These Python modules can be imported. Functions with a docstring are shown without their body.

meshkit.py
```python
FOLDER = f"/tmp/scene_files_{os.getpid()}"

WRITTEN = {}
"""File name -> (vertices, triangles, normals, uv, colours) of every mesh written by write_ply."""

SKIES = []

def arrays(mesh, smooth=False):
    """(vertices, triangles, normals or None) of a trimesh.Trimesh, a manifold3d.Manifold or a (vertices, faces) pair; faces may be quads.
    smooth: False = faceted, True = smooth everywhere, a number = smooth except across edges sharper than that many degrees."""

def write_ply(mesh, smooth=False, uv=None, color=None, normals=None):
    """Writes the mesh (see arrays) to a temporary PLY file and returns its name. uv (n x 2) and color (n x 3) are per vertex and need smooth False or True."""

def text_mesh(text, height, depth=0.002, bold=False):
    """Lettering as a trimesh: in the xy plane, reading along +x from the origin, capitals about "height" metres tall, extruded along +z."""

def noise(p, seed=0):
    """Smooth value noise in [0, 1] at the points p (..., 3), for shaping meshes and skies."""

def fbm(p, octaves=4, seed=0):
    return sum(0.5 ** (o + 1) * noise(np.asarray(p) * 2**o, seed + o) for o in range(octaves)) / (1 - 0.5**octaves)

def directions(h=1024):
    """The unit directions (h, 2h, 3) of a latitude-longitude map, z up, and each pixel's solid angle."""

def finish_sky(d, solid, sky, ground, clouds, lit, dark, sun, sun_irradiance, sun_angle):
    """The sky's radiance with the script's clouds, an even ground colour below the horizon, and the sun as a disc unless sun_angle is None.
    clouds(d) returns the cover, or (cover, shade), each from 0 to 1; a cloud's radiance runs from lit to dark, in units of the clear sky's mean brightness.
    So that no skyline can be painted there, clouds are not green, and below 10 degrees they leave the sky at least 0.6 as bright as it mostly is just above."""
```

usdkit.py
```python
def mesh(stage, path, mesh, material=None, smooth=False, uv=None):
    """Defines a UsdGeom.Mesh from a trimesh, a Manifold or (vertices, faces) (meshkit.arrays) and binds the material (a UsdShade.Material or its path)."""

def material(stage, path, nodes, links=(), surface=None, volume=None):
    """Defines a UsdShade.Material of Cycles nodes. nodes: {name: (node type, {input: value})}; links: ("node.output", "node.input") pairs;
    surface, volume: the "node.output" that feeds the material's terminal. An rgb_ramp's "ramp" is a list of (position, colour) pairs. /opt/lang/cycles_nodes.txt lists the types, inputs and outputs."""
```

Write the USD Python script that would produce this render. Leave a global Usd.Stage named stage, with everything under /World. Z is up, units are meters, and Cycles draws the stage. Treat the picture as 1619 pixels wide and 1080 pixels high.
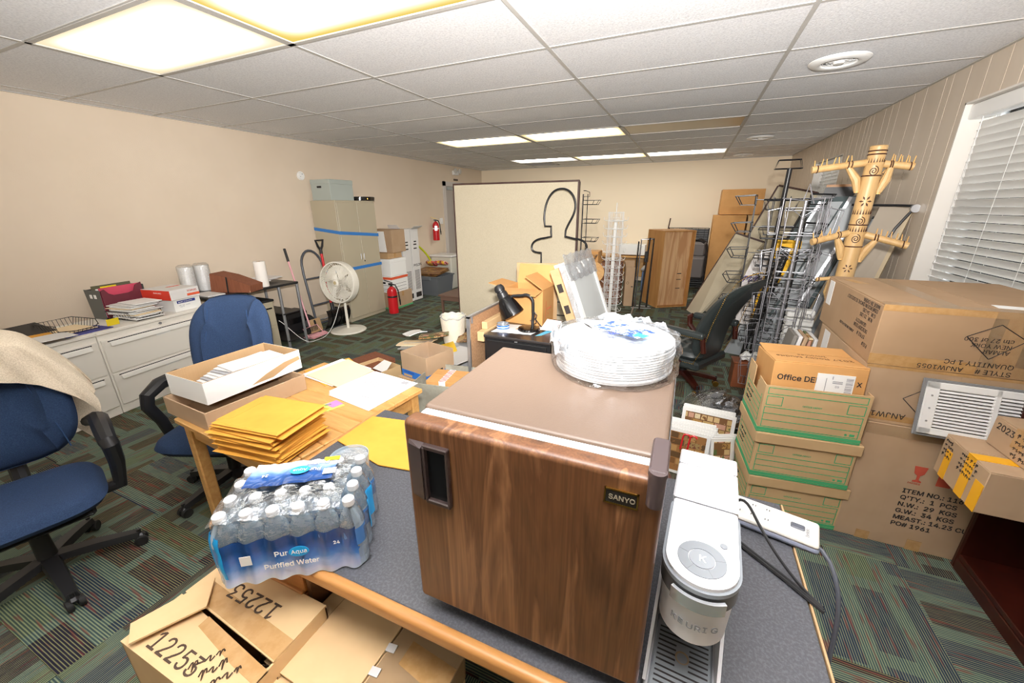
import math
import numpy as np, trimesh, usdkit, meshkit
from pxr import Usd, UsdGeom, UsdLux, UsdShade, Gf, Sdf

stage = Usd.Stage.CreateInMemory()
UsdGeom.SetStageUpAxis(stage, 'Z'); UsdGeom.SetStageMetersPerUnit(stage, 1.0)
stage.SetDefaultPrim(UsdGeom.Xform.Define(stage, '/World').GetPrim())
UsdGeom.Scope.Define(stage, '/World/Looks')

# ---------------------------------------------------------------- camera, sky, lights, exposure
EXPOSURE = 0.0
CAM_Z, PITCH, YAW, ROLL, FPX = 1.63, 0.3299, 0.4153, -0.0075, 619.5
HC, XL, XR, YB, YF = 2.51, -4.997, 1.582, 9.503, -2.6      # ceiling height and the four walls
_c, _s = math.cos(YAW), math.sin(YAW)
fwd = np.array([-_s * math.cos(PITCH), _c * math.cos(PITCH), -math.sin(PITCH)])
rgt = np.array([_c, _s, 0.0]); upv = np.cross(rgt, fwd)
rgt, upv = math.cos(ROLL) * rgt + math.sin(ROLL) * upv, -math.sin(ROLL) * rgt + math.cos(ROLL) * upv
cam = UsdGeom.Camera.Define(stage, '/World/camera')
cam.AddTransformOp().Set(Gf.Matrix4d(*rgt, 0, *upv, 0, *(-fwd), 0, 0, 0, CAM_Z, 1))
cam.CreateHorizontalApertureAttr(36.0); cam.CreateVerticalApertureAttr(36.0 * 1080 / 1619)
cam.CreateFocalLengthAttr(FPX * 36.0 / 1619); cam.CreateClippingRangeAttr(Gf.Vec2f(0.05, 100))
cam.CreateExposureAttr(EXPOSURE)
SKY = 1.5           # daylight outside the windows
FLASH = 0.38         # the photographer's flash, tilted up at the ceiling
TROFFER = 5.4       # the fluorescent ceiling panels
dome = UsdLux.DomeLight.Define(stage, '/World/sky'); dome.CreateColorAttr(Gf.Vec3f(0.93, 0.97, 1.0)); dome.CreateIntensityAttr(SKY)
fl = UsdLux.SphereLight.Define(stage, '/World/flash_light')
fl.CreateRadiusAttr(0.04); fl.CreateIntensityAttr(42000 * FLASH); fl.CreateColorAttr(Gf.Vec3f(1.0, 0.965, 0.93))
sh = UsdLux.ShapingAPI.Apply(fl.GetPrim()); sh.CreateShapingConeAngleAttr(70.0); sh.CreateShapingConeSoftnessAttr(0.7)
fz = -np.array([-0.55, 1.2, 0.74]); fz /= np.linalg.norm(fz)
fx = np.cross([0, 0, 1.0], fz); fx /= np.linalg.norm(fx); fy = np.cross(fz, fx)
fl.AddTransformOp().Set(Gf.Matrix4d(*fx, 0, *fy, 0, *fz, 0, 0.05, -0.05, 1.85, 1))

# ---------------------------------------------------------------- mesh helpers
def TM(v, f): return trimesh.Trimesh(np.asarray(v, float), np.asarray(f, int), process=False)
def cat(*ms):
    ms = [m for g in ms for m in (g if isinstance(g, (list, tuple)) else [g])]
    return trimesh.util.concatenate(ms) if len(ms) > 1 else ms[0]
def box(x0, x1, y0, y1, z0, z1):
    m = trimesh.creation.box((x1 - x0, y1 - y0, z1 - z0)); m.apply_translation(((x0 + x1) / 2, (y0 + y1) / 2, (z0 + z1) / 2)); return m
def rb(x0, x1, y0, y1, z0, z1, r=.004, seg=1):
    """box with chamfered (seg 1) or rounded edges"""
    r = min(r, .49 * (x1 - x0), .49 * (y1 - y0), .49 * (z1 - z0)); P = []
    c = np.array([(x0 + x1) / 2, (y0 + y1) / 2, (z0 + z1) / 2]); h = np.array([x1 - x0, y1 - y0, z1 - z0]) / 2 - r
    if seg == 1: D = np.array([(1, 0, 0), (0, 1, 0), (0, 0, 1)], float)
    else:
        a = np.linspace(0, math.pi / 2, seg + 1); D = np.array([(math.cos(t) * math.cos(p), math.cos(t) * math.sin(p), math.sin(t)) for t in a for p in a])
    for sx in (-1, 1):
        for sy in (-1, 1):
            for sz in (-1, 1):
                s = np.array([sx, sy, sz]); P.append(c + s * h + D * s * r)
    return trimesh.convex.convex_hull(np.vstack(P))
def hull(P): return trimesh.convex.convex_hull(np.asarray(P, float))
def tube(pts, r, n=6, closed=False, caps=True):
    p = np.asarray(pts, float); k = len(p); rr = np.broadcast_to(np.asarray(r, float), (k,))
    if closed: t = np.roll(p, -1, 0) - np.roll(p, 1, 0)
    else:
        t = np.empty_like(p); t[1:-1] = p[2:] - p[:-2]; t[0] = p[1] - p[0]; t[-1] = p[-1] - p[-2]
        for i in range(1, k - 1):
            a = (p[i] - p[i - 1]); b = (p[i + 1] - p[i]); t[i] = a / max(np.linalg.norm(a), 1e-9) + b / max(np.linalg.norm(b), 1e-9)
    t /= np.maximum(np.linalg.norm(t, axis=1, keepdims=True), 1e-9)
    u = np.cross(t[0], [0, 0, 1.0]); u = np.cross(t[0], [1.0, 0, 0]) if np.linalg.norm(u) < 1e-3 else u; u /= np.linalg.norm(u)
    a = np.arange(n) * 2 * math.pi / n; V = []
    for i in range(k):
        u = u - t[i] * (u @ t[i]); u /= max(np.linalg.norm(u), 1e-9); w = np.cross(t[i], u)
        V.append(p[i] + rr[i] * (np.cos(a)[:, None] * u + np.sin(a)[:, None] * w))
    V = np.vstack(V); F = []
    for i in range(k if closed else k - 1):
        A, B = i * n, ((i + 1) % k) * n
        for j in range(n):
            q = (j + 1) % n; F += [(A + j, A + q, B + q), (A + j, B + q, B + j)]
    if not closed and caps:
        V = np.vstack([V, p[0], p[-1]]); e = (k - 1) * n
        for j in range(n):
            q = (j + 1) % n; F += [(q, j, k * n), (e + j, e + q, k * n + 1)]
    return TM(V, F)
def cyl(p0, p1, r, r2=None, n=20): return tube([p0, p1], [r, r if r2 is None else r2], n)
def lathe(prof, n=32, at=(0, 0, 0)):
    """prof: (radius, z) from the bottom outside upward; closes on the axis where radius is 0"""
    pr_ = np.array(prof, float); a = np.arange(n) * 2 * math.pi / n
    V = np.array([(r * math.cos(t), r * math.sin(t), z) for r, z in pr_ for t in a]); F = []
    for i in range(len(pr_) - 1):
        for j in range(n):
            q = (j + 1) % n; A, B = i * n, (i + 1) * n
            F += [(A + j, A + q, B + q), (A + j, B + q, B + j)]
    m = TM(V, F); m.merge_vertices(); m.update_faces(m.nondegenerate_faces()); m.apply_translation(at); return m
def prism(poly, t, n=None, o=(0, 0, 0), ux=(1, 0, 0), uy=(0, 1, 0)):
    """polygon (2-D points) extruded by t along ux x uy"""
    from shapely.geometry import Polygon
    g = poly if hasattr(poly, 'exterior') else Polygon(poly)
    m = trimesh.creation.extrude_polygon(g, t, engine='earcut'); return place(m, o, ux, uy)
def place(m, o, ux, uy):
    ux, uy = np.array(ux, float), np.array(uy, float); w = np.cross(ux, uy); w /= max(np.linalg.norm(w), 1e-9)
    M = np.eye(4); M[:3, 0], M[:3, 1], M[:3, 2], M[:3, 3] = ux, uy, w, o; m = m.copy(); m.apply_transform(M); return m
def rot(m, deg, ax=(0, 0, 1), c=(0, 0, 0)):
    m = m.copy(); m.apply_transform(trimesh.transformations.rotation_matrix(math.radians(deg), ax, c)); return m
def mv(m, x, y, z): m = m.copy(); m.apply_translation((x, y, z)); return m
def slab(q, t):
    """four corners (any plane) given a thickness t along their normal"""
    q = np.array(q, float); n = np.cross(q[1] - q[0], q[3] - q[0]); n /= np.linalg.norm(n); return hull(np.vstack([q, q + n * t]))
def grid(fn, nu, nv, t=0.0, wrap=False):
    """surface fn(u,v) for u,v in 0..1; with a thickness t it is closed along its normal"""
    U, Vv = np.meshgrid(np.linspace(0, 1, nu), np.linspace(0, 1, nv), indexing='ij')
    P = np.array([fn(u, v) for u, v in zip(U.ravel(), Vv.ravel())], float); F = []
    for i in range(nu - 1):
        for j in range(nv - 1):
            a = i * nv + j; F += [(a, a + nv, a + nv + 1), (a, a + nv + 1, a + 1)]
    if not t: return TM(P, F)
    N = np.zeros_like(P); Fa = np.array(F); fn_ = np.cross(P[Fa[:, 1]] - P[Fa[:, 0]], P[Fa[:, 2]] - P[Fa[:, 0]])
    for k in range(3): np.add.at(N, Fa[:, k], fn_)
    N /= np.maximum(np.linalg.norm(N, axis=1, keepdims=True), 1e-12); m = len(P)
    V = np.vstack([P, P - N * t]); G = list(F) + [(m + c, m + b, m + a) for a, b, c in F]
    edge = [i * nv for i in range(nu)] + [(nu - 1) * nv + j for j in range(1, nv)] + [i * nv + nv - 1 for i in range(nu - 2, -1, -1)] + list(range(nv - 2, 0, -1))
    for i, a in enumerate(edge):
        b = edge[(i + 1) % len(edge)]; G += [(b, a, m + a), (b, m + a, m + b)]
    return TM(V, G)
def cushion(w, h, t, nu=28, nv=28, p=3.2, shape=None, dent=None, flat=0.25):
    """pillow-like pad in x (width), z (height), thickness along y (front is -y); shape(u,v)->(x,y,z) offsets, dent(u,v)->extra depth"""
    U = np.linspace(-1, 1, nu); V = []; F = []
    def sq(u, v):                                  # square to rounded outline
        k = (abs(u) ** p + abs(v) ** p) ** (1 / p); m_ = max(abs(u), abs(v)); f = m_ / k if k > 0 else 1
        return u * f, v * f
    for s in (-1, 1):
        for a in U:
            for b in U[:nv] if nv == nu else np.linspace(-1, 1, nv):
                x, z = sq(a, b); d = max(abs(a), abs(b)); th = t / 2 * max(0, 1 - d ** 4) ** .5
                if s > 0: th *= (1 - flat)
                y = s * th + (dent(a, b) if dent and s < 0 else 0); P = np.array([x * w / 2, y, z * h / 2])
                V.append(P + (np.array(shape(x, z)) if shape else 0))
    n = nu * nv
    for i in range(nu - 1):
        for j in range(nv - 1):
            a = i * nv + j; F += [(a, a + nv, a + nv + 1), (a, a + nv + 1, a + 1), (n + a, n + a + nv + 1, n + a + nv), (n + a, n + a + 1, n + a + nv + 1)]
    m = TM(V, F); m.merge_vertices(); m.update_faces(m.nondegenerate_faces()); return m
def arc(c, r, a0, a1, n, ux=(1, 0, 0), uy=(0, 0, 1)):
    a = np.radians(np.linspace(a0, a1, n)); return np.array(c) + r * (np.cos(a)[:, None] * np.array(ux) + np.sin(a)[:, None] * np.array(uy))
def spl(P, n, pre=(), post=()):
    from scipy.interpolate import CubicSpline
    P = np.array(P, float); d = np.r_[0, np.cumsum(np.linalg.norm(np.diff(P, axis=0), axis=1))]; Q = CubicSpline(d, P)(np.linspace(0, d[-1], n)); return np.vstack([np.array(q, float).reshape(-1, 3) for q in (pre, Q, post) if len(q)])
def text(s, h, o, ux, uy, depth=.0006, bold=False):
    """lettering of capital height h on a plane through o; ux reads along, uy is up"""
    ux, uy = np.array(ux, float), np.array(uy, float); return place(meshkit.text_mesh(s, h, depth, bold), o, ux / np.linalg.norm(ux), uy / np.linalg.norm(uy))
def lines(rows, h, o, ux, uy, gap=1.6, bold=False):
    uy = np.array(uy, float) / np.linalg.norm(uy); return cat([text(r, h, np.array(o) - uy * h * gap * i, ux, uy, bold=bold) for i, r in enumerate(rows) if r.strip()])

# ---------------------------------------------------------------- prims
_n = {}
def numbered(parent, name):
    k = _n.get((parent, name), 0); _n[(parent, name)] = k + 1; return f'{parent}/{name}' + (f'_{k:03d}' if k else '')
def data(prim, **kw):
    for k, v in kw.items():
        if v: prim.SetCustomDataByKey(k, v)
SPLIT = {'tape', 'clear_tape', 'tape_patch', 'stripe', 'foot', 'print', 'hand_hole', 'yellow_tape', 'lamp_head', 'toggle', 'vent_hole', 'crossbar', 'brace', 'floor_bar', 'post', 'edge_strip', 'white_skin', 'apron', 'green_stripe', 'end_cap', 'flap', 'foam', 'shelf', 'strut'}
def part(parent, name, m, mt, smooth=30, label=None, kind=None):
    if name in SPLIT and len(m.faces) < 1500:          # pieces one can tell apart become parts of their own
        q = m.copy(); q.merge_vertices(); c = trimesh.graph.connected_components(q.face_adjacency, nodes=np.arange(len(q.faces)), min_len=1)
        if 1 < len(c) <= 8:
            for k in c: p = part1(parent, name, q.submesh([k], append=True, repair=False), mt, smooth, label, kind)
            return p
    return part1(parent, name, m, mt, smooth, label, kind)
def part1(parent, name, m, mt, smooth=30, label=None, kind=None):
    p = numbered(str(parent), name); pr_ = usdkit.mesh(stage, p, m, mt, smooth=smooth).GetPrim(); data(pr_, label=label, kind=kind); return p
def thing(name, label, cat_, loc=(0, 0, 0), rz=0, group=None, kind=None):
    p = numbered('/World', name); x = UsdGeom.Xform.Define(stage, p); x.AddTranslateOp().Set(Gf.Vec3d(*map(float, loc)))
    if rz: x.AddRotateZOp().Set(float(rz))
    data(x.GetPrim(), label=label, category=cat_, group=group, kind=kind); return p
def one(name, label, cat_, m, mt, smooth=30, group=None, kind=None):
    p = part('/World', name, m, mt, smooth, label, kind); data(stage.GetPrimAtPath(p), category=cat_, group=group); return p
def dup(src, name, label, cat_, loc, rz=0, group=None, rx=0):
    p = numbered('/World', name); x = UsdGeom.Xform.Define(stage, p); x.AddTranslateOp().Set(Gf.Vec3d(*map(float, loc)))
    if rz or rx: x.AddRotateXYZOp().Set(Gf.Vec3f(rx, 0, rz))
    pr_ = x.GetPrim(); pr_.GetReferences().AddInternalReference(src); pr_.SetInstanceable(True)
    data(pr_, label=label, category=cat_, group=group); return p
def structure(name, m, mt, smooth=30, parent='/World', label=None):
    p = part(parent, name, m, mt, smooth); pr_ = stage.GetPrimAtPath(p)
    if parent == '/World': data(pr_, kind='structure', label=label)
    return p
def shell(name, label):
    p = numbered('/World', name); data(UsdGeom.Xform.Define(stage, p).GetPrim(), kind='structure', label=label); return p

# ---------------------------------------------------------------- materials
def L(*c):
    c = np.array(c, float) / 255; return tuple(np.where(c <= .04045, c / 12.92, ((c + .055) / 1.055) ** 2.4))
def mat(name, col, rough=.5, metal=0, var=None, bump=None, spec=.5, **kw):
    """var: (scale or (sx,sy,sz), second colour, low, high); bump: (scale, distance)"""
    nodes = {'p': ('principled_bsdf', {'base_color': L(*col), 'roughness': rough, 'metallic': metal, 'specular_ior_level': spec, **kw})}; links = []
    if var or bump: nodes['tc'] = ('texture_coordinate', {})
    if var:
        sc = var[0] if np.ndim(var[0]) else (var[0],) * 3
        nodes |= {'mp': ('mapping', {'scale': sc}), 'n': ('noise_texture', {'scale': 1.0, 'detail': 4.0, 'roughness': .6, 'distortion': var[4] if len(var) > 4 else 0.0}),
                  'r': ('rgb_ramp', {'ramp': [(var[2], L(*col)), (var[3], L(*var[1]))]})}
        links += [('tc.object', 'mp.vector'), ('mp.vector', 'n.vector'), ('n.fac', 'r.fac'), ('r.color', 'p.base_color')]
    if bump:
        sc = bump[0] if np.ndim(bump[0]) else (bump[0],) * 3
        nodes |= {'mb': ('mapping', {'scale': sc}), 'nb': ('noise_texture', {'scale': 1.0, 'detail': 3.0}), 'b': ('bump', {'distance': bump[1], 'strength': 1.0})}
        links += [('tc.object', 'mb.vector'), ('mb.vector', 'nb.vector'), ('nb.fac', 'b.height'), ('b.normal', 'p.normal')]
    return usdkit.material(stage, '/World/Looks/' + name, nodes, links, surface='p.BSDF')
def glow(name, col, strength):
    return usdkit.material(stage, '/World/Looks/' + name, {'e': ('emission', {'color': L(*col), 'strength': strength})}, surface='e.emission')
def film(name, col=(235, 240, 245), clear=.9, rough=.16, milky=0.0):
    """thin clear plastic: see-through with a glossy sheen, and some haze if milky"""
    return usdkit.material(stage, '/World/Looks/' + name, {
        't': ('transparent_bsdf', {'color': (.97, .98, .99)}), 'g': ('glossy_bsdf', {'color': (.9, .92, .95), 'roughness': rough}), 'd': ('diffuse_bsdf', {'color': L(*col)}), 'md': ('mix_closure', {'fac': milky}),
        'tc': ('texture_coordinate', {}), 'n': ('noise_texture', {'scale': 38.0, 'detail': 3.0}), 'b': ('bump', {'distance': .012, 'strength': .9}),
        'lw': ('layer_weight', {'blend': .3}), 'm1': ('math', {'math_type': 'multiply_add', 'value2': .45, 'value3': 1 - clear}), 'mx': ('mix_closure', {})},
        [('tc.object', 'n.vector'), ('n.fac', 'b.height'), ('b.normal', 'g.normal'), ('lw.facing', 'm1.value1'), ('m1.value', 'mx.fac'), ('t.BSDF', 'md.closure1'), ('d.BSDF', 'md.closure2'), ('md.closure', 'mx.closure1'), ('g.BSDF', 'mx.closure2')], surface='mx.closure')

WHITE = mat('white_plastic', (236, 236, 234), .35)
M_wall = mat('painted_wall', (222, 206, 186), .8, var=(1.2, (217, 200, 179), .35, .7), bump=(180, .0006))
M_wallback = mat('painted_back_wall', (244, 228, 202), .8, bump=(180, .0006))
M_board = mat('wall_panel_paint', (206, 192, 175), .45, var=((6, 6, 1), (201, 186, 168), .35, .7))
M_groove = mat('wall_groove_paint', (244, 236, 226), .6)
M_trim = mat('trim_paint', (196, 192, 188), .5)
M_reveal = mat('reveal_white', (222, 217, 210), .6)
M_tile = mat('ceiling_tile_white', (238, 239, 242), .95, var=(90, (216, 217, 221), .42, .68), bump=((140, 60, 100), .0015))
M_tee = mat('ceiling_tee', (190, 188, 184), .5)
M_card = mat('cardboard', (188, 155, 115), .8, var=((3, 3, 9), (178, 144, 103), .35, .7), bump=((160, 4, 4), .0006))
M_card2 = mat('cardboard_grey', (182, 154, 124), .8, var=(4, (174, 145, 114), .35, .7), bump=((120, 4, 4), .0005))
M_card3 = mat('cardboard_orange', (206, 154, 94), .75, var=(5, (197, 145, 85), .35, .7))
M_card4 = mat('cardboard_pale', (216, 184, 138), .75, var=(5, (208, 174, 128), .35, .7))
M_cardin = mat('cardboard_inside', (176, 140, 100), .85)
M_kraft = mat('kraft_tape', (176, 136, 86), .3, var=(30, (186, 148, 100), .4, .6))
M_clrtape = mat('clear_tape', (222, 200, 170), .12)
M_ink = mat('black_ink', (48, 42, 40), .7)
M_redink = mat('red_ink', (196, 84, 62), .7)
M_green = mat('green_print', (72, 168, 112), .7)
M_blueprint = mat('blue_print', (44, 112, 196), .6)
M_navy = mat('navy_print', (36, 52, 130), .6)
M_orange = mat('orange_print', (226, 96, 60), .6)
M_paper = mat('paper_white', (240, 240, 238), .8)
M_paper2 = mat('paper_grey', (222, 220, 218), .8)
M_text = mat('print_grey', (160, 160, 164), .8)
M_manila = mat('manila', (238, 214, 176), .8)
M_env = mat('envelope_gold', (226, 164, 62), .75, var=(7, (218, 154, 54), .35, .7))
M_yellow = mat('yellow', (242, 214, 40), .6)
M_black = mat('black_plastic', (34, 34, 36), .4)
M_blackgloss = mat('black_gloss', (18, 18, 20), .15)
M_blackmetal = mat('black_metal', (30, 30, 32), .35, bump=(200, .0003))
M_wire = mat('dark_wire', (52, 48, 48), .4, metal=.3)
M_chrome = mat('chrome', (222, 222, 226), .3, metal=.85)
M_silver = mat('silver_paint', (160, 162, 166), .35, metal=.6)
M_alu = mat('aluminium', (196, 198, 202), .35, metal=.8)
M_putty = mat('putty_metal', (180, 170, 147), .45)
M_putty2 = mat('putty_metal_pale', (234, 229, 220), .45)
M_grey = mat('grey_metal', (165, 172, 172), .5)
M_brown = mat('brown_fibre', (140, 84, 58), .8, var=((40, 40, 6), (126, 74, 50), .35, .7))
M_red = mat('red_paint', (200, 30, 38), .3)
M_rubber = mat('rubber', (28, 28, 28), .7)
M_bluecloth = mat('blue_cloth', (30, 50, 82), .9, var=(260, (40, 64, 98), .4, .65), bump=(500, .0006))
M_bluetape = mat('blue_tape', (52, 122, 196), .6)
M_pink = mat('pink_plastic', (238, 176, 184), .4)
M_fanw = mat('fan_white', (232, 228, 216), .4)
M_partit = mat('partition_cloth', (204, 193, 169), .9, var=(90, (198, 187, 162), .42, .62), bump=(300, .0006))
M_walnutedge = mat('dark_brown_edge', (78, 56, 50), .45)
M_oak = mat('oak_edge', (192, 138, 80), .4, var=((4, 40, 40), (172, 118, 62), .35, .7))
M_oakv = mat('oak_front', (190, 130, 74), .4, var=((4, 40, 40), (170, 112, 60), .35, .7))
M_pine = mat('pine_block', (212, 166, 102), .4, var=((5, 34, 34), (190, 138, 76), .3, .75, .6))
M_ply = mat('plywood', (186, 138, 80), .6, var=((9, 9, .8), (164, 112, 60), .38, .66, 1.6))
M_plyface = mat('plywood_face', (204, 166, 124), .6, var=((5, 5, .55), (180, 134, 92), .44, .56, 2.2))
M_mahog = mat('mahogany', (62, 23, 14), .28, var=((10, 10, 3), (46, 17, 11), .35, .7))
M_greylam = mat('grey_laminate', (74, 75, 80), .42, var=(160, (90, 91, 97), .45, .62), bump=(300, .0003))
M_darkbrown = mat('brown_vinyl', (104, 87, 74), .4, bump=(260, .0003))
M_leather = mat('green_black_leather', (44, 50, 50), .35, bump=(120, .0012))
M_gold = mat('brass_nails', (190, 150, 76), .3, metal=1)
M_film = film('clear_film')
M_film2 = film('milky_film', clear=.86, milky=.22)
M_tapefilm = usdkit.material(stage, '/World/Looks/tape_film', {'t': ('transparent_bsdf', {}), 'p': ('principled_bsdf', {'base_color': L(196, 168, 132), 'roughness': .14}), 'n': ('noise_texture', {'scale': 9.0, 'detail': 3.0}), 'k': ('map_range', {'from_min': .3, 'from_max': .7, 'to_min': .25, 'to_max': .6, 'clamp': True}), 'm': ('mix_closure', {})},
    [('n.fac', 'k.value'), ('k.result', 'm.fac'), ('t.BSDF', 'm.closure1'), ('p.BSDF', 'm.closure2')], surface='m.closure')
M_water = usdkit.material(stage, '/World/Looks/bottle_plastic', {'t': ('transparent_bsdf', {'color': (.86, .92, .96)}), 'g': ('principled_bsdf', {'base_color': L(206, 224, 236), 'roughness': .08}),
    'lw': ('layer_weight', {'blend': .5}), 'm1': ('math', {'math_type': 'multiply_add', 'value2': .55, 'value3': .3}), 'mx': ('mix_closure', {})},
    [('lw.facing', 'm1.value1'), ('m1.value', 'mx.fac'), ('t.BSDF', 'mx.closure1'), ('g.BSDF', 'mx.closure2')], surface='mx.closure')
# ---------------------------------------------------------------- special materials
def carpet(name, turn):
    return usdkit.material(stage, '/World/Looks/' + name, {
        'g': ('geometry', {}), 'mp': ('mapping', {'rotation': (0, 0, math.pi / 2 if turn else 0), 'location': (3.17, 1.3, 0)}), 'mq': ('mapping', {'rotation': (0, 0, math.pi / 2), 'location': (.11, .07, 0)}),
        'bk': ('brick_texture', {'scale': 1.0, 'brick_width': .52, 'row_height': .17, 'mortar_size': .03, 'mortar_smooth': .05, 'offset': .37, 'squash': .7, 'squash_frequency': 3,
                                 'color1': (0, 0, 0), 'color2': (1, 1, 1), 'mortar': (.5, .5, .5)}),
        'rc': ('rgb_ramp', {'interpolate': False, 'ramp': [(0, L(58, 47, 48)), (.3, L(64, 52, 50)), (.34, L(54, 70, 88)), (.5, L(80, 86, 64)), (.6, L(52, 68, 84)), (.74, L(88, 106, 88)), (.86, L(46, 42, 54))]}),
        'm1': ('mix', {'color2': L(88, 110, 104)}),
        'sx': ('separate_xyz', {}), 'w': ('math', {'math_type': 'multiply', 'value2': 2 * math.pi / .0088}), 'sn': ('math', {'math_type': 'sine'}),
        'n1': ('noise_texture', {'scale': 1.0, 'detail': 2.0}), 'mn': ('mapping', {'scale': (170, 9, 1)}),
        'ad': ('math', {'math_type': 'multiply_add', 'value2': .9, 'value3': -.45}), 'sm': ('math', {'math_type': 'add'}),
        'ry': ('rgb_ramp', {'ramp': [(.66, (0, 0, 0)), (.84, (1, 1, 1))]}), 'rd': ('rgb_ramp', {'ramp': [(.16, (1, 1, 1)), (.40, (0, 0, 0))]}),
        'half': ('math', {'math_type': 'multiply_add', 'value2': .5, 'value3': .5}),
        'fy': ('math', {'math_type': 'multiply', 'value2': .42}), 'fd': ('math', {'math_type': 'multiply', 'value2': .62}),
        'my': ('mix', {'color2': L(176, 176, 122)}), 'md': ('mix', {'color2': L(34, 38, 50)}),
        'nr': ('noise_texture', {'scale': 1.0, 'detail': 1.0}), 'mr': ('mapping', {'scale': (75, 6, 1)}), 'rr': ('rgb_ramp', {'ramp': [(.6, (0, 0, 0)), (.68, (.6, .6, .6))]}), 'mr2': ('mix', {'color2': L(120, 58, 52)}),
        'nb': ('noise_texture', {'scale': 420.0, 'detail': 1.0}), 'b': ('bump', {'distance': .002, 'strength': .7}),
        'p': ('principled_bsdf', {'roughness': .95, 'specular_ior_level': .1})},
        [('g.position', 'mp.vector'), ('mp.vector', 'mq.vector'), ('mq.vector', 'bk.vector'), ('bk.color', 'rc.fac'), ('bk.fac', 'm1.fac'), ('rc.color', 'm1.color1'),
         ('mp.vector', 'sx.vector'), ('sx.x', 'w.value1'), ('w.value', 'sn.value1'), ('mp.vector', 'mn.vector'), ('mn.vector', 'n1.vector'), ('n1.fac', 'ad.value1'),
         ('sn.value', 'half.value1'), ('half.value', 'sm.value1'), ('ad.value', 'sm.value2'), ('sm.value', 'ry.fac'), ('sm.value', 'rd.fac'),
         ('ry.color', 'fy.value1'), ('rd.color', 'fd.value1'), ('m1.color', 'md.color1'), ('fd.value', 'md.fac'), ('md.color', 'my.color1'), ('fy.value', 'my.fac'),
         ('mp.vector', 'mr.vector'), ('mr.vector', 'nr.vector'), ('nr.fac', 'rr.fac'), ('rr.color', 'mr2.fac'), ('my.color', 'mr2.color1'), ('mr2.color', 'p.base_color'),
         ('g.position', 'nb.vector'), ('nb.fac', 'b.height'), ('b.normal', 'p.normal')], surface='p.BSDF')
M_carpet = [carpet('carpet_stripes_lengthwise', False), carpet('carpet_stripes_crosswise', True)]
M_walnut = usdkit.material(stage, '/World/Looks/walnut_laminate', {
    'tc': ('texture_coordinate', {}), 'mp': ('mapping', {'scale': (16, 16, 1.3)}), 'n': ('noise_texture', {'scale': 1.0, 'detail': 5.0, 'roughness': .55, 'distortion': .9}),
    'r': ('rgb_ramp', {'ramp': [(.28, L(66, 40, 24)), (.44, L(112, 74, 46)), (.52, L(98, 62, 38)), (.6, L(140, 98, 64)), (.72, L(96, 60, 36))]}),
    'm2': ('mapping', {'scale': (210, 210, 4)}), 'n2': ('noise_texture', {'scale': 1.0, 'detail': 2.0}), 'r2': ('rgb_ramp', {'ramp': [(.35, (.72, .7, .68)), (.6, (1, 1, 1))]}),
    'mx': ('mix', {'mix_type': 'multiply', 'fac': .8}), 'p': ('principled_bsdf', {'roughness': .38})},
    [('tc.object', 'mp.vector'), ('mp.vector', 'n.vector'), ('n.fac', 'r.fac'), ('tc.object', 'm2.vector'), ('m2.vector', 'n2.vector'), ('n2.fac', 'r2.fac'), ('r.color', 'mx.color1'), ('r2.color', 'mx.color2'), ('mx.color', 'p.base_color')], surface='p.BSDF')
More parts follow.
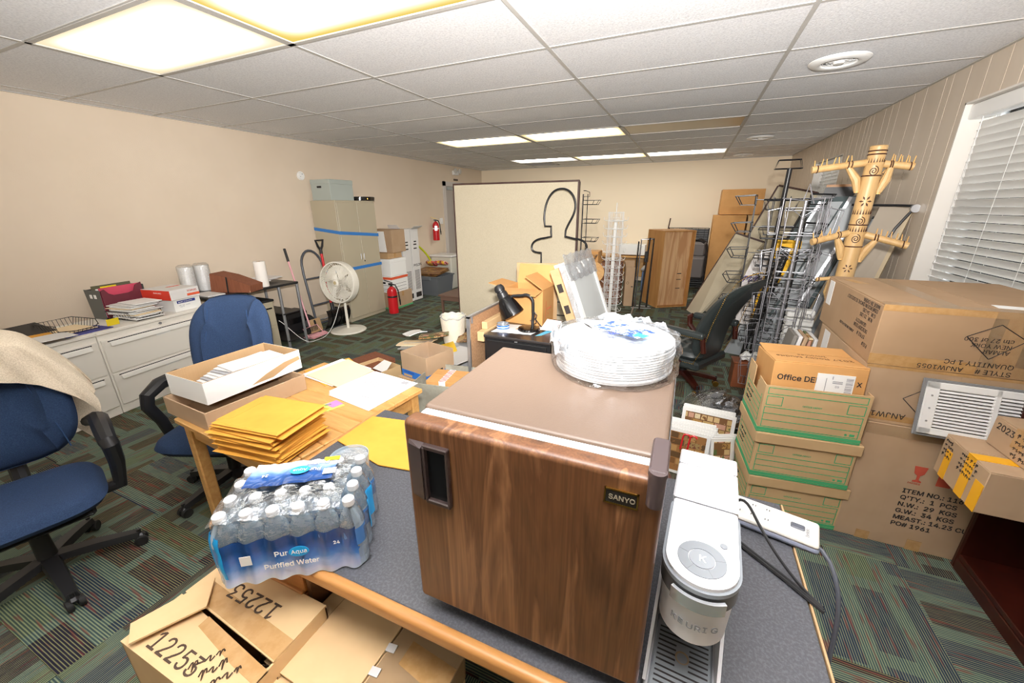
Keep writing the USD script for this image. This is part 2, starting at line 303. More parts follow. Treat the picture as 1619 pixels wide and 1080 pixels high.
def diffuser(name, edge, s, hx=.63, hy=.30):
    """acrylic lens over two tubes: brightest over the tubes (along x), falling off to a tinted edge; edge is the rim's own radiance"""
    return usdkit.material(stage, '/World/Looks/' + name, {
        'tc': ('texture_coordinate', {}), 'sx': ('separate_xyz', {}), 'ax': ('math', {'math_type': 'absolute'}), 'ay': ('math', {'math_type': 'absolute'}),
        'kx': ('map_range', {'range_type': 'smoothstep', 'from_min': hx, 'from_max': hx - .22, 'to_min': 0.0, 'to_max': 1.0, 'clamp': True}), 'ky': ('map_range', {'range_type': 'smoothstep', 'from_min': hy, 'from_max': hy - .2, 'to_min': 0.0, 'to_max': 1.0, 'clamp': True}),
        'k': ('math', {'math_type': 'multiply'}), 'm': ('mix', {'color1': edge, 'color2': (1.0 * s, .96 * s, .88 * s)}), 'e': ('emission', {'strength': 1.0})},
        [('tc.object', 'sx.vector'), ('sx.x', 'ax.value1'), ('sx.y', 'ay.value1'), ('ax.value', 'kx.value'), ('ay.value', 'ky.value'), ('kx.result', 'k.value1'), ('ky.result', 'k.value2'), ('k.value', 'm.fac'), ('m.color', 'e.color')], surface='e.emission')
M_diff = [diffuser('lens_warm', (1.0, .84, .56), .8 * TROFFER), diffuser('lens_yellow', (.9, .66, .14), .7 * TROFFER), diffuser('lens_far_yellow', (1.1, .86, .36), 1.5 * TROFFER), diffuser('lens_white', (1.1, 1.0, .82), 2.0 * TROFFER)]
M_lensoff = mat('lens_unlit', (176, 158, 122), .3)
M_pane = usdkit.material(stage, '/World/Looks/window_glass', {'t': ('transparent_bsdf', {}), 'g': ('glossy_bsdf', {'roughness': .02}), 'f': ('fresnel', {'IOR': 1.45}), 'm': ('mix_closure', {})},
    [('f.fac', 'm.fac'), ('t.BSDF', 'm.closure1'), ('g.BSDF', 'm.closure2')], surface='m.closure')
M_slat = usdkit.material(stage, '/World/Looks/blind_slat', {'p': ('principled_bsdf', {'base_color': L(214, 212, 208), 'roughness': .4}), 't': ('translucent_bsdf', {'color': L(240, 238, 232)}), 'm': ('mix_closure', {'fac': .18})},
    [('p.BSDF', 'm.closure1'), ('t.BSDF', 'm.closure2')], surface='m.closure')

# ---------------------------------------------------------------- the room
fl_ = shell('floor', 'patchwork green, navy and brown striped carpet tile floor')
part(fl_, 'floor_slab', box(XL - .1, XR + .3, YF - .1, YB + .1, -.12, -.006), mat('carpet_base', (40, 46, 44), .95), smooth=False)
S = .61; tile_m = rb(-S / 2 + .0005, S / 2 - .0005, -S / 2 + .0005, S / 2 - .0005, -.006, 0, .0015)
nx, ny = int(math.ceil((XR - XL) / S)), int(math.ceil((YB + .4) / S))
for j in range(ny):
    for i in range(nx):
        x0, x1, y0, y1 = XL + i * S, min(XL + (i + 1) * S, XR), -.4 + j * S, min(-.4 + (j + 1) * S, YB)
        part(fl_, 'carpet_tile', rb(x0 + .0004, x1 - .0004, y0 + .0004, y1 - .0004, -.006, 0, .0012), M_carpet[(i + j) % 2], smooth=False)
cl = shell('ceiling', 'suspended ceiling of textured white tiles in a pale grey grid')
part(cl, 'ceiling_deck', box(XL - .1, XR + .3, YF - .1, YB + .1, HC + .16, HC + .26), M_trim, smooth=False)
colx = [XL, -4.793, -3.493, -2.193, -.893, .407, XR]; rowy = [YF] + [2.5835 + .65 * j for j in range(-7, 11)] + [YB]
lit = {(2, -2): 0, (3, -2): 1, (2, 4): 2, (3, 4): 2, (4, 4): 9, (2, 8): 3, (3, 8): 2, (4, 8): 3, (1, -6): 3, (3, -6): 3}
R0 = 8                                            # index in rowy of row 0
tw = .012
for i in range(6):
    for j in range(len(rowy) - 1):
        if (i, j - R0) in lit or (i, j - R0) == (2, 9): continue
        x0, x1, y0, y1 = colx[i] + .002, colx[i + 1] - .002, rowy[j] + .002, rowy[j + 1] - .002
        part(cl, 'ceiling_tile', rb(x0, x1, y0, y1, HC + .003, HC + .018, .004), M_tile, smooth=False)
for x in colx[1:-1]: part(cl, 'main_tee', rb(x - tw, x + tw, YF, YB, HC - .002, HC + .0025, .001), M_tee, smooth=False)
for y in rowy[1:-1]: part(cl, 'cross_tee', rb(XL, XR, y - tw, y + tw, HC - .001, HC + .0028, .001), M_tee, smooth=False)
part(cl, 'wall_angle', cat(box(XL, XL + .022, YF, YB, HC - .004, HC + .002), box(XR - .022, XR, YF, YB, HC - .004, HC + .002), box(XL, XR, YB - .022, YB, HC - .004, HC + .002)), M_tee, smooth=False)
for k, (x, y) in enumerate(((-2.98, 1.94), (-1.4, 8.2))): part(cl, 'ceiling_hook', tube(arc((x, y, HC - .012), .008, 90, -180, 8), .0012, 5), M_chrome)
NAMES = {(2, -2): 'large glowing warm white ceiling light panel at the top left, over the blue chairs', (3, -2): 'large yellow glowing ceiling light panel cut by the top of the photo',
         (2, 4): 'warm lit ceiling light panel over the partition, beside the three cabinets\' wall', (3, 4): 'warm lit ceiling light panel next to the brown unlit panel',
         (4, 4): 'unlit brown ceiling light panel near the room\'s middle', (2, 8): 'bright white strip-like ceiling light panel farthest left by the back wall', (3, 8): 'yellowish ceiling light panel in the middle of the last row by the back wall',
         (4, 8): 'bright white ceiling light panel farthest right by the back wall', (1, -6): 'white ceiling light panel behind the camera near the left wall', (3, -6): 'white ceiling light panel behind the camera near the middle'}
for (i, j), k in lit.items():
    x0, x1, y0, y1 = colx[i], colx[i + 1], rowy[j + R0], rowy[j + R0 + 1]; cx, cy = (x0 + x1) / 2, (y0 + y1) / 2; a, b = (x1 - x0) / 2, (y1 - y0) / 2
    t = thing('ceiling_light', NAMES[(i, j)], 'ceiling light', (cx, cy, HC))
    part(t, 'housing', cat(box(-a, a, -b, b, .03, .12)), WHITE, smooth=False)
    part(t, 'diffuser', box(-a + .022, a - .022, -b + .022, b - .022, .004, .012), M_lensoff if k == 9 else M_diff[k], smooth=False)
    part(t, 'frame', cat(box(-a, a, -b, -b + .026, -.003, .02), box(-a, a, b - .026, b, -.003, .02), box(-a, -a + .026, -b, b, -.003, .02), box(a - .026, a, -b, b, -.003, .02)), M_tee, smooth=False)
# return air grille in the last rows
t = thing('return_grille', 'dark square return air grille in the ceiling near the back left corner', 'vent', (-3.15, 8.75, HC))
part(t, 'backing', box(-.33, .33, -.3, .3, .02, .04), mat('grille_dark', (96, 88, 78), .6), smooth=False)
part(t, 'frame', cat(box(-.34, .34, -.32, -.28, -.004, .02), box(-.34, .34, .28, .32, -.004, .02), box(-.34, -.3, -.32, .32, -.004, .02), box(.3, .34, -.32, .32, -.004, .02)), M_tee, smooth=False)
for k in range(16): part(t, 'louver', rot(box(-.3, .3, -.014, .014, -.001, .001), 40, (1, 0, 0), (0, 0, 0)).apply_translation((0, -.27 + k * .036, .012)), M_trim, smooth=False)
part(cl, 'ceiling_tile', rb(-2.8, -2.195, 8.43, 9.08, HC + .003, HC + .018, .004), M_tile, smooth=False)
# round ceiling diffusers
def vent(label, x, y):
    t = thing('round_ceiling_vent', label, 'vent', (x, y, HC))
    part(t, 'back', cyl((0, 0, -.004), (0, 0, .002), .1, n=40), M_black)
    part(t, 'flange', lathe([(.165, -.001), (.165, -.006), (.15, -.018), (.118, -.024), (.1, -.018), (.098, -.004)], 48), WHITE)
    for k, r in enumerate((.086, .066, .046)): part(t, 'ring', lathe([(r, -.013), (r + .004, -.005), (r + .002, -.004), (r - .002, -.013), (r, -.013)], 40), WHITE)
    part(t, 'centre_cap', lathe([(0, -.024), (.026, -.022), (.034, -.01), (.03, -.006), (0, -.006)], 28), WHITE)
    part(t, 'spoke', cat(box(-.095, .095, -.003, .003, -.01, -.006), box(-.003, .003, -.095, .095, -.01, -.006)), WHITE, smooth=False)
vent('white round ceiling vent nearest the camera, above the window blinds', .742, 3.565)
vent('white round ceiling vent midway down the right side of the room', .716, 6.81)
vent('white round ceiling vent nearest the back wall', .717, 8.93)

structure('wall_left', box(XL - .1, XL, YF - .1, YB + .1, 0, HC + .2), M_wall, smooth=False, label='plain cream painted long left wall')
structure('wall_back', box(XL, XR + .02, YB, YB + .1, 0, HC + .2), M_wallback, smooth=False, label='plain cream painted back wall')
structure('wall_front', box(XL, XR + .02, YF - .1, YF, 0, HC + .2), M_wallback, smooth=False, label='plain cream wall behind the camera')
# right wall: vertical grooved panelling round two recessed windows
WIN = [(2.15, 3.965, .95, 2.268), (6.39, 7.62, .95, 2.22)]
def holes(y0, y1, z0, z1):
    out = [(y0, y1, z0, z1)]
    for a, b, c, d in WIN:
        nxt = []
        for (p, q, r, s) in out:
            if q <= a or p >= b: nxt.append((p, q, r, s)); continue
            if p < a: nxt.append((p, a, r, s))
            if q > b: nxt.append((b, q, r, s))
            m0, m1 = max(p, a), min(q, b)
            if r < c: nxt.append((m0, m1, r, c))
            if s > d: nxt.append((m0, m1, d, s))
        out = nxt
    return out
wr = shell('wall_right', 'taupe vertical grooved panel wall on the right with white window recesses')
part(wr, 'wall_core', cat(*[box(XR + .005, XR + .24, p, q, r, s) for p, q, r, s in holes(YF - .1, YB + .1, 0, HC + .2)]), M_groove, smooth=False)
rg = np.random.default_rng(5); y = YF
while y < YB:
    w = float(rg.choice([.1, .15, .2, .27])); y1 = min(y + w, YB)
    part(wr, 'panel', cat(*[box(XR, XR + .006, p, q, r, s) for p, q, r, s in holes(y + .0035, y1 - .0035, 0.0, HC + .01) if q - p > .004]), M_board, smooth=False); y = y1
def window(n, a, b, c, d, label):
    w = shell(f'window_{n}', label); X1 = XR + .2
    part(w, 'reveal', cat(box(XR - .001, X1, b - .012, b, c, d), box(XR - .001, X1, a, a + .012, c, d), box(XR - .001, X1, a, b, d - .012, d), box(XR - .012, X1, a, b, c, c + .014)), M_reveal, smooth=False)
    part(w, 'window_frame', cat(box(X1 - .03, X1, a, b, c, c + .05), box(X1 - .03, X1, a, b, d - .05, d), box(X1 - .03, X1, a, a + .05, c, d), box(X1 - .03, X1, b - .05, b, c, d), box(X1 - .03, X1, a, b, (c + d) / 2 - .025, (c + d) / 2 + .025)), WHITE, smooth=False)
    part(w, 'pane', box(X1 - .018, X1 - .012, a + .05, b - .05, c + .05, d - .05), M_pane, smooth=False)
window(1, *WIN[0], 'large window with deep white recess by the cardboard boxes'); window(2, *WIN[1], 'far window in a white recess half hidden by the bamboo coat rack')
def blind(label, a, b, c, d, n):
    x = XR + .105; L_ = b - a - .03; t = thing('window_blind', label, 'window blind', (x, (a + b) / 2, c))
    h = d - c; part(t, 'headrail', rb(-.075, -.0, -L_ / 2 - .006, L_ / 2 + .006, h - .105, h - .014, .006), WHITE)
    pitch = (h - .15) / n
    for k in range(n):
        z = .055 + k * pitch
        P = lambda u, v: ((u - .5) * .05, (v - .5) * L_, .0045 * (1 - (2 * u - 1) ** 2))
        s = grid(P, 5, 2, t=.003); part(t, 'slat', mv(rot(s, 66, (0, 1, 0)), 0, 0, z), M_slat)
    part(t, 'bottom_rail', rb(-.026, .026, -L_ / 2, L_ / 2, .016, .034, .004), WHITE)
    for u in np.linspace(-.46, .46, 5): part(t, 'ladder_cord', cat(*[tube([(dx, u * L_, .02), (dx, u * L_, h - .08)], .0014, 5) for dx in (-.03, .03)]), WHITE)
    part(t, 'lift_cord', tube([(-.052, L_ / 2 - .12, h - .08), (-.06, L_ / 2 - .12, h * .55), (-.055, L_ / 2 - .13, .3)], .0016, 5), WHITE); part(t, 'tassel', lathe([(0, 0), (.007, .002), (.005, .02), (0, .024)], 12, (-.055, L_ / 2 - .13, .28)), WHITE)
blind('white slatted blind filling the big window above the stacked cartons', *WIN[0], 24); blind('white slatted blind of the far window behind the coat rack', *WIN[1], 24)
# door frame, switch, emergency light on the left wall
d = shell('door_1', 'pale grey door and frame mostly hidden behind the partition')
part(d, 'door_frame', cat(box(XL - .02, XL + .025, 7.69, 7.78, 0, 2.17), box(XL - .02, XL + .025, 8.72, 8.81, 0, 2.17), box(XL - .02, XL + .025, 7.69, 8.81, 2.08, 2.17)), mat('door_trim', (208, 202, 198), .5), smooth=False)
part(d, 'door_leaf', rb(XL + .001, XL + .012, 7.78, 8.72, .01, 2.08, .002), mat('door_grey', (178, 170, 164), .5))
part(d, 'door_closer', rb(XL + .012, XL + .06, 7.83, 8.1, 2.0, 2.06, .006), M_grey)
structure('baseboard_left', rb(XL, XL + .012, YF, 7.69, 0, .1, .003), mat('base_strip', (196, 180, 160), .6), smooth=False)
ORD = ('topmost', 'second', 'third', 'fourth', 'fifth', 'sixth', 'seventh', 'eighth', 'ninth', 'tenth', 'eleventh', 'twelfth', 'thirteenth', 'fourteenth', 'fifteenth', 'sixteenth', 'lowest')
# ---------------------------------------------------------------- on the left wall
t = thing('smoke_alarm', 'round white alarm disc on the left wall above the cabinet\'s grey box', 'alarm', (XL, 4.17, 2.06))
part(t, 'base', cyl((0, 0, 0), (.014, 0, 0), .056, n=32), WHITE); part(t, 'cover', cyl((.012, 0, 0), (.03, 0, 0), .05, .044, n=32), WHITE); part(t, 'vent_hole', cat(cyl((.028, .01, .022), (.0312, .01, .022), .006, n=10), cyl((.028, -.018, -.012), (.0312, -.018, -.012), .004, n=10)), M_black)
t = thing('emergency_light', 'white two-headed emergency light above the door at the back left', 'emergency light', (XL, 8.2, 2.37))
part(t, 'body', rb(0, .06, -.1, .1, -.05, .04, .008), WHITE)
for s in (-1, 1): part(t, 'lamp_head', rot(lathe([(.02, 0), (.05, .03), (.055, .05), (.05, .056), (0, .058)], 20), 90, (0, 1, 0)).apply_translation((.05, s * .09, .03)), mat('lamp_head_grey', (206, 204, 200), .3) if s < 0 else '/World/Looks/lamp_head_grey')
one('door_sign', 'small dark tag on the wall just above the door frame', 'sign', rb(XL, XL + .01, 8.15, 8.33, 2.205, 2.245, .002), mat('tag_brown', (96, 82, 72), .5))
t = thing('light_switch', 'white double light switch beside the door frame', 'light switch', (XL, 7.56, 1.36)); part(t, 'plate', rb(0, .008, -.06, .06, -.06, .06, .003), WHITE)
for s in (-1, 1): part(t, 'toggle', rb(.006, .016, s * .024 - .006, s * .024 + .006, -.014, .014, .002), WHITE)

# ---------------------------------------------------------------- tall putty cabinet, tape, grey box, tin
t = thing('storage_cabinet', 'tall putty steel two-door cabinet wrapped in blue tape', 'cabinet', (-4.98, 4.245, 0))
part(t, 'body', rb(0, .465, 0, .755, 0, 1.74, .004), M_putty)
for k in (0, 1):
    dr = part(t, 'door', rb(.467, .485, .008 + k * .371, .374 + k * .371, .055, 1.71, .004), M_putty)
    hd = part(dr, 'handle', rb(.485, .492, .335 + k * .06, .352 + k * .06, .9, .99, .003), M_alu)
    if k: part(dr, 'lock', cyl((.485, .405, .875), (.49, .405, .875), .009, n=14), M_black)
def tape(z0, z1, zc, lab):
    x0, x1, y0, y1 = -4.982, -4.491, 4.2425, 5.0025
    tt = thing('blue_tape', lab, 'tape')
    part(tt, 'strip', cat(slab([(x1, y0, zc), (x1, y1, z1), (x1, y1, z1 + .044), (x1, y0, zc + .044)], .001)), M_bluetape, smooth=False)
    part(tt, 'strip', slab([(x0, y0, z0), (x1 + .001, y0, zc), (x1 + .001, y0, zc + .044), (x0, y0, z0 + .044)], .001), M_bluetape, smooth=False)
tape(1.335, 1.215, 1.285, 'upper strip of blue masking tape round the tall cabinet'); tape(.70, .775, .765, 'lower strip of blue masking tape round the tall cabinet')
t = thing('file_storage_box', 'pale grey-green file box on top of the tall cabinet', 'box', (-4.97, 4.29, 1.74))
part(t, 'body', rb(0, .36, 0, .42, 0, .27, .004), mat('pale_green_grey', (172, 180, 174), .6)); part(t, 'lid', rb(-.004, .364, -.004, .424, .215, .275, .004), '/World/Looks/pale_green_grey'); part(t, 'hand_hole', rb(.12, .2, -.006, .002, .165, .19, .002), M_black)
t = thing('round_tin', 'flat round black tin on top of the tall cabinet', 'tin', (-4.71, 4.93, 1.74)); part(t, 'pan', lathe([(0, 0), (.205, 0), (.21, .004), (.21, .04), (0, .04)], 40), M_blackgloss); part(t, 'lid', lathe([(.214, .03), (.214, .05), (.208, .056), (0, .056)], 40), M_blackgloss); part(t, 'clasp', rb(.2, .22, -.075, -.06, .015, .04, .002), M_gold)

# ---------------------------------------------------------------- lateral filing cabinets along the left wall
def lateral(loc, label):
    t = thing('lateral_filing_cabinet', label, 'filing cabinet', loc, 99)
    part(t, 'body', rb(0, .915, .012, .56, .0, .70, .003), M_putty2); part(t, 'top_panel', rb(-.001, .916, -.002, .562, .685, .712, .005), M_putty2)
    for z0, z1 in ((.36, .64), (.075, .35)):
        dw = part(t, 'drawer', rb(.012, .903, -.002, .02, z0, z1, .004), M_putty2)
        part(dw, 'pull', hull([(x, y, z) for x in (.06, .855) for y, z in ((-.003, z1 - .05), (-.022, z1 - .056), (-.016, z1 - .028), (-.003, z1 - .02))]), mat('pull_white', (236, 234, 228), .4) if not UsdShade.Material.Get(stage, '/World/Looks/pull_white') else '/World/Looks/pull_white', smooth=False)
        part(dw, 'pull_recess', box(.05, .865, -.0035, .002, z1 - .022, z1 - .014), M_black, smooth=False)
        part(dw, 'label_holder', box(.4, .52, -.004, .0, z1 - .075, z1 - .062), M_paper, smooth=False)
    part(t, 'lock', cyl((.46, -.006, .665), (.46, .004, .665), .011, n=16), M_silver)
    return t
lateral((-4.206, 1.382, 0), 'pale grey two-drawer lateral filing cabinet behind the right blue chair, under the wire trays')
lateral((-4.062, .474, 0), 'pale grey two-drawer lateral filing cabinet nearest the shawl-draped chair')
D1, D2 = np.array([-.156, .988, 0]), np.array([-.988, -.156, 0]); F0 = np.array([-4.206, 1.382, .712])
def lf(a, b, z=0): return F0 + D1 * a + D2 * b + np.array([0, 0, z])      # along the front, towards the wall, above the cabinets' top
def wiretray(label, a, b, name='wire_tray', cat_='tray'):
    p = lf(a, b); t = thing(name, label, cat_, p, 99); w, d_, h = .25, .36, .075; W_ = []
    def rail(z, x0, x1, y0, y1): return tube([(x0, y0, z), (x1, y0, z), (x1, y1, z), (x0, y1, z)], .0026, 6, True)
    part(t, 'rim', tube([(0, .08, h), (0, d_, h), (w, d_, h), (w, .08, h), (w, .06, .035), (w * .72, 0.0, .03), (w * .28, 0, .03), (0, .06, .035)], .0032, 6, True), M_wire)
    part(t, 'base_rail', rail(.006, .02, w - .02, .02, d_ - .02), M_wire)
    for k in range(9): x = .02 + (w - .04) * k / 8; part(t, 'cross_wire', tube([(x, 0.02, .03), (x, .04, .005), (x, d_ - .02, .005), (x, d_, h)], .0018, 5), M_wire)
    for s in (0, w): part(t, 'side_wire', cat(*[tube([(s, y_, h if y_ > .1 else .036), (s + (.02 if s == 0 else -.02), y_, .006)], .0018, 5) for y_ in np.linspace(.07, d_ - .02, 9)]), M_wire)
    return t, p
wiretray('empty dark wire letter tray with a yellow tag on the filing cabinets', -.13, .1)
wiretray('dark wire letter tray heaped with mail beside the staples cartons', .31, .03)
rg = np.random.default_rng(3)
for k in range(13):
    a, b = .33 + rg.uniform(-.02, .03), .06 + rg.uniform(-.03, .04); p = lf(a, b, .012 + k * .0105); w, d_ = .2 + rg.uniform(-.02, .03), .28 + rg.uniform(-.03, .03)
    one('mail_envelope', f'{ORD[12 - k]} piece of mail from the top of the heap in the wire tray', 'envelope', place(rb(0, w, 0, d_, 0, .008, .002), p, tuple(np.array(D1) * math.cos(k * .9 % .2 - .1) + D2 * math.sin(k * .9 % .2 - .1)), tuple(D2 * math.cos(k * .9 % .2 - .1) - np.array(D1) * math.sin(k * .9 % .2 - .1))), (M_paper, M_paper2, M_paper, M_manila, M_paper)[k % 5], group='mail heaped in the wire tray')
p = lf(.09, .03, .03); one('yellow_tag', 'bright yellow paper tag clipped to the empty wire tray\'s end', 'tag', cat(place(rb(0, .085, 0, .055, 0, .002, .0005), p + np.array([0.03, 0, .0]), D1, (.1, 0, 1))), M_yellow)
# file sorter with maroon and pink folders
t = thing('file_sorter', 'dark mesh file sorter full of folders against the wall', 'file sorter', lf(.31, .39), 99)
part(t, 'base', rb(0, .34, 0, .15, 0, .012, .003), M_black); part(t, 'end_panel', prism([(0, 0), (.15, 0), (.17, .26), (-.02, .26)], .004, o=(-.002, 0, 0), ux=(0, 1, 0), uy=(0, 0, 1)), mat('mesh_grey', (92, 94, 90), .5)); part(t, 'end_panel', prism([(0, 0), (.15, 0), (.17, .26), (-.02, .26)], .004, o=(.338, 0, 0), ux=(0, 1, 0), uy=(0, 0, 1)), '/World/Looks/mesh_grey')
part(t, 'hand_hole', cat(*[rb(-.004, .004, y_, y_ + .03, .185, .22, .002) for y_ in (.035, .085)]), M_paper); part(t, 'rear_rail', rb(0, .34, .145, .15, .1, .26, .002), M_black)
def sheet_on(name, label, cat_, a, b, z, w, h_, m, lean=0.0, yaw=0, group=None):
    """upright sheet standing in the sorter"""
    return one(name, label, cat_, place(rot(rb(0, w, 0, h_, 0, .006, .001), yaw), lf(a, b, z), D1, D2 * lean + np.array([0, 0, 1.0])), m, group=group)
mar = mat('maroon_folder', (106, 40, 54), .6); pk = mat('rose_folder', (206, 74, 100), .6)
one('maroon_folder', 'maroon pocket folder with a scooped front in the file sorter', 'folder', prism([(0, 0), (.32, 0), (.32, .27), (.27, .25), (.245, .2), (.2, .19), (.09, .19), (.055, .21), (.03, .25), (0, .24)], .008, o=lf(.32, .385, .012), ux=D1, uy=(0, 0, 1)), mar)
sheet_on('rose_folder', 'rose pink folder showing above the maroon pocket folder', 'folder', .325, .405, .012, .31, .262, pk)
sheet_on('hanging_folder', 'olive hanging folder at the rear of the file sorter', 'folder', .33, .5, .012, .3, .275, mat('olive', (98, 96, 72), .7))
sheet_on('yellow_divider', 'bright yellow divider tab sticking up from the file sorter', 'divider', .37, .455, .25, .12, .03, M_yellow)
sheet_on('white_paper_sheet', 'white sheet standing at the near end of the file sorter', 'paper', .325, .44, .012, .1, .255, M_paper)
# staples cartons
def lbox(name, label, cat_, a, b, z, w, d_, h_): 
    return thing(name, label, cat_, lf(a, b, z), 99), (w, d_, h_)
t, (w, d_, h_) = lbox('envelope_carton', 'white carton with a navy band under the red-ended staples box', 'carton', .65, .05, 0, .25, .33, .115)
part(t, 'body', rb(0, w, 0, d_, 0, h_, .003), M_paper); part(t, 'band', box(.03, .2, -.0012, .001, .075, .1), M_navy, smooth=False); part(t, 'print', cat(text('BLUE', .012, (.04, -.0012, .081), (1, 0, 0), (0, 0, 1), bold=True), text('ENVELOPES', .01, (.09, -.0012, .082), (1, 0, 0), (0, 0, 1))), M_paper, smooth=False); part(t, 'print', lines(['100   24lb   security', '   size 10'], .008, (.04, -.001, .05), (1, 0, 0), (0, 0, 1)), M_text, smooth=False)
t, (w, d_, h_) = lbox('paper_box', 'grey-white stationery box with a red end lying on the navy-banded carton', 'carton', .62, .02, .117, .27, .36, .095)
part(t, 'body', rb(0, w, 0, d_, 0, h_, .003), mat('box_white', (226, 224, 222), .6)); part(t, 'red_end', box(-.0015, .001, .003, d_ - .003, .003, h_ - .003), mat('box_red', (214, 62, 44), .5), smooth=False)
part(t, 'stripe', box(.15, .268, -.0015, .001, .02, .042), M_orange, smooth=False); part(t, 'print', text('STAPLES', .015, (.155, -.0012, .06), (1, 0, 0), (0, 0, 1), bold=True), M_redink, smooth=False); part(t, 'print', text('ENVELOPES', .012, (-.0018, .2, .06), (0, -1, 0), (0, 0, 1)), M_paper, smooth=False); part(t, 'picture', box(.015, .13, -.0014, .001, .012, .07), M_paper2, smooth=False); part(t, 'stripe', box(.13, .25, .2, .23, h_ - .001, h_ + .001), M_orange, smooth=False)
# papers at the near end of the cabinets
def flat(name, label, cat_, q, t_, m, group=None): return one(name, label, cat_, slab(q, t_), m, smooth=False, group=group)
def fsheet(name, label, cat_, a, b, z, w, d_, yaw, m, t_=.003, group=None):
    c, s_ = math.cos(math.radians(yaw)), math.sin(math.radians(yaw)); u = D1 * c + D2 * s_; v = D2 * c - D1 * s_
    return one(name, label, cat_, place(rb(0, w, 0, d_, 0, t_, .0006), lf(a, b, z), u, v), m, smooth=False, group=group)
fsheet('paper_stack', 'low ragged stack of papers nearest the shawl on the filing cabinet', 'papers', -.62, .1, 0, .3, .3, 10, M_paper2, .02)
fsheet('gold_envelope', 'golden envelope lying on papers at the near end of the filing cabinets', 'envelope', -.5, .1, .021, .33, .27, -12, M_env)
fsheet('white_paper_sheet', 'big white sheet lying over the golden envelope on the cabinet', 'paper', -.42, .0, .026, .3, .22, -8, M_paper2)
fsheet('green_note', 'lime green sticky note on papers by the wall', 'note', -.45, .36, .03, .08, .05, -10, mat('lime', (170, 224, 90), .7))
t = thing('ring_binder', 'black open ring binder lying behind the golden envelope', 'binder', lf(-.34, .28), 105)
part(t, 'cover', slab([(0, 0, .004), (.3, 0, .004), (.3, .24, .004), (0, .24, .004)], .004), M_black); part(t, 'cover', slab([(0, .02, .008), (.3, .02, .008), (.28, .2, .075), (.02, .2, .075)], .004), M_black)
one('blue_folder', 'thin blue folder under the empty wire tray\'s edge', 'folder', place(rb(0, .3, 0, .22, 0, .006, .001), lf(-.15, .05, .0), D1, D2), mat('folder_blue', (62, 66, 140), .6))
one('paper_pad', 'cream papers lying in the empty wire tray', 'papers', place(rb(0, .2, 0, .28, 0, .006, .001), lf(-.1, .14, .01), D1, D2), M_manila)

# ---------------------------------------------------------------- black computer desk at the left wall
t = thing('computer_desk', 'black computer desk with silver tube legs against the left wall', 'desk', (0, 0, 0))
part(t, 'desktop', rb(-4.97, -4.34, 2.31, 3.34, .762, .788, .006), M_black)
for x, y in ((-4.365, 3.085), (-4.335, 3.305), (-4.94, 3.085), (-4.94, 3.305), (-4.38, 2.37), (-4.94, 2.37)): part(t, 'leg', cyl((x, y, 0), (x, y, .762), .017, n=14), M_silver)
for z in (.08, .42): part(t, 'shelf', rb(-4.94, -4.345, 3.07, 3.32, z, z + .016, .004), M_black)
t = thing('pedestal_file', 'grey file pedestal with a dark top under the black computer desk', 'filing cabinet', (-4.88, 2.6, 0))
part(t, 'body', rb(0, .46, 0, .42, 0, .6, .004), M_putty); part(t, 'top', rb(-.01, .47, -.01, .43, .6, .625, .004), M_black)
for z in (.04, .32): part(t, 'drawer', rb(.458, .47, .01, .41, z, z + .26, .003), M_putty)
part(t, 'handle', rb(.47, .485, .3, .38, .52, .535, .003), M_blackgloss)
t = thing('accordion_file', 'brown fanned accordion file with black elastic on the computer desk', 'file', (-4.62, 2.5, .79), 20)
pz = [(0, .0), (.03, .2), (.2, .165), (.45, .075), (.44, 0)]
part(t, 'body', prism(pz, .2, o=(0, .2, 0), ux=(1, 0, 0), uy=(0, 0, 1)), M_brown); part(t, 'elastic', slab([(.185, -.001, 0), (.2, -.001, 0), (.215, -.001, .162), (.198, -.001, .168)], .002), M_black)
part(t, 'pleat', cat(*[prism([(x * 1.0, 0), (x + .004, 0), (x + .004, pz_), (x, pz_)], .204, o=(0, .202, 0), ux=(1, 0, 0), uy=(0, 0, 1)) for x, pz_ in ((.436, .02),)]), M_manila)
t = thing('paper_towel_roll', 'white paper towel roll standing on the computer desk', 'paper towel', (-4.42, 2.95, .788)); part(t, 'roll', lathe([(.02, 0), (.058, 0), (.06, .003), (.06, .282), (.058, .285), (.02, .285)], 36), mat('towel_white', (242, 238, 232), .95, bump=(120, .001))); part(t, 'core', lathe([(.02, .285), (.021, .285), (.021, 0), (.019, 0), (.019, .285), (.02, .285)], 20), M_card)
for k, (x, y, lab) in enumerate(((-4.83, 2.42, 'film-wrapped white paper roll against the wall, the near one of two'), (-4.84, 2.58, 'film-wrapped white paper roll against the wall, next to the accordion file'))):
    t = thing('wrapped_paper_roll', lab, 'paper roll', (x, y, .788)); part(t, 'roll', lathe([(0, 0), (.066, 0), (.068, .004), (.068, .27), (0, .274)], 32), mat('roll_white_%d' % k, (232, 230, 226), .9))
    part(t, 'wrapper', lathe([(.07, .001), (.073, .1), (.071, .2), (.072, .28), (.05, .295), (.02, .29), (0, .291)], 24), M_film)
rg = np.random.default_rng(8)
for k in range(5):
    x, y = -4.86 + .02 * k, 2.86 + .05 * k; one('loose_paper', f'{ORD[4 - k]} loose white paper from the top of the pile behind the towel roll', 'paper', rot(rb(x, x + .26, y, y + .2, .789 + .012 * k, .799 + .012 * k, .001), rg.uniform(-14, 14), c=(x, y, 0)), M_paper2, smooth=False, group='papers behind the towel roll')
one('paper_stack', 'paper stack under the accordion file at the desk\'s front edge', 'papers', rb(-4.66, -4.38, 2.33, 2.5, .789, .8, .001), M_paper2)
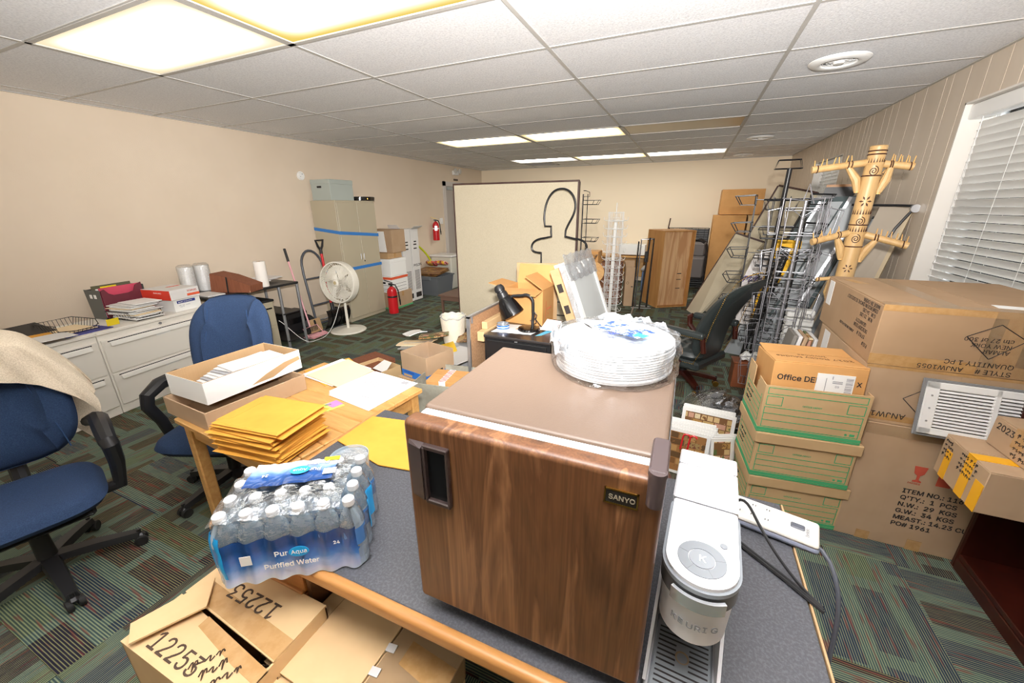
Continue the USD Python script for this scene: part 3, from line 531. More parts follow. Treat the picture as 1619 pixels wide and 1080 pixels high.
# clutter beside the desk
t = thing('printer', 'black electronics box on the floor beside the silver desk legs', 'printer', (-4.98, 3.36, 0)); part(t, 'body', rb(0, .24, 0, .34, 0, .3, .01), M_black); part(t, 'panel', rb(.24, .246, .05, .24, .16, .24, .003), M_blackgloss); part(t, 'paper_tray', rb(.2, .29, .03, .28, .04, .06, .004), M_black); part(t, 'lid', rb(.01, .23, .01, .33, .3, .318, .006), M_black)
one('cardboard_scrap', 'small brown cardboard piece behind the pink dustpan', 'cardboard', rot(rb(-4.56, -4.555, 3.56, 3.76, .02, .2, .002), -12, (0, 1, 0), (-4.56, 3.6, .02)), M_card)
t = thing('dustpan', 'pink long-handled lobby dustpan standing on the carpet by the computer desk', 'dustpan', (-4.49, 3.56, 0), 8)
part(t, 'pan', cat(slab([(-.09, -.13, .004), (.1, -.14, .003), (.1, .14, .003), (-.09, .13, .004)], .006), slab([(.03, -.138, .03), (.09, -.14, .012), (.09, .14, .012), (.03, .138, .03)], .006)), M_pink)
part(t, 'wire_frame', cat(tube([(.02, -.13, .02), (-.06, -.125, .12), (-.06, .125, .12), (.02, .13, .02)], .006, 8)), M_pink); part(t, 'comb', cat(*[tube([(-.055, y_, .12), (-.045, y_, .05)], .005, 5) for y_ in np.linspace(-.11, .11, 10)]), M_black)
part(t, 'pole', cyl((-.06, 0, .12), (-.36, .14, .98), .011, n=12), M_pink); part(t, 'grip', cyl((-.355, .138, .965), (-.405, .16, 1.13), .016, n=14), M_black)
t = thing('snow_shovel', 'red-shafted snow shovel with a black D-handle by the hand truck', 'shovel', (-4.585, 3.96, .006), 0)
part(t, 'shaft', cyl((0.03, .0, .3), (-.02, .01, 1.1), .017, n=14), M_red); part(t, 'handle', cat(tube([(-.02, .01, 1.09), (-.02, -.025, 1.14), (-.022, -.05, 1.22), (-.022, .07, 1.22), (-.02, .045, 1.14), (-.02, .01, 1.09)], .015, 8), cyl((-.018, .01, 1.04), (-.02, .01, 1.11), .02)), M_black)
part(t, 'blade', grid(lambda u, v: (.06 + .1 * math.sin(u * 2.2), -.2 + .4 * v, .02 + .27 * u), 8, 9, t=.006), M_blackgloss); part(t, 'rib', cat(*[tube([(.075 + .1 * math.sin(u * 2.2), -.2 + .4 * v, .02 + .27 * u) for u in np.linspace(.05, .95, 8)], .006, 5) for v in (.2, .4, .6, .8)]), M_blackgloss); part(t, 'socket', cyl((.05, -.0, .22), (.028, .0, .36), .026, .02), M_black)
t = thing('hand_truck', 'dark grey hand truck with a looped top leaning by the tall cabinet', 'hand truck', (-4.72, 3.90, 0), 0)
fr = [(.1, -.17, .05), (.0, -.17, .8)] + [(-.045 * math.sin(a), -.17 * math.cos(a), .85 + .24 * math.sin(a)) for a in np.linspace(0, math.pi, 13)] + [(.0, .17, .8), (.1, .17, .05)]
part(t, 'frame', tube(fr, .0155, 10), mat('truck_grey', (74, 78, 86), .4))
for z, x in ((.36, .06), (.72, .012), (.1, .095)): part(t, 'crossbar', cyl((x, -.17, z), (x, .17, z), .012, n=10), '/World/Looks/truck_grey')
part(t, 'toe_plate', rb(.1, .19, -.14, .2, .004, .012, .003), '/World/Looks/truck_grey')
for y_ in (-.235, .25):
    wl = part(t, 'wheel', mv(rot(lathe([(.05, -.025), (.11, -.03), (.125, -.012), (.125, .012), (.11, .03), (.05, .025)], 28), 90, (1, 0, 0)), .02, y_, .125), M_rubber); part(wl, 'hub', mv(rot(lathe([(0, -.02), (.055, -.022), (.06, 0), (.055, .022), (0, .02)], 20), 90, (1, 0, 0)), .02, y_, .125), M_alu)
part(t, 'axle', cyl((.02, -.24, .125), (.02, .25, .125), .01), M_silver)
# ---------------------------------------------------------------- pedestal fan
t = thing('pedestal_fan', 'white round pedestal fan standing in front of the tall cabinet', 'fan', (-4.25, 3.92, 0))
part(t, 'base', lathe([(0, 0), (.235, 0), (.24, .008), (.225, .022), (.12, .036), (.03, .045), (0, .045)], 48), M_fanw); part(t, 'pole', cyl((0, 0, .04), (0, 0, .5), .02, .017, 18), M_fanw)
def ft(m):  # fan head frame: local z = facing direction
    n = np.array([.12, -.985, .08]); n /= np.linalg.norm(n); u = np.cross([0, 0, 1.0], n); u /= np.linalg.norm(u); v = np.cross(n, u); M = np.eye(4); M[:3, 0], M[:3, 1], M[:3, 2], M[:3, 3] = u, v, n, (0, -.06, .69); m = m.copy(); m.apply_transform(M); return m
R_ = .275
part(t, 'rim', ft(lathe([(R_ - .006, -.07), (R_ + .004, -.068), (R_ + .006, .02), (R_, .034), (R_ - .014, .036), (R_ - .016, .028), (R_ - .006, .02)], 56)), M_fanw)
for k in range(44):
    a0 = 2 * math.pi * k / 44; part(t, 'grille_rib', ft(tube([((.05 + (R_ - .06) * s) * math.cos(a0 + .75 * s), (.05 + (R_ - .06) * s) * math.sin(a0 + .75 * s), .055 - .03 * s * s) for s in np.linspace(0, 1, 7)], .0026, 4)), M_fanw)
for r in (.12, .2): part(t, 'grille_ring', ft(tube(arc((0, 0, .05 - .02 * (r / R_) ** 2), r, 0, 351, 40, (1, 0, 0), (0, 1, 0)), .0022, 4, True)), M_fanw)
hc = part(t, 'hub_cap', ft(lathe([(0, .068), (.034, .066), (.046, .056), (.046, .04), (0, .04)], 32)), M_fanw); part(hc, 'badge', ft(lathe([(0, .071), (.022, .07), (.025, .066), (0, .064)], 24)), mat('badge_gold', (196, 180, 140), .4))
for k in range(5):
    a0 = 2 * math.pi * k / 5; part(t, 'blade', ft(grid(lambda u, v: ((.03 + .2 * u) * math.cos(a0 + .9 * (v - .5) * (.5 + u)), (.03 + .2 * u) * math.sin(a0 + .9 * (v - .5) * (.5 + u)), -.03 + .035 * (v - .5)), 7, 7, t=.003)), M_fanw)
for k in range(36):
    a0 = 2 * math.pi * k / 36; part(t, 'rear_rib', ft(tube([(.06 * math.cos(a0), .06 * math.sin(a0), -.12), (.2 * math.cos(a0), .2 * math.sin(a0), -.105), (R_ * math.cos(a0), R_ * math.sin(a0), -.066)], .0022, 4)), M_fanw)
part(t, 'motor', ft(lathe([(0, -.21), (.05, -.2), (.065, -.15), (.065, -.1), (.03, -.07), (0, -.07)], 28)), M_fanw); part(t, 'neck', cyl((0, 0, .48), (0, .06, .68), .022), M_fanw)
one('fan_cord', 'white cable looping over the carpet from desk to fan', 'cable', tube(spl([(-4.25, 3.89, .48), (-4.27, 3.78, .28), (-4.3, 3.64, .06), (-4.31, 3.55, .006), (-4.3, 3.42, .005), (-4.28, 3.3, .02), (-4.30, 3.18, .12), (-4.40, 3.03, .36)], 30), .004, 6), WHITE)
# ---------------------------------------------------------------- cartons
def carton(name, label, loc, rz, w, d, h, m=None, group=None, cat_='cardboard box', top='closed', tape_=True, wall=.006, flaps=()):
    """local x along the front (facing -y), y to the back, z up"""
    m = m or M_card; t = thing(name, label, cat_, loc, rz, group)
    if top == 'closed':
        part(t, 'body', rb(0, w, 0, d, 0, h - .004, .003), m, smooth=False)
        part(t, 'flap', cat(rb(.001, w - .001, .001, d / 2 - .002, h - .005, h, .0015)), m, smooth=False); part(t, 'flap', rb(.001, w - .001, d / 2 + .002, d - .001, h - .005, h, .0015), m, smooth=False)
        if tape_:
            part(t, 'tape', cat(box(-.0006, w + .0006, d / 2 - .027, d / 2 + .027, h - .001, h + .0007), box(-.0007, .0005, d / 2 - .027, d / 2 + .027, h - .08, h + .0007), box(w - .0005, w + .0007, d / 2 - .027, d / 2 + .027, h - .08, h + .0007)), M_kraft if tape_ is True else tape_, smooth=False)
    else:
        part(t, 'bottom', rb(.002, w - .002, .002, d - .002, 0, wall, .001), m, smooth=False)
        part(t, 'side', rb(0, w, 0, wall, 0, h, .0012), m, smooth=False); part(t, 'side', rb(0, w, d - wall, d, 0, h, .0012), m, smooth=False)
        part(t, 'side', rb(0, wall, wall, d - wall, 0, h, .0012), m, smooth=False); part(t, 'side', rb(w - wall, w, wall, d - wall, 0, h, .0012), m, smooth=False)
        for side, L_, ang in flaps:     # hinged at the top edge; ang from upright (0) outwards
            a = math.radians(ang); s_, c_ = math.sin(a) * L_, math.cos(a) * L_
            q = {'f': [(0, 0, h), (w, 0, h), (w, -s_, h + c_), (0, -s_, h + c_)], 'b': [(w, d, h), (0, d, h), (0, d + s_, h + c_), (w, d + s_, h + c_)],
                 'l': [(0, d, h), (0, 0, h), (-s_, 0, h + c_), (-s_, d, h + c_)], 'r': [(w, 0, h), (w, d, h), (w + s_, d, h + c_), (w + s_, 0, h + c_)]}[side]
            part(t, 'flap', slab(q, .005), m, smooth=False)
    return t
# ---------------------------------------------------------------- far left corner behind the cabinet
carton('carton', 'brown carton with a green base stripe, lowest of the stack behind the floor extinguisher', (-4.8, 5.1, 0), 0, .39, .5, .28, M_card2, top='closed'); t = '/World/carton'
part(t, 'green_stripe', cat(box(-.001, .391, -.001, .501, .004, .03)), M_green, smooth=False)
def banker(loc, rz, w, d, h, label, m, lidm, name='file_box'):
    t = thing(name, label, 'file box', loc, rz); part(t, 'body', rb(0, w, 0, d, 0, h, .003), m, smooth=False); part(t, 'lid', rb(-.006, w + .006, -.006, d + .006, h - .05, h + .006, .003), lidm, smooth=False); return t
t = banker((-4.8, 5.12, .28), 0, .37, .42, .27, 'white file box with an orange-striped lid in the stack behind the floor extinguisher', M_paper, M_paper)
part(t, 'stripe', cat(box(.2, .377, -.0072, 0, .225, .265), box(.376, .3772, 0, .42, .225, .265)), M_orange, smooth=False); part(t, 'hand_hole', rb(.14, .24, -.003, .002, .15, .18, .004), M_black); part(t, 'printed_panel', cat(*[box(.05, .33, -.001, .001, z, z + .004) for z in (.03, .06, .12)], *[box(.371, .3715, .05, .37, z, z + .005) for z in (.03, .09, .14)]), M_ink, smooth=False)
t = banker((-4.82, 5.14, .56), 0, .38, .4, .27, 'plain white file box, third from the floor in the stack by the tall cabinet', M_paper, M_paper); part(t, 'lid_dot', rot(cyl((.12, .0, .22), (.12, -.008, .22), .02), 0), M_brown); part(t, 'stripe', box(.0, .04, -.0072, .001, .03, .07), M_orange, smooth=False)
carton('carton', 'small flat brown carton on the white file box by the tall cabinet', (-4.82, 5.16, .84), 0, .34, .34, .09, M_card)
t = carton('carton', 'brown carton open at the front holding a black and a white frame', (-4.98, 5.26, .93), 0, .52, .34, .36, M_card2, top='open')
part(t, 'top', rb(0, .52, 0, .34, .355, .365, .002), M_card2, smooth=False)
one('picture_frame', 'black slanted frame leaning in front of white board by the tall cabinet', 'frame', slab([(-4.93, 5.21, .94), (-4.87, 5.21, .94), (-4.95, 5.25, 1.26), (-5.01 + .03, 5.25, 1.26)], .02), M_black)
one('white_board', 'white board leaning behind the slanted black frame', 'board', slab([(-4.86, 5.235, .94), (-4.56, 5.235, .94), (-4.6, 5.25, 1.27), (-4.9, 5.25, 1.27)], .006), M_paper)
for k, (y0, lab) in enumerate(((5.62, 'tall narrow white lamp carton with printed symbols, the near one of two'), (5.86, 'tall narrow white lamp carton with an open top flap, the far one of two'))):
    t = thing('lamp_carton', lab, 'carton', (-4.78, y0, 0)); part(t, 'body', rb(0, .24, 0, .22, 0, 1.28, .003), M_paper2, smooth=False)
    part(t, 'flap', slab([(0, .0, 1.28), (.24, 0, 1.28), (.2, -.05, 1.36), (.0, -.05, 1.36)] if k == 0 else [(.24, 0, 1.28), (.24, .2, 1.28), (.36, .22, 1.33), (.34, 0, 1.33)], .004), M_paper2, smooth=False)
    f = ((.241, .11), (0, 1, 0)); P = []
    if k: P += [text('PHILIPS', .042, (.2405, .02, .62), (0, 1, 0), (0, 0, 1), bold=True)]
    part(t, 'print', cat(*P, *[box(.239, .2406, .06 + .02 * (i % 2), .15, z, z + .02) for i, z in enumerate((1.0, 1.05, .93))], box(.239, .2406, .03, .19, .05, .14), *[box(.239, .2406, .04, .18, z, z + .008) for z in np.arange(.2, .56, .02)], *[box(.08, .16, -.001, .001, z, z + .01) for z in (1.0, .96, .9, .82)]), M_ink, smooth=False)
def extinguisher(label, loc, s, stand, rz=0):
    t = thing('fire_extinguisher', label, 'fire extinguisher', loc, rz)
    b = part(t, 'cylinder', lathe([(0, 0), (.066 * s, 0), (.07 * s, .008), (.07 * s, .32 * s), (.06 * s, .36 * s), (.03 * s, .39 * s), (.022 * s, .4 * s), (0, .4 * s)], 28), M_red)
    part(b, 'band', lathe([(.071 * s, .24 * s), (.072 * s, .245 * s), (.072 * s, .26 * s), (.071 * s, .265 * s)], 28), M_black if stand else M_paper)
    if not stand: part(b, 'label', cat(grid(lambda u, v: (.0708 * s * math.cos(-.95 + .9 * u), .0708 * s * math.sin(-.95 + .9 * u), (.20 + .07 * v) * s), 12, 2, t=.0006)), M_paper)
    part(t, 'valve', cat(cyl((0, 0, .39 * s), (0, 0, .43 * s), .018 * s), rb(-.016 * s, .04 * s, -.012 * s, .012 * s, .42 * s, .445 * s, .003)), M_blackmetal); part(t, 'lever', cat(slab([(-.02 * s, -.012, .45 * s), (.1 * s, -.012, .49 * s), (.1 * s, .012, .49 * s), (-.02 * s, .012, .45 * s)], .006)), M_black if stand else M_yellow)
    part(t, 'hose', tube([(-.015 * s, 0, .43 * s), (-.06 * s, 0, .42 * s), (-.09 * s, -.01, .34 * s), (-.1 * s, -.02, .2 * s)], .01 * s, 8), M_black); part(t, 'nozzle', cyl((-.1 * s, -.02, .2 * s), (-.104 * s, -.02, .12 * s), .014 * s, .008 * s), M_black)
    return t
extinguisher('red fire extinguisher standing on the carpet at the tall cabinet\'s corner', (-4.3, 4.95, 0), 1.1, True, 200)
w_ = extinguisher('red fire extinguisher with white label hanging on the left wall', (-4.91, 7.21, .98), .95, False, 215); part(w_, 'bracket', rb(-.03, .03, .05, .075, .2, .3, .003), M_alu)
t = thing('storage_tote', 'dark grey plastic tote heaped with colourful prints at the back left', 'tote', (-4.93, 6.3, 0), -2)
part(t, 'body', cat(*[slab(q, .004) for q in ([(.04, .03, 0), (.58, .03, 0), (.62, 0, .37), (0, 0, .37)], [(.58, .5, 0), (.04, .5, 0), (0, .53, .37), (.62, .53, .37)], [(.04, .5, 0), (.04, .03, 0), (0, 0, .37), (0, .53, .37)], [(.58, .03, 0), (.58, .5, 0), (.62, .53, .37), (.62, 0, .37)], [(.04, .03, .002), (.04, .5, .002), (.58, .5, .002), (.58, .03, .002)])]), mat('tote_grey', (104, 108, 112), .5), smooth=False)
part(t, 'rim', tube([(-.01, -.01, .365), (.63, -.01, .365), (.63, .54, .365), (-.01, .54, .365)], .014, 8, True), '/World/Looks/tote_grey'); part(t, 'handle', rb(.16, .46, -.03, .0, .3, .37, .01), '/World/Looks/tote_grey')
def picmat(name, cols, w, h, seed):
    """printed picture: an irregular patchwork of flat panels with a little painted shading"""
    ramp = [(i / len(cols), L(*c)) for i, c in enumerate(cols)]
    return usdkit.material(stage, '/World/Looks/' + name, {'tc': ('texture_coordinate', {}), 'sx': ('separate_xyz', {}), 'ad': ('math', {'math_type': 'add'}), 'cb': ('combine_xyz', {'z': seed * .1}), 'mp': ('mapping', {'location': (seed * .37, seed * .11, 0)}),
        'v': ('brick_texture', {'scale': 1.0, 'brick_width': w, 'row_height': h, 'mortar_size': h * .07, 'offset': .31, 'squash': .55, 'squash_frequency': 2, 'color1': (0, 0, 0), 'color2': (1, 1, 1), 'mortar': (.15, .15, .15)}),
        'n': ('noise_texture', {'scale': 60.0, 'detail': 3.0}), 'm': ('math', {'math_type': 'multiply_add', 'value2': .84}), 'n2': ('math', {'math_type': 'multiply_add', 'value2': .28, 'value3': -.06}), 'r': ('rgb_ramp', {'interpolate': False, 'ramp': ramp}), 'p': ('principled_bsdf', {'roughness': .4})},
        [('tc.object', 'sx.vector'), ('sx.y', 'ad.value1'), ('sx.z', 'ad.value2'), ('sx.x', 'cb.x'), ('ad.value', 'cb.y'), ('cb.vector', 'mp.vector'), ('mp.vector', 'v.vector'), ('tc.object', 'n.vector'), ('v.color', 'm.value1'), ('n.fac', 'n2.value1'), ('n2.value', 'm.value3'), ('m.value', 'r.fac'), ('r.color', 'p.base_color')], surface='p.BSDF')
M_pic1 = picmat('warm_print', [(120, 82, 46), (150, 106, 62), (96, 70, 44), (176, 138, 88), (110, 62, 46), (150, 128, 84)], .09, .05, 3)
M_pic2 = picmat('bright_print', [(206, 50, 96), (236, 190, 60), (216, 80, 126), (228, 140, 160), (120, 40, 70), (240, 220, 200)], .05, .03, 7)
M_pic3 = picmat('framed_print', [(176, 136, 80), (120, 84, 52), (206, 178, 130), (196, 150, 128), (84, 104, 60), (188, 158, 104), (222, 206, 170)], .07, .045, 11)
for k in range(3): one('print_sheet', ('brown photo print lying lowest over the grey tote\'s front', 'brown photo print lying in the middle over the grey tote', 'brown photo print lying uppermost over the grey tote')[k], 'print', rot(slab([(-4.93, 6.27, .385 + .02 * k), (-4.33, 6.27, .385 + .02 * k), (-4.36, 6.78, .44 + .02 * k), (-4.9, 6.78, .44 + .02 * k)], .004), 4 * k - 4, c=(-4.6, 6.5, 0)), M_pic1, smooth=False)
t = thing('snack_bag', 'pink and yellow wrapped packets heaped behind the brown prints', 'packet', (-4.62, 6.9, .56)); part(t, 'packet', rot(cushion(.3, .2, .09, 16, 16), 70, (1, 0, 0)), M_pic2); part(t, 'packet', mv(rot(cushion(.26, .2, .08, 16, 16), 60, (1, 0, 0)), -.22, -.02, -.02), M_pic2)
t = thing('clear_bin', 'translucent plastic bin with a white lid in the far left corner', 'bin', (-4.95, 7.0, .0)); part(t, 'body', rb(0, .5, 0, .42, 0, .66, .02), mat('bin_clear', (214, 212, 200), .3)); part(t, 'lid', rb(-.02, .52, -.02, .44, .66, .7, .012), WHITE)
one('yellow_strap', 'neon yellow strap arching above the grey tote by the wall', 'strap', tube([(-4.86, 6.15 + .75 * u, 1.0 - .02 * u - .42 * u ** 2.2) for u in np.linspace(0, 1, 14)], .018, 6), mat('neon', (214, 226, 40), .5))
carton('carton', 'blue and white carton low in the far left corner by the partition', (-4.2, 6.95, 0), 0, .4, .3, .45, mat('carton_blue', (60, 96, 170), .6))
t = thing('low_table', 'low brown table with thin square legs behind the partition\'s edge', 'table', (-3.2, 4.63, 0), 0)
part(t, 'tabletop', rb(0, .8, 0, .75, .43, .452, .004), mat('table_brown', (104, 80, 68), .4)); part(t, 'apron', cat(rb(.03, .77, .02, .04, .37, .43), rb(.03, .05, .03, .72, .37, .43)), '/World/Looks/table_brown')
for x, y in ((.03, .03), (.74, .03), (.03, .69), (.74, .69)): part(t, 'leg', hull([(x + a, y + b, z) for a, b, z in ((0, 0, .4), (.035, 0, .4), (0, .035, .4), (.035, .035, .4), (.008, .008, 0), (.028, .008, 0), (.008, .028, 0), (.028, .028, 0))]), '/World/Looks/table_brown')
# ---------------------------------------------------------------- partition and the wire figure in front of it
PA, PB = np.array([-2.794, 4.53]), np.array([-1.165, 4.62])
t = thing('room_partition', 'big cream fabric room partition with a dark brown edge', 'partition', (-2.794, 4.53, 0), math.degrees(math.atan2(.06, 1.63)))
part(t, 'panel', rb(.012, 1.588, .006, .044, .03, 1.9, .004), M_partit); part(t, 'frame', cat(rb(0, 1.6, 0, .05, 1.895, 1.915, .003), rb(0, .014, 0, .05, .02, 1.9, .003), rb(1.586, 1.606, -.002, .052, .0, 1.9, .003), rb(0, 1.6, 0, .05, .012, .034, .003)), M_walnutedge)
for k in (0, 1): part(t, 'foot', rb(.05 + 1.45 * k, .1 + 1.45 * k, -.1, .15, 0, .018, .004), M_walnutedge)
t = thing('wire_bust_stand', 'black tube display stand shaped like a keyhole bust before the partition', 'display stand', (-1.33, 4.40, 0))
hd = [(-.115, 1.36), (-.115, 1.425), (-.19, 1.425), (-.2, 1.5), (-.19, 1.62), (-.155, 1.72), (-.09, 1.795), (.0, 1.818), (.075, 1.795), (.13, 1.735), (.155, 1.65), (.14, 1.56), (.085, 1.45), (.055, 1.38), (.052, 1.315), (.06, 1.31)]
sl = [(-.115, 1.36), (-.11, 1.312), (-.2, 1.292), (-.3, 1.262), (-.345, 1.21), (-.34, 1.155), (-.29, 1.13), (-.23, 1.125), (-.225, .8), (-.225, .02)]
sr = [(.052, 1.315), (.16, 1.292), (.25, 1.275), (.295, 1.235), (.3, 1.18), (.265, 1.14), (.205, 1.125), (.2, .8), (.2, .02)]
fx3 = lambda P: [(x, 0, z) for x, z in P]
part(t, 'head_loop', tube(spl(fx3(hd[3:-2]), 40, fx3(hd[:3]), fx3(hd[-2:])), .0115, 8), M_blackmetal); part(t, 'shoulder', tube(spl(fx3(sl[2:8]), 24, fx3(sl[:2]), fx3(sl[8:])), .0115, 8), M_blackmetal); part(t, 'shoulder', tube(spl(fx3(sr[1:7]), 24, fx3(sr[:1]), fx3(sr[7:])), .0115, 8), M_blackmetal)
for z in (1.0, .72, .56, .4, .2): part(t, 'crossbar', tube([(-.225, 0, z), (.2, 0, z)], .006, 6), M_blackmetal)
part(t, 'foot', cat(tube([(-.225, -.12, .012), (-.225, .1, .012)], .012, 8), tube([(.2, -.12, .012), (.2, .1, .012)], .012, 8)), M_blackmetal)
# ---------------------------------------------------------------- black two drawer cabinet with lamp and carton
t = thing('drawer_cabinet', 'black metal drawer cabinet carrying the desk lamp', 'cabinet', (-1.375, 2.575, 0), 0)
part(t, 'body', rb(0, .54, .008, .62, .02, .68, .004), M_blackmetal); part(t, 'top', rb(-.004, .545, -.004, .625, .672, .694, .005), mat('black_desk_top', (52, 48, 48), .2))
for z0, z1 in ((.36, .655), (.05, .35)):
    dw = part(t, 'drawer', rb(.025, .515, -.004, .012, z0, z1, .003), M_blackmetal); part(dw, 'pull', rb(.2, .34, -.02, -.004, z1 - .07, z1 - .055, .003), M_blackgloss)
part(t, 'badge', rb(.26, .285, -.006, .0, .662, .67, .001), M_alu)
t = carton('carton', 'open orange-brown carton on the black drawer cabinet behind the lamp', (-1.37, 2.965, .694), -3, .345, .25, .30, M_card3, top='open', flaps=(('f', .15, 96), ('b', .17, 18), ('r', .19, -58), ('l', .16, 80)))
part(t, 'print', cat(text('ORGANIC', .016, (.3455, .09, .12), (0, 1, 0), (0, 0, 1)), box(.344, .3457, .07, .075, .05, .2), text('No.', .012, (.3455, .11, .08), (0, 1, 0), (0, 0, 1))), M_redink, smooth=False)
one('cardboard_sheet', 'flat yellowish cardboard sheet standing behind the open carton', 'cardboard', slab([(-1.38, 3.26, 0), (-1.02, 3.34, 0), (-1.03, 3.36, 1.16), (-1.39, 3.28, 1.16)], .008), M_card, smooth=False)
t = thing('desk_lamp', 'glossy black gooseneck desk lamp on the black drawer cabinet', 'desk lamp', (-1.09, 2.81, .698))
part(t, 'base', lathe([(0, 0), (.085, 0), (.09, .006), (.085, .018), (.06, .024), (0, .026)], 36), M_blackgloss)
nk = [(.03, .0, .02), (.035, .0, .12), (.033, .0, .22)] + [tuple(q) for q in arc((-.025, 0, .225), .058, 0, 120, 8)] + [(-.13, 0, .268), (-.195, -.01, .235)]
part(t, 'gooseneck', tube(nk, .0115, 10), M_black)
rs = lambda m, k: m.copy().apply_scale(k)
hd_ = lambda m: place(rs(m, 1.22), (-.205, -.01, .235), np.cross([0, 1, 0], [-.48, -.05, .87]) / np.linalg.norm(np.cross([0, 1, 0], [-.48, -.05, .87])), np.cross([-.48, -.05, .87], np.cross([0, 1, 0], [-.48, -.05, .87])) / np.linalg.norm(np.cross([-.48, -.05, .87], np.cross([0, 1, 0], [-.48, -.05, .87]))))
part(t, 'shade', hd_(lathe([(.03, .02), (.045, .0), (.062, -.04), (.078, -.1), (.08, -.115), (.077, -.115), (.074, -.1), (.058, -.042), (.04, -.004), (.02, .01)], 36)), M_blackgloss)
part(t, 'socket', hd_(lathe([(.034, .005), (.036, .02), (.034, .045), (.03, .05), (.03, .06), (.034, .062), (.034, .082), (.024, .1), (0, .106)], 28)), M_black)
part(t, 'cord', cat(tube([(.035, .02, .15), (.06, .02, .12), (.05, .02, .08), (.02, .02, .1), (.04, .022, .14), (.056, .02, .06), (.03, .03, .04), (.0, .03, .07), (.04, .03, .09), (.08, .05, .03), (.11, .06, .006)], .0035, 6)), M_black)
t = thing('ashtray_tin', 'round blue-labelled metal tin beside the desk lamp', 'tin', (-1.30, 2.77, .698)); part(t, 'body', lathe([(0, 0), (.05, 0), (.05, .045), (.046, .045), (.046, .02), (0, .02)], 32), M_alu); part(t, 'label', lathe([(.0505, .005), (.0512, .008), (.0512, .03), (.0505, .033)], 32), M_blueprint); part(t, 'print', lathe([(.0514, .014), (.0516, .016), (.0516, .02), (.0514, .022)], 32), M_paper)
flat('paper_sheet', 'white printed paper under the desk lamp on the black cabinet', 'paper', [(-1.355, 2.66, .695), (-1.03, 2.70, .695), (-.99, 2.93, .695), (-1.33, 2.9, .695)], .002, M_paper)
flat('pink_slip', 'pale pink slip of paper propped by the desk lamp\'s base', 'paper', [(-1.0, 2.82, .705), (-.87, 2.84, .70), (-.865, 2.97, .75), (-.98, 2.94, .765)], .002, mat('slip_pink', (236, 214, 212), .8))
flat('blue_card', 'light blue card edge under papers near the lamp base', 'card', [(-.99, 2.69, .694), (-.95, 2.72, .694), (-.90, 2.86, .694), (-.95, 2.86, .694)], .002, mat('card_blue', (96, 186, 220), .6))
one('pencil', 'short yellow pencil stub lying on white paper by the tin', 'pencil', cyl((-1.19, 2.78, .701), (-1.17, 2.83, .701), .004, n=8), M_card)
# cork board leaning at the cabinet's left
t = thing('cork_board', 'aluminium-framed cork board leaning at the black cabinet\'s left side', 'cork board', (-1.47, 2.52, 0))
b_ = lambda y0, y1, z0, z1, x0, x1: box(x0, x1, y0, y1, z0, z1)
part(t, 'cork', box(-.01, .0, .0, .62, .0, .83), mat('cork', (190, 150, 112), .9, var=(60, (170, 128, 92), .4, .6)), smooth=False); part(t, 'frame', cat(box(-.018, .008, -.014, .002, 0, .84), box(-.018, .008, .618, .634, 0, .84), box(-.018, .008, -.014, .634, .828, .844), box(-.018, .008, -.014, .634, 0, .014)), M_alu, smooth=False); part(t, 'clip', rb(.004, .012, .02, .04, .78, .83, .002), M_silver)
one('kraft_block', 'stepped kraft cardboard insert between cork board and black cabinet', 'cardboard', cat(rb(-1.45, -1.39, 2.6, 3.1, .62, .70, .004), rb(-1.45, -1.4, 2.68, 3.1, .70, .76, .004)), M_card4)
# big wrapped frame leaning to the right of the black cabinet
pl = lambda s, q: np.array([-.37 - .385 * q * 1.21 + .06 * s, 2.88 + .56 * s, q * 1.21])       # s: along, q: up
nrm = np.array([.93, -.1, .36]); nrm /= np.linalg.norm(nrm)
t = thing('framed_panel', 'white-framed grey panel wrapped in plastic leaning right of the drawer cabinet', 'framed panel', (0, 0, 0))
part(t, 'panel', slab([pl(.06, .0), pl(.94, .0), pl(.94, .93), pl(.06, .93)], .012), mat('panel_grey', (186, 190, 190), .35), smooth=False)
fr_ = [([(.0, 0), (.08, 0), (.08, 1), (.0, 1)]), ([(.93, 0), (1, 0), (1, 1), (.93, 1)]), ([(0, .93), (1, .93), (1, 1), (0, 1)])]
part(t, 'frame', cat(*[slab([pl(*c) for c in q], .022) for q in fr_]), WHITE, smooth=False)
part(t, 'plastic_wrap', grid(lambda u, v: pl(-.06 + 1.12 * u, .9 + .16 * v) + nrm * (.026 + .004 * math.sin(u * 23 + v * 9)) + np.array([0, 0, .006 * math.sin(u * 31)]), 30, 8, t=.001), M_film2)
part(t, 'plastic_wrap', grid(lambda u, v: pl(-.1 + .11 * u, v * 1.02) + nrm * (-.06 * (1 - u) + .006 * math.sin(v * 40)), 5, 40, t=.001), M_film2)
sl_ = [pl(-.1, 0) + nrm * -.09, pl(-.1, 0) - nrm * .02, pl(-.1, 1) - nrm * .02, pl(-.1, 1) + nrm * -.09]
t = thing('cardboard_sleeve', 'printed cardboard sleeve on the left edge of the wrapped grey panel', 'cardboard', (0, 0, 0)); part(t, 'sleeve', slab(sl_, .02), M_card, smooth=False); part(t, 'sleeve_back', slab([pl(-.08, 0) - nrm * .1, pl(.95, 0) - nrm * .1, pl(.95, .97) - nrm * .1, pl(-.08, .97) - nrm * .1], .03), M_card, smooth=False)
ng = np.random.default_rng(4)
for k in range(7): a = .08 + .13 * k; q0 = pl(-.1, a) - nrm * .075; q1 = pl(-.1, a) - nrm * .035; up_ = (pl(-.1, 1) - pl(-.1, 0)); part(t, 'print', slab([q0 - np.array([0, .021, 0]), q1 - np.array([0, .021, 0]), q1 + up_ * .05 - np.array([0, .021, 0]), q0 + up_ * .05 - np.array([0, .021, 0])], .001), M_ink, smooth=False)
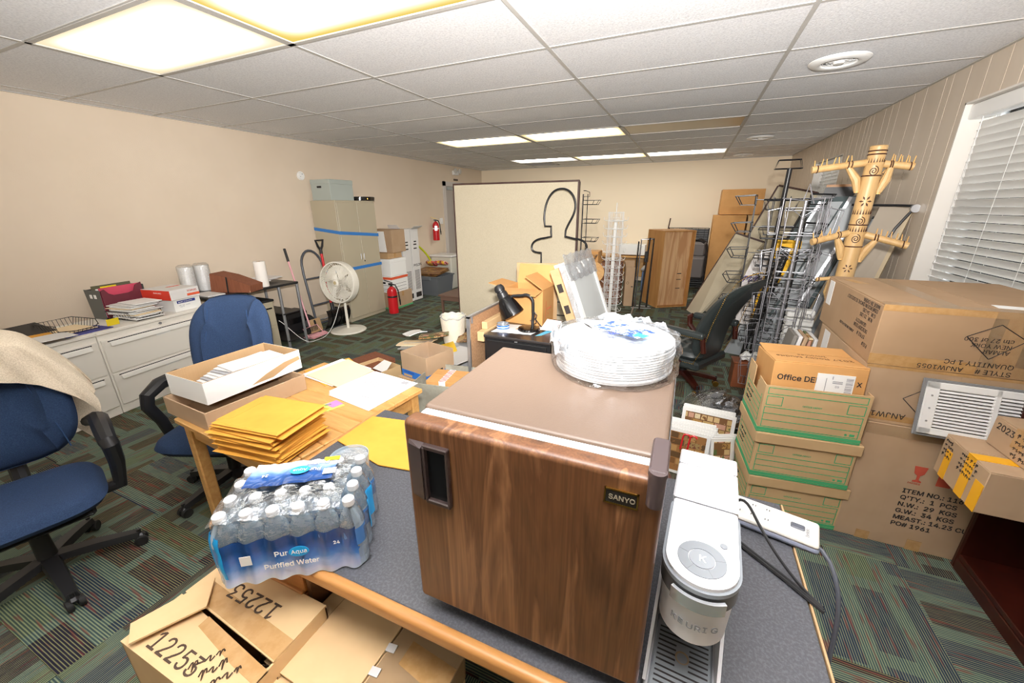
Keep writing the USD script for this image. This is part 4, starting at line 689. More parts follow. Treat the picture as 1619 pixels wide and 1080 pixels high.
# ---------------------------------------------------------------- clutter on the floor left of the cabinet
t = carton('carton', 'open brown carton with a bright blue band, between wooden table and fridge', (-2.03, 2.36, .325), -12, .30, .30, .21, M_card2, top='open')
part(t, 'blue_band', cat(box(-.001, .301, -.001, .301, -.0, .06)), M_blueprint, smooth=False); part(t, 'print', cat(text('STORAGE', .018, (.03, -.0015, .036), (1, 0, 0), (0, 0, 1)), text('PAPER', .03, (.3015, .05, .015), (0, 1, 0), (0, 0, 1))), M_navy, smooth=False); part(t, 'label', box(.02, .12, -.0016, .0, .005, .025), M_card, smooth=False); part(t, 'hand_hole', rb(.298, .303, .12, .17, .06, .08, .003), M_black)
carton('carton', 'brown carton on the floor under the blue-banded carton', (-2.06, 2.34, 0), -12, .36, .36, .322, M_card)
for k in range(6): one('accordion_folder', f'{ORD[5 - k]} reddish brown accordion folder from the top of the pile on the carpet', 'folder', rot(rb(-3.02, -2.68, 2.62, 3.02, .01 + .026 * k, .034 + .026 * k, .004), -18 + k, c=(-2.85, 2.8, 0)), M_brown, group='brown folders piled on the carpet')
t = carton('carton', 'flat open kraft carton in front of the brown folders', (-2.80, 2.62, 0), -14, .36, .24, .2, M_card4, top='open'); part(t, 'paper', slab([(.1, .1, .15), (.3, .1, .15), (.28, .2, .22), (.16, .2, .22)], .002), M_paper, smooth=False)
one('canvas_bag', 'dark brown crumpled bag on the floor before the blue-banded carton', 'bag', rot(cushion(.42, .2, .2, 20, 16, shape=lambda x, z: (0, .02 * math.sin(9 * x + 5 * z), .02 * math.sin(14 * x))), 62, (1, 0, 0)).apply_translation((-2.2, 2.15, .07)), mat('bag_brown', (84, 70, 58), .9))
t = thing('paper_bin', 'white waxed paper-lined round bin standing among the papers', 'bin', (-2.19, 3.42, .26)); rgp = np.random.default_rng(2); jag = rgp.uniform(-.012, .014, 37); jag[-1] = jag[0]
part(t, 'body', grid(lambda u, v: ((.105 + .03 * v) * math.cos(2 * math.pi * u), (.105 + .03 * v) * math.sin(2 * math.pi * u), v * .29 + (jag[int(round(u * 36))] if v > .9 else 0)), 37, 7, t=-.004), mat('waxed_white', (236, 228, 210), .5, bump=(30, .006))); part(t, 'bottom', cyl((0, 0, .002), (0, 0, .006), .104), '/World/Looks/waxed_white')
part(t, 'liner', grid(lambda u, v: ((.13 + .012 * math.sin(v * 3)) * math.cos(2 * math.pi * u), (.13 + .012 * math.sin(v * 3)) * math.sin(2 * math.pi * u), .27 + .025 * v + .01 * math.sin(u * 40)), 60, 4, t=.001), M_film2)
t = thing('plastic_tote', 'translucent grey tote under a heap of papers beside the cork board', 'tote', (-2.2, 2.98, 0)); part(t, 'body', hull([(x, y, z) for x, y, z in ((.04, .04, 0), (.62, .04, 0), (.62, .62, 0), (.04, .62, 0), (0, 0, .28), (.66, 0, .28), (.66, .66, .28), (0, .66, .28))]), mat('tote_pale', (176, 178, 182), .35)); part(t, 'lid', rb(-.01, .67, -.01, .67, .25, .285, .012), '/World/Looks/tote_pale')
rg = np.random.default_rng(12)
labs = ['yellow-edged magazine lying on the heap beside the white bin', 'cream printed sheet spilling left over the pale tote', 'curled white poster sheet at the heap\'s right side', 'grey crumpled plastic wrap on the heap of papers', 'tan cardboard offcut on the heap against the cork board', 'orange-brown leaflet under the white bin', 'white newsprint corner at the left end of the heap', 'cream leaflet bundle behind the blue-banded carton']
for k, (x, y, w, d, yw, m) in enumerate(((-2.1, 3.1, .2, .28, 40, 'y'), (-2.45, 3.12, .36, .24, 15, M_manila), (-1.85, 2.95, .4, .5, -10, M_paper2), (-2.38, 3.0, .3, .2, 20, M_film2), (-1.72, 3.25, .16, .2, 5, M_card), (-1.95, 3.4, .3, .24, 20, M_pic1), (-2.55, 3.22, .2, .2, -30, M_paper), (-2.3, 3.22, .3, .22, 30, M_pic3))):
    z0 = .29 + .012 * k; one('heap_sheet', labs[k], 'papers', rot(grid(lambda u, v: (x + w * (u - .5), y + d * (v - .5), z0 + .03 * u * u + .015 * math.sin(3 * v + k)), 8, 8, t=.008), yw, c=(x, y, 0)), (mat('mag_yellow', (236, 190, 40), .5) if m == 'y' else m))
t = thing('wooden_crate', 'weathered grey wooden crate beside the blue-banded carton', 'crate', (-1.70, 2.13, 0), 8)
for q, nm in (([(0, 0, 0), (.3, 0, 0), (.33, -.02, .42), (-.03, -.02, .42)], 'side'), ([(.3, .34, 0), (0, .34, 0), (-.03, .36, .42), (.33, .36, .42)], 'side'), ([(0, .34, 0), (0, 0, 0), (-.03, -.02, .42), (-.03, .36, .42)], 'side'), ([(.3, 0, 0), (.3, .34, 0), (.33, .36, .42), (.33, -.02, .42)], 'side'), ([(0, 0, .01), (.3, 0, .01), (.3, .34, .01), (0, .34, .01)], 'bottom')): part(t, nm, slab(q, .008), mat('weathered', (168, 166, 152), .8, var=(8, (148, 144, 130), .4, .6)) if not UsdShade.Material.Get(stage, '/World/Looks/weathered') else '/World/Looks/weathered', smooth=False)
t = carton('carton', 'small kraft carton with red and white tape lying in the wooden crate', (-1.62, 2.12, .40), 10, .26, .22, .05, M_card3, tape_=False); part(t, 'tape', box(.1, .15, -.001, .221, .0, .0512), M_paper, smooth=False); part(t, 'tape_stripe', cat(*[slab([(.102, y_, .0514), (.148, y_ + .02, .0514), (.148, y_ + .032, .0514), (.102, y_ + .012, .0514)], .0005) for y_ in np.arange(.0, .19, .03)]), M_redink, smooth=False)
# ---------------------------------------------------------------- back of the room
t = thing('white_wire_spinner', 'tall white wire rack on a pole by the framed panel', 'wire rack', (-.977, 5.875, 0))
part(t, 'pole', cyl((0, 0, 0), (0, 0, 1.42), .026, n=16), WHITE); part(t, 'spike', cyl((0, 0, 1.4), (0, 0, 1.68), .006, n=8), WHITE); part(t, 'foot', cat(*[tube([(0, 0, .03), (.26 * math.cos(a), .26 * math.sin(a), .012)], .01, 6) for a in (.4, 2.0, 3.5, 5.1)]), WHITE)
for s in range(4):
    a = math.pi / 2 * s + .4; u = np.array([-math.sin(a), math.cos(a), 0]); n_ = np.array([math.cos(a), math.sin(a), 0])
    for k in range(13):
        z = .14 + .108 * k; c0 = n_ * .09
        part(t, 'wire_pocket', cat(tube([c0 - u * .075 + [0, 0, z], c0 + u * .075 + [0, 0, z], c0 + u * .075 + n_ * .05 + [0, 0, z + .01], c0 - u * .075 + n_ * .05 + [0, 0, z + .01]], .0032, 4, True),
             tube([c0 + n_ * .05 - u * .075 + [0, 0, z + .01], c0 + n_ * .065 - u * .075 + [0, 0, z + .05], c0 + n_ * .065 + u * .075 + [0, 0, z + .05], c0 + n_ * .05 + u * .075 + [0, 0, z + .01]], .0032, 4)), WHITE, smooth=False)
    part(t, 'upright_wire', cat(*[tube([c0 + u * q + [0, 0, .12], c0 + u * q + [0, 0, 1.56]], .0034, 4) for q in (-.075, 0, .075)], tube([[0, 0, 1.55], c0 + [0, 0, 1.55]], .004, 4)), WHITE, smooth=False)
t = thing('brochure_rack', 'thin dark wire brochure rack peeking past the partition\'s right edge', 'wire rack', (-1.28, 5.15, 0))
part(t, 'post', cat(cyl((0, 0, 0), (0, 0, 1.78), .008, n=8), cyl((.05, .03, 0), (.05, .03, 1.78), .005, n=8)), M_wire)
for k in range(7):
    z = .3 + .226 * k; part(t, 'wire_shelf', cat(tube([(0, 0, z + .05), (.2, 0, z + .05), (.17, 0, z), (0, 0, z)], .0042, 5), tube([(0, .12, z + .05), (.2, .12, z + .05), (.17, .12, z), (0, .12, z)], .0042, 5), tube([(.2, 0, z + .05), (.2, .12, z + .05)], .0042, 5), tube([(.17, 0, z), (.17, .12, z)], .0042, 5), tube([(.12, 0, z), (.14, 0, z + .05)], .0035, 5)), M_wire, smooth=False)
part(t, 'top_hook', tube([(0, 0, 1.75), (.08, 0, 1.75), (.08, 0, 1.8), (.03, 0, 1.82), (0, 0, 1.82)], .004, 5), M_wire)
carton('carton', 'tan carton stack piece behind the white wire rack, the upper one', (-1.42, 5.8, .74), 0, .24, .3, .27, M_card3); carton('carton', 'tan carton under the upper tan carton by the partition', (-1.68, 5.8, .0), 0, .42, .35, .74, M_card3)
t = carton('carton', 'tall brown open carton between chrome rack legs', (-.905, 6.84, 0), 14, .16, .24, .66, M_card2, top='open', flaps=(('b', .09, 5), ('l', .09, 12))); part(t, 'print', cat(rot(lathe([(.018, 0), (.022, 0), (.022, .001), (.018, .001), (.018, 0)], 16), 90, (1, 0, 0)).apply_translation((.04, -.0005, .4)), box(.1, .13, -.001, .001, .33, .345)), M_ink, smooth=False)
t = carton('carton', 'reddish brown carton behind the white wire rack\'s lower half', (-1.35, 6.9, 0), 0, .34, .3, .72, mat('carton_red_brown', (136, 92, 66), .8), top='open')
one('white_carton', 'white carton with a torn edge low against the back wall', 'carton', rb(-1.4, -.85, 9.1, 9.4, .62, .84, .004), M_paper)
one('box_stand', 'wooden shelf carrying things along the back wall', 'shelf', cat(rb(-1.9, -.1, 9.05, 9.45, .56, .6, .004), rb(-1.9, -1.86, 9.05, 9.45, 0, .56), rb(-.16, -.12, 9.05, 9.45, 0, .56), rb(-1.86, -.16, 9.42, 9.45, .1, .5)), M_pine)
M_rackm = mat('rack_metal', (92, 90, 90), .3, metal=.8)
t = thing('garment_rack', 'chrome and black square-tube garment rack behind the tall brown carton', 'rack', (-.645, 6.74, 0), -8)
part(t, 'frame', tube([(-.06, -.02, .03), (-.05, 0, 1.13), (.13, .05, 1.14), (.12, .05, .03)], .016, 4), M_rackm, smooth=False); part(t, 'frame', tube([(.06, -.18, .02), (.08, .0, 1.16)], .014, 4), M_rackm, smooth=False); part(t, 'frame', tube([(-.085, -.06, .03), (-.08, -.04, 1.1)], .012, 4), M_blackmetal, smooth=False)
part(t, 'floor_bar', cat(tube([(-.1, -.08, .02), (.2, .02, .02)], .01, 4), tube([(.02, -.5, .016), (-.08, .0, .02)], .013, 4), tube([(-.06, .12, .02), (.16, .13, .02)], .01, 4)), M_chrome, smooth=False); part(t, 'clamp', rb(.035, .085, -.06, .0, .78, .95, .006), M_black)
t = thing('broom', 'green-headed broom leaning on the back wall beside the plywood shell', 'broom', (-.45, 9.0, .6)); part(t, 'handle', cyl((-.03, .0, .05), (.03, .42, .78), .013, n=10), M_walnutedge); part(t, 'head', rb(-.16, .14, -.04, .04, .0, .05, .012), mat('broom_green', (46, 168, 84), .6))
t = thing('figurine', 'small white and red snowman figure on the shelf by the broom', 'figurine', (-.26, 9.1, .6)); part(t, 'body', lathe([(0, 0), (.07, .02), (.08, .08), (.05, .14), (.06, .19), (.04, .24), (0, .25)], 20), WHITE); part(t, 'hat', lathe([(.06, .22), (.05, .24), (.03, .3), (0, .32)], 16), M_red); part(t, 'scarf', lathe([(.052, .13), (.062, .14), (.055, .16)], 16), M_red)
t = thing('blue_tub', 'slate blue plastic tub on the floor beside the plywood shell', 'tub', (-.78, 8.2, 0)); part(t, 'body', rb(0, .5, 0, .4, 0, .42, .03), mat('tub_blue', (96, 120, 158), .5)); part(t, 'lid', rb(-.02, .52, -.02, .42, .42, .47, .012), mat('tub_grey', (150, 150, 150), .5))
one('wood_disc', 'round wooden disc leaning by the white wire rack', 'disc', rot(lathe([(0, 0), (.15, 0), (.155, .006), (.15, .014), (0, .014)], 32), 70, (1, .3, 0)).apply_translation((-1.2, 5.62, .74)), M_pine)
# plywood shell
t = thing('plywood_shell', 'raw plywood drawer shell standing upright on the carpet', 'wooden box', (-.371, 6.893, 0), 33)
W1, D1_, H1 = .56, .52, 1.26
part(t, 'side_panel', rb(0, .02, .0, D1_, 0, H1, .002), M_ply, smooth=False); part(t, 'side_panel', rb(W1 - .02, W1, 0, D1_, 0, H1, .002), M_ply, smooth=False); part(t, 'end_panel', rb(.02, W1 - .02, 0, D1_, H1 - .02, H1, .002), M_ply, smooth=False); part(t, 'end_panel', rb(.02, W1 - .02, 0, D1_, 0, .02, .002), M_ply, smooth=False)
part(t, 'back_panel', rb(.02, W1 - .02, .085, .097, .02, H1 - .02, .001), M_plyface, smooth=False); part(t, 'pencil_mark', cat(*[box(W1 - .2, W1 - .12, .0445, .0455, z, z + .012) for z in (.3, .45, .55)]).apply_translation((0, .04, 0)), M_ink, smooth=False)
# folding chairs and black cage
for k, lab in enumerate(('grey-padded folding chair leaning foremost by the plywood shell', 'grey-padded folding chair in the middle of the leaning three', 'grey-padded folding chair rearmost against the back wall')):
    t = thing('folding_chair', lab, 'folding chair', (.12 + .02 * k, 8.42 + .2 * k, 0))
    fr2 = [(-.22, -.1, .0), (-.2, .08, .8)] + [tuple(q) for q in arc((0, .09, .82), .2, 180, 0, 9)] + [(.2, .08, .8), (.22, -.1, 0)]
    part(t, 'frame', tube(fr2, .012, 8), M_blackmetal); part(t, 'back_pad', rb(-.17, .17, .03, .06, .72, .95, .02), mat('chair_grey', (112, 106, 104), .7) if k == 0 else '/World/Looks/chair_grey'); part(t, 'seat', rb(-.19, .19, .0, .045, .3, .68, .02), '/World/Looks/chair_grey'); part(t, 'brace', cat(cyl((-.21, -.02, .22), (.21, -.02, .22), .009), cyl((-.2, .05, .12), (.2, .05, .12), .009)), M_blackmetal)
t = thing('wire_cage', 'black wire mesh panel standing behind the folding chairs', 'wire panel', (-.03, 9.2, 0)); part(t, 'frame', tube([(-.38, 0, .02), (-.38, 0, 1.2), (.38, 0, 1.2), (.38, 0, .02)], .012, 6, True), M_blackmetal); part(t, 'mesh', cat(*[tube([(-.38, 0, z), (.38, 0, z)], .004, 4) for z in np.arange(.08, 1.18, .045)], *[tube([(x, 0, .02), (x, 0, 1.2)], .003, 4) for x in np.arange(-.3, .34, .12)]), M_blackmetal, smooth=False); part(t, 'backing', box(-.38, .38, .06, .09, .02, 1.18), M_black, smooth=False)
t = thing('chrome_rail', 'thin chrome garment rail in front of the folding chairs', 'rack', (-.06, 7.6, 0)); part(t, 'rail', tube([(-.22, .3, 1.24), (.14, .1, 1.2)], .012, 8), M_chrome); part(t, 'post', cyl((.13, .1, .06), (.13, .1, 1.2), .011, n=10), M_chrome); part(t, 'foot', cat(cyl((.0, .0, .02), (.26, .2, .02), .01), cyl((.13, .1, .02), (.13, .1, .2), .016)), M_chrome)
# tall cartons in the back right
carton('carton', 'tall brown carton standing in the back right corner', (.38, 8.75, 0), 0, .55, .5, 1.46, M_card3)
carton('carton', 'upper brown carton on the tall one in the back right corner', (.47, 8.85, 1.47), 0, .7, .5, .45, M_card3, tape_=M_clrtape)
carton('carton', 'brown carton close right of the tall one by the back wall', (.96, 8.75, 0), 0, .55, .5, 1.46, M_card4)
# leaning cream boards with dark edges
def lean(name, label, cat_, q, t_, m, edge=None, em=M_walnutedge):
    th = thing(name, label, cat_, (0, 0, 0)); part(th, 'face', slab(q, -t_), m, smooth=False)
    q = [np.array(a, float) for a in q]; n_ = np.cross(q[1] - q[0], q[3] - q[0]); n_ /= np.linalg.norm(n_)
    for a, b in edge or []:
        e = q[b] - q[a]; s_ = np.cross(n_, e); s_ /= np.linalg.norm(s_); part(th, 'edge_strip', slab([q[a] - s_ * .008 + n_ * .004, q[b] - s_ * .008 + n_ * .004, q[b] + s_ * .018 + n_ * .004, q[a] + s_ * .018 + n_ * .004], -t_ - .008), em, smooth=False)
    return th
lean('leaning_board', 'cream tabletop board leaning right, the lower of two with dark edges', 'board', [(.1, 6.95, .0), (.26, 6.55, .0), (1.0, 6.85, 1.12), (.66, 7.25, 1.22)], .03, M_partit, [(0, 3), (3, 2)])
lean('leaning_board', 'tall cream board leaning against the right wall with a dark edge strip', 'board', [(.36, 7.0, .0), (.75, 6.6, .0), (1.50, 6.8, 1.78), (1.10, 7.2, 1.9)], .03, M_partit, [(0, 3), (3, 2)])
# grey panels, tubes and boards leaning at the right wall
M_gp = mat('panel_slate', (92, 106, 110), .5); M_gp2 = mat('panel_light_grey', (150, 156, 160), .45); M_gp3 = mat('panel_taupe', (172, 160, 144), .6)
lean('slate_board', 'dark slate panel leaning widest behind the chrome wire rack', 'panel', [(.62, 5.45, 0), (1.1, 5.0, 0), (1.56, 5.0, 1.72), (1.16, 5.45, 1.7)], .025, M_gp, [(0, 3)], M_blackmetal)
lean('steel_shelf', 'long light grey metal shelf leaning left of the bamboo rack\'s pole', 'panel', [(.55, 4.95, 0), (.72, 4.9, 0), (1.3, 4.9, 1.66), (1.14, 4.95, 1.66)], .03, M_gp2, [(0, 3)], M_alu)
lean('steel_shelf', 'second light grey metal shelf leaning in front of the slate panel', 'panel', [(.72, 4.78, 0), (.88, 4.74, 0), (1.42, 4.74, 1.6), (1.26, 4.78, 1.6)], .03, M_gp2, [(1, 2)], M_alu)
lean('steel_shelf', 'light grey metal shelf whose top shows behind the bamboo rack\'s pole', 'panel', [(.86, 4.95, 0), (1.02, 4.92, 0), (1.53, 4.92, 1.7), (1.37, 4.95, 1.7)], .03, M_gp2, [(0, 3)], M_alu)
lean('dark_board', 'black-edged board top showing behind the bamboo rack', 'board', [(.9, 5.58, 0), (1.1, 5.53, 0), (1.57, 5.53, 1.82), (1.3, 5.58, 1.82)], .03, M_black, [(3, 2)], M_oak)
for k in range(3):
    x = 1.0 + .078 * k; t = thing('grey_tube', ('leftmost of three grey tubes leaning behind the bamboo pole', 'middle of three grey tubes leaning behind the bamboo pole', 'rightmost of three grey tubes leaning behind the bamboo pole')[k], 'tube', (x, 4.4, 0)); part(t, 'tube', cyl((0, 0, 0), (.36, .04, 1.52), .028, n=18), M_gp2); part(t, 'end_cap', cat(cyl((.358, .04, 1.51), (.362, .04, 1.53), .032), tube([(.36, .04, 1.53), (.37, .03, 1.55), (.385, .02, 1.54)], .005, 6)), M_blackmetal)
t = lean('taupe_board', 'taupe tabletop board with a pale wood edge leaning nearest the window', 'board', [(1.08, 4.32, 0), (1.3, 4.2, 0), (1.565, 4.2, 1.6), (1.40, 4.32, 1.62)], .03, M_gp3, [(1, 2)], mat('edge_pale', (190, 172, 140), .5)); part(t, 'leg_bracket', cat(tube([(1.55, 4.17, 1.58), (1.48, 4.16, 1.45), (1.46, 4.16, 1.38)], .01, 6), tube([(1.2, 4.28, 1.63), (1.56, 4.18, 1.62)], .01, 6)), M_blackmetal); part(t, 'caster', mv(rot(lathe([(0, -.014), (.03, -.014), (.032, 0), (.03, .014), (0, .014)], 20), 90, (1, 0, 0)), 1.56, 4.15, 1.6), M_alu)
# ---------------------------------------------------------------- wire spinners
def holder(w, h, dp, r, ox):
    """trapezoid brochure holder hung at radius ox, opening outwards along +x"""
    B = [(ox, -w / 2, h), (ox, w / 2, h), (ox, w / 2 * .8, 0), (ox, -w / 2 * .8, 0)]; Fq = [(ox + dp, -w / 2, h * .9), (ox + dp, w / 2, h * .9), (ox + dp * .7, w / 2 * .8, 0), (ox + dp * .7, -w / 2 * .8, 0)]
    return cat(tube(B, r, 5, True), tube(Fq, r, 5, True), *[tube([B[i], Fq[i]], r, 5) for i in range(4)], tube([((B[2][0] + Fq[2][0]) / 2, B[2][1], 0), ((B[3][0] + Fq[3][0]) / 2, B[3][1], 0)], r * .8, 5))
t = thing('black_wire_spinner', 'black pole spinner rack with dark wire holders behind the chrome one', 'wire rack', (.712, 4.33, 0))
part(t, 'pole', cyl((0, 0, .04), (.008, 0, 1.93), .02, n=14), M_blackmetal); part(t, 'base', lathe([(0, 0), (.13, 0), (.13, .012), (.03, .04), (0, .04)], 36), M_blackmetal)
part(t, 'sign_holder', cat(tube([(-.1, 0, 1.93), (.1, 0, 1.93), (.08, 0, 2.0), (-.08, 0, 2.0)], .0045, 5, True), tube([(-.1, .05, 1.93), (.1, .05, 1.93), (.08, .05, 2.0), (-.08, .05, 2.0)], .0045, 5, True), *[tube([(x, 0, z), (x, .05, z)], .004, 5) for x, z in ((-.1, 1.93), (.1, 1.93), (.08, 2.0), (-.08, 2.0))]), M_blackmetal, smooth=False)
for k in range(6):
    z = .42 + .235 * k
    for s in range(4): part(t, 'wire_holder', rot(holder(.25, .085, .16, .0042, .2), 80 + 90 * s).apply_translation((0, 0, z + .04 * (s % 2))), M_blackmetal, smooth=False)
    part(t, 'spoke', cat(*[tube([(0, 0, z + .085), (.2 * math.cos(a), .2 * math.sin(a), z + .085)], .004, 5) for a in np.radians([80, 170, 260, 350])]), M_blackmetal, smooth=False)
part(t, 'upright_wire', cat(*[tube([(.2 * math.cos(a) - d * math.sin(a), .2 * math.sin(a) + d * math.cos(a), .4), (.2 * math.cos(a) - d * math.sin(a), .2 * math.sin(a) + d * math.cos(a), 1.7)], .004, 5) for a in np.radians([80, 170, 260, 350]) for d in (-.06, .06)]), M_blackmetal, smooth=False)
M_spin = mat('spinner_wire', (160, 160, 166), .32, metal=.6)
t = thing('chrome_wire_spinner', 'shiny chrome wire spinner rack in front of the black one', 'wire rack', (.765, 3.72, 0))
part(t, 'base', lathe([(0, 0), (.15, 0), (.15, .01), (.03, .03), (0, .03)], 36), M_spin); part(t, 'pole', cyl((0, 0, .02), (0, 0, 1.66), .011, n=10), M_spin); part(t, 'top_hook', tube([(-.02, 0, 1.66), (0, 0, 1.78), (.012, 0, 1.74), (.05, 0, 1.64)], .005, 6), M_spin)
part(t, 'top_ring', cat(tube([(.21 * math.cos(a), .21 * math.sin(a), 1.68) for a in np.radians([35, 125, 215, 305])], .0045, 6, True), *[tube([(0, 0, 1.66), (.21 * math.cos(a), .21 * math.sin(a), 1.68)], .004, 5) for a in np.radians([35, 125, 215, 305])]), M_spin, smooth=False)
for s in range(4):
    a = math.radians(80 + 90 * s); n_ = np.array([math.cos(a), math.sin(a), 0]); u = np.array([-n_[1], n_[0], 0])
    for q in (-.1, .1): part(t, 'upright_wire', tube([n_ * .14 + u * q + [0, 0, .12], n_ * .14 + u * q + [0, 0, 1.68]], .0034, 5), M_spin)
    for k in range(5):
        z = .16 + .315 * k; part(t, 'wire_pocket', rot(holder(.24, .19, .075, .0025, .15), 80 + 90 * s).apply_translation((0, 0, z)), M_spin, smooth=False)
        part(t, 'wire_brace', tube([n_ * .15 + u * -.1 + [0, 0, z + .2], n_ * .16 + [0, 0, z + .12], n_ * .15 + u * .1 + [0, 0, z + .2]], .0028, 5), M_spin, smooth=False)
# things behind the spinners
t = thing('yellow_stand', 'yellow folding tool stand leaning behind the wire spinner racks', 'stand', (.0, 4.72, 0)); part(t, 'frame', cat(slab([(.70, 0, .5), (.74, 0, .46), (1.0, 0, 1.24), (.95, 0, 1.28)], .04), slab([(.80, 0, 1.26), (1.0, 0, 1.22), (1.0, 0, 1.3), (.80, 0, 1.32)], .05), slab([(.70, 0, .48), (.8, 0, 1.3), (.84, 0, 1.3), (.75, 0, .46)], .03)), mat('tool_yellow', (240, 184, 20), .45), smooth=False); part(t, 'strut', cat(cyl((.74, -.06, .3), (.9, -.02, 1.2), .03), cyl((.68, -.1, .1), (.80, -.06, 1.1), .022)), M_black)
one('handwritten_board', 'white board with purple handwriting leaning behind the wire racks', 'board', slab([(.45, 4.82, .4), (.78, 4.82, .4), (.95, 4.9, 1.15), (.66, 4.9, 1.15)], .012), mat('board_lilac', (206, 202, 200), .6), smooth=False)
for k in range(6): one('foam_block', f'{ORD[5 - k]} white foam tray from the top of the stack behind the chrome rack', 'foam', rot(rb(.86, 1.06, 3.96, 4.06, .34 + .075 * k, .405 + .075 * k, .008), (k * 37 % 5) - 2, c=(.96, 4.0, 0)), mat('foam_white', (234, 234, 230), .8) if k == 0 else '/World/Looks/foam_white', group='foam trays stacked by the wire spinner')
one('foam_stand', 'dark box carrying the stack of white foam trays', 'box', rb(.86, 1.06, 3.95, 4.07, 0, .335, .004), M_walnutedge)
t = thing('wood_box', 'reddish wooden box at the foot of the chrome wire rack', 'wooden box', (.53, 3.93, 0), 4); part(t, 'body', rb(0, .3, 0, .15, 0, .24, .006), mat('box_mahogany', (128, 72, 44), .4)); part(t, 'lid', rb(-.008, .308, -.008, .158, .24, .26, .005), '/World/Looks/box_mahogany')
one('white_cloth', 'crumpled white cloth on the reddish wooden box', 'cloth', cushion(.22, .13, .09, 20, 16, shape=lambda x, z: (0, .012 * math.sin(9 * x), .014 * math.sin(11 * z + 5 * x))).apply_transform(trimesh.transformations.rotation_matrix(1.35, (1, 0, 0))).apply_translation((.68, 4.0, .305)), M_paper)
for k in range(5): one('catalogue', ('leftmost','second','middle','fourth','rightmost')[k] + ' upright catalogue in the row beside the big cartons', 'catalogue', rot(rb(.70 + .03 * k, .722 + .03 * k, 3.05, 3.25, .56, .8, .003), 8, (0, 1, 0), (.75, 3.1, .6)), (mat('cat_grey', (130, 126, 120), .5), M_paper2, M_card2, M_pic3, M_paper2)[k], group='catalogues beside the big cartons')
one('catalogue_stand', 'brown crate carrying the upright catalogues beside the cartons', 'crate', rb(.69, .89, 3.03, 3.27, 0, .55, .004), M_card)
# ---------------------------------------------------------------- bamboo coat rack
M_bam = mat('bamboo', (190, 156, 106), .45, var=((30, 30, 5), (172, 136, 86), .4, .75)); M_burn = mat('burnt_mark', (74, 44, 26), .7); M_peg = mat('bamboo_peg', (206, 160, 96), .5)
t = thing('bamboo_coat_rack', 'tall bamboo coat rack with burnt star marks before the window wall', 'coat rack', (1.02, 3.42, 0))
pole = [(.062, 0), (.062, .55), (.066, .565), (.06, .58), (.06, 1.02), (.064, 1.035), (.058, 1.05), (.057, 1.44), (.062, 1.455), (.054, 1.47), (.052, 1.86), (.058, 1.875), (.05, 1.89), (.05, 1.97), (.052, 1.975), (.046, 1.98), (.04, 1.96), (0, 1.955)]
part(t, 'pole', lathe([(0, 0)] + [(r_ * .9, z_) for r_, z_ in pole], 28), M_bam); part(t, 'foot', cat(*[tube([(0, 0, .22), (.2 * math.cos(a), .2 * math.sin(a), .02)], .03, 10) for a in (.5, 2.1, 3.6, 5.2)]), M_bam)
part(t, 'ring_band', cat(*[lathe([(r, z), (r + .003, z + .004), (r, z + .008)], 28) for r, z in ((.046, 1.925), (.046, 1.945), (.048, 1.8), (.0505, 1.5), (.0515, 1.36))]), M_burn)
def armz(a, z0, z1, L_, r=.0225, pegs=7):
    d = np.array([math.cos(a), math.sin(a), 0]); p0, p1 = d * .03 + [0, 0, z0], d * L_ + [0, 0, z1]; am = part(t, 'arm', tube([p0, (p0 + p1) / 2, p1], [r, r * .92, r], 14), M_bam)
    for k in range(pegs): q = p0 + (p1 - p0) * (.3 + .65 * k / max(pegs - 1, 1)); s = np.array([-d[1], d[0], 0]) * (.016 if k % 2 else -.016); part(am, 'peg', tube([q + s * .4 + [0, 0, r * .8], q + s * 1.6 + [0, 0, r + .035]], [.004, .0025], 6), M_peg)
    part(am, 'burn_band', cat(*[tube(arc(p0 + (p1 - p0) * f, r * 1.0, 0, 360, 13, (-d[1], d[0], 0), (0, 0, 1)), .0035, 4) for f in (.3, .36, .9)]), M_burn, smooth=False)
    m_ = p0 + (p1 - p0) * .34; b0 = d * .055 + [0, 0, z0 - .17]; part(t, 'brace', tube([b0, b0 + d * .02 + [0, 0, .07], m_ - [0, 0, r * .6]], [.018, .026, .016], 10), M_bam); part(t, 'brace_tip', cyl(b0 - [0, 0, .012], b0 + [0, 0, .006], .014), M_peg)
armz(math.radians(183), 1.885, 1.85, .33); armz(math.radians(-8), 1.875, 1.85, .19); armz(math.radians(60), 1.84, 1.80, .2, pegs=3)
armz(math.radians(196), 1.455, 1.39, .26); armz(math.radians(-14), 1.445, 1.38, .27); armz(math.radians(80), 1.44, 1.38, .24, pegs=3); armz(math.radians(185), 1.15, 1.13, .16, r=.014, pegs=0)
for z, R, k in ((1.65, .035, 6), (1.22, .03, 6)):
    for q in range(k):
        a = math.pi * 2 * q / k; r0 = .0505 if z > 1.5 else .0535; th_ = -1.75
        P = [(th_ + (R * f * math.cos(a + s)) / r0, z + R * f * math.sin(a + s)) for f, s in ((.25, 0), (.7, .22), (1.0, 0), (.7, -.22))]
        part(t, 'burnt_petal', TM([(r0 * math.cos(p), r0 * math.sin(p), zz) for p, zz in P] + [(r0 * .9 * math.cos(p), r0 * .9 * math.sin(p), zz) for p, zz in P], [(0, 1, 2), (0, 2, 3), (4, 6, 5), (4, 7, 6), (0, 4, 1), (1, 4, 5), (1, 5, 2), (2, 5, 6), (2, 6, 3), (3, 6, 7), (3, 7, 0), (0, 7, 4)]), M_burn, smooth=False)
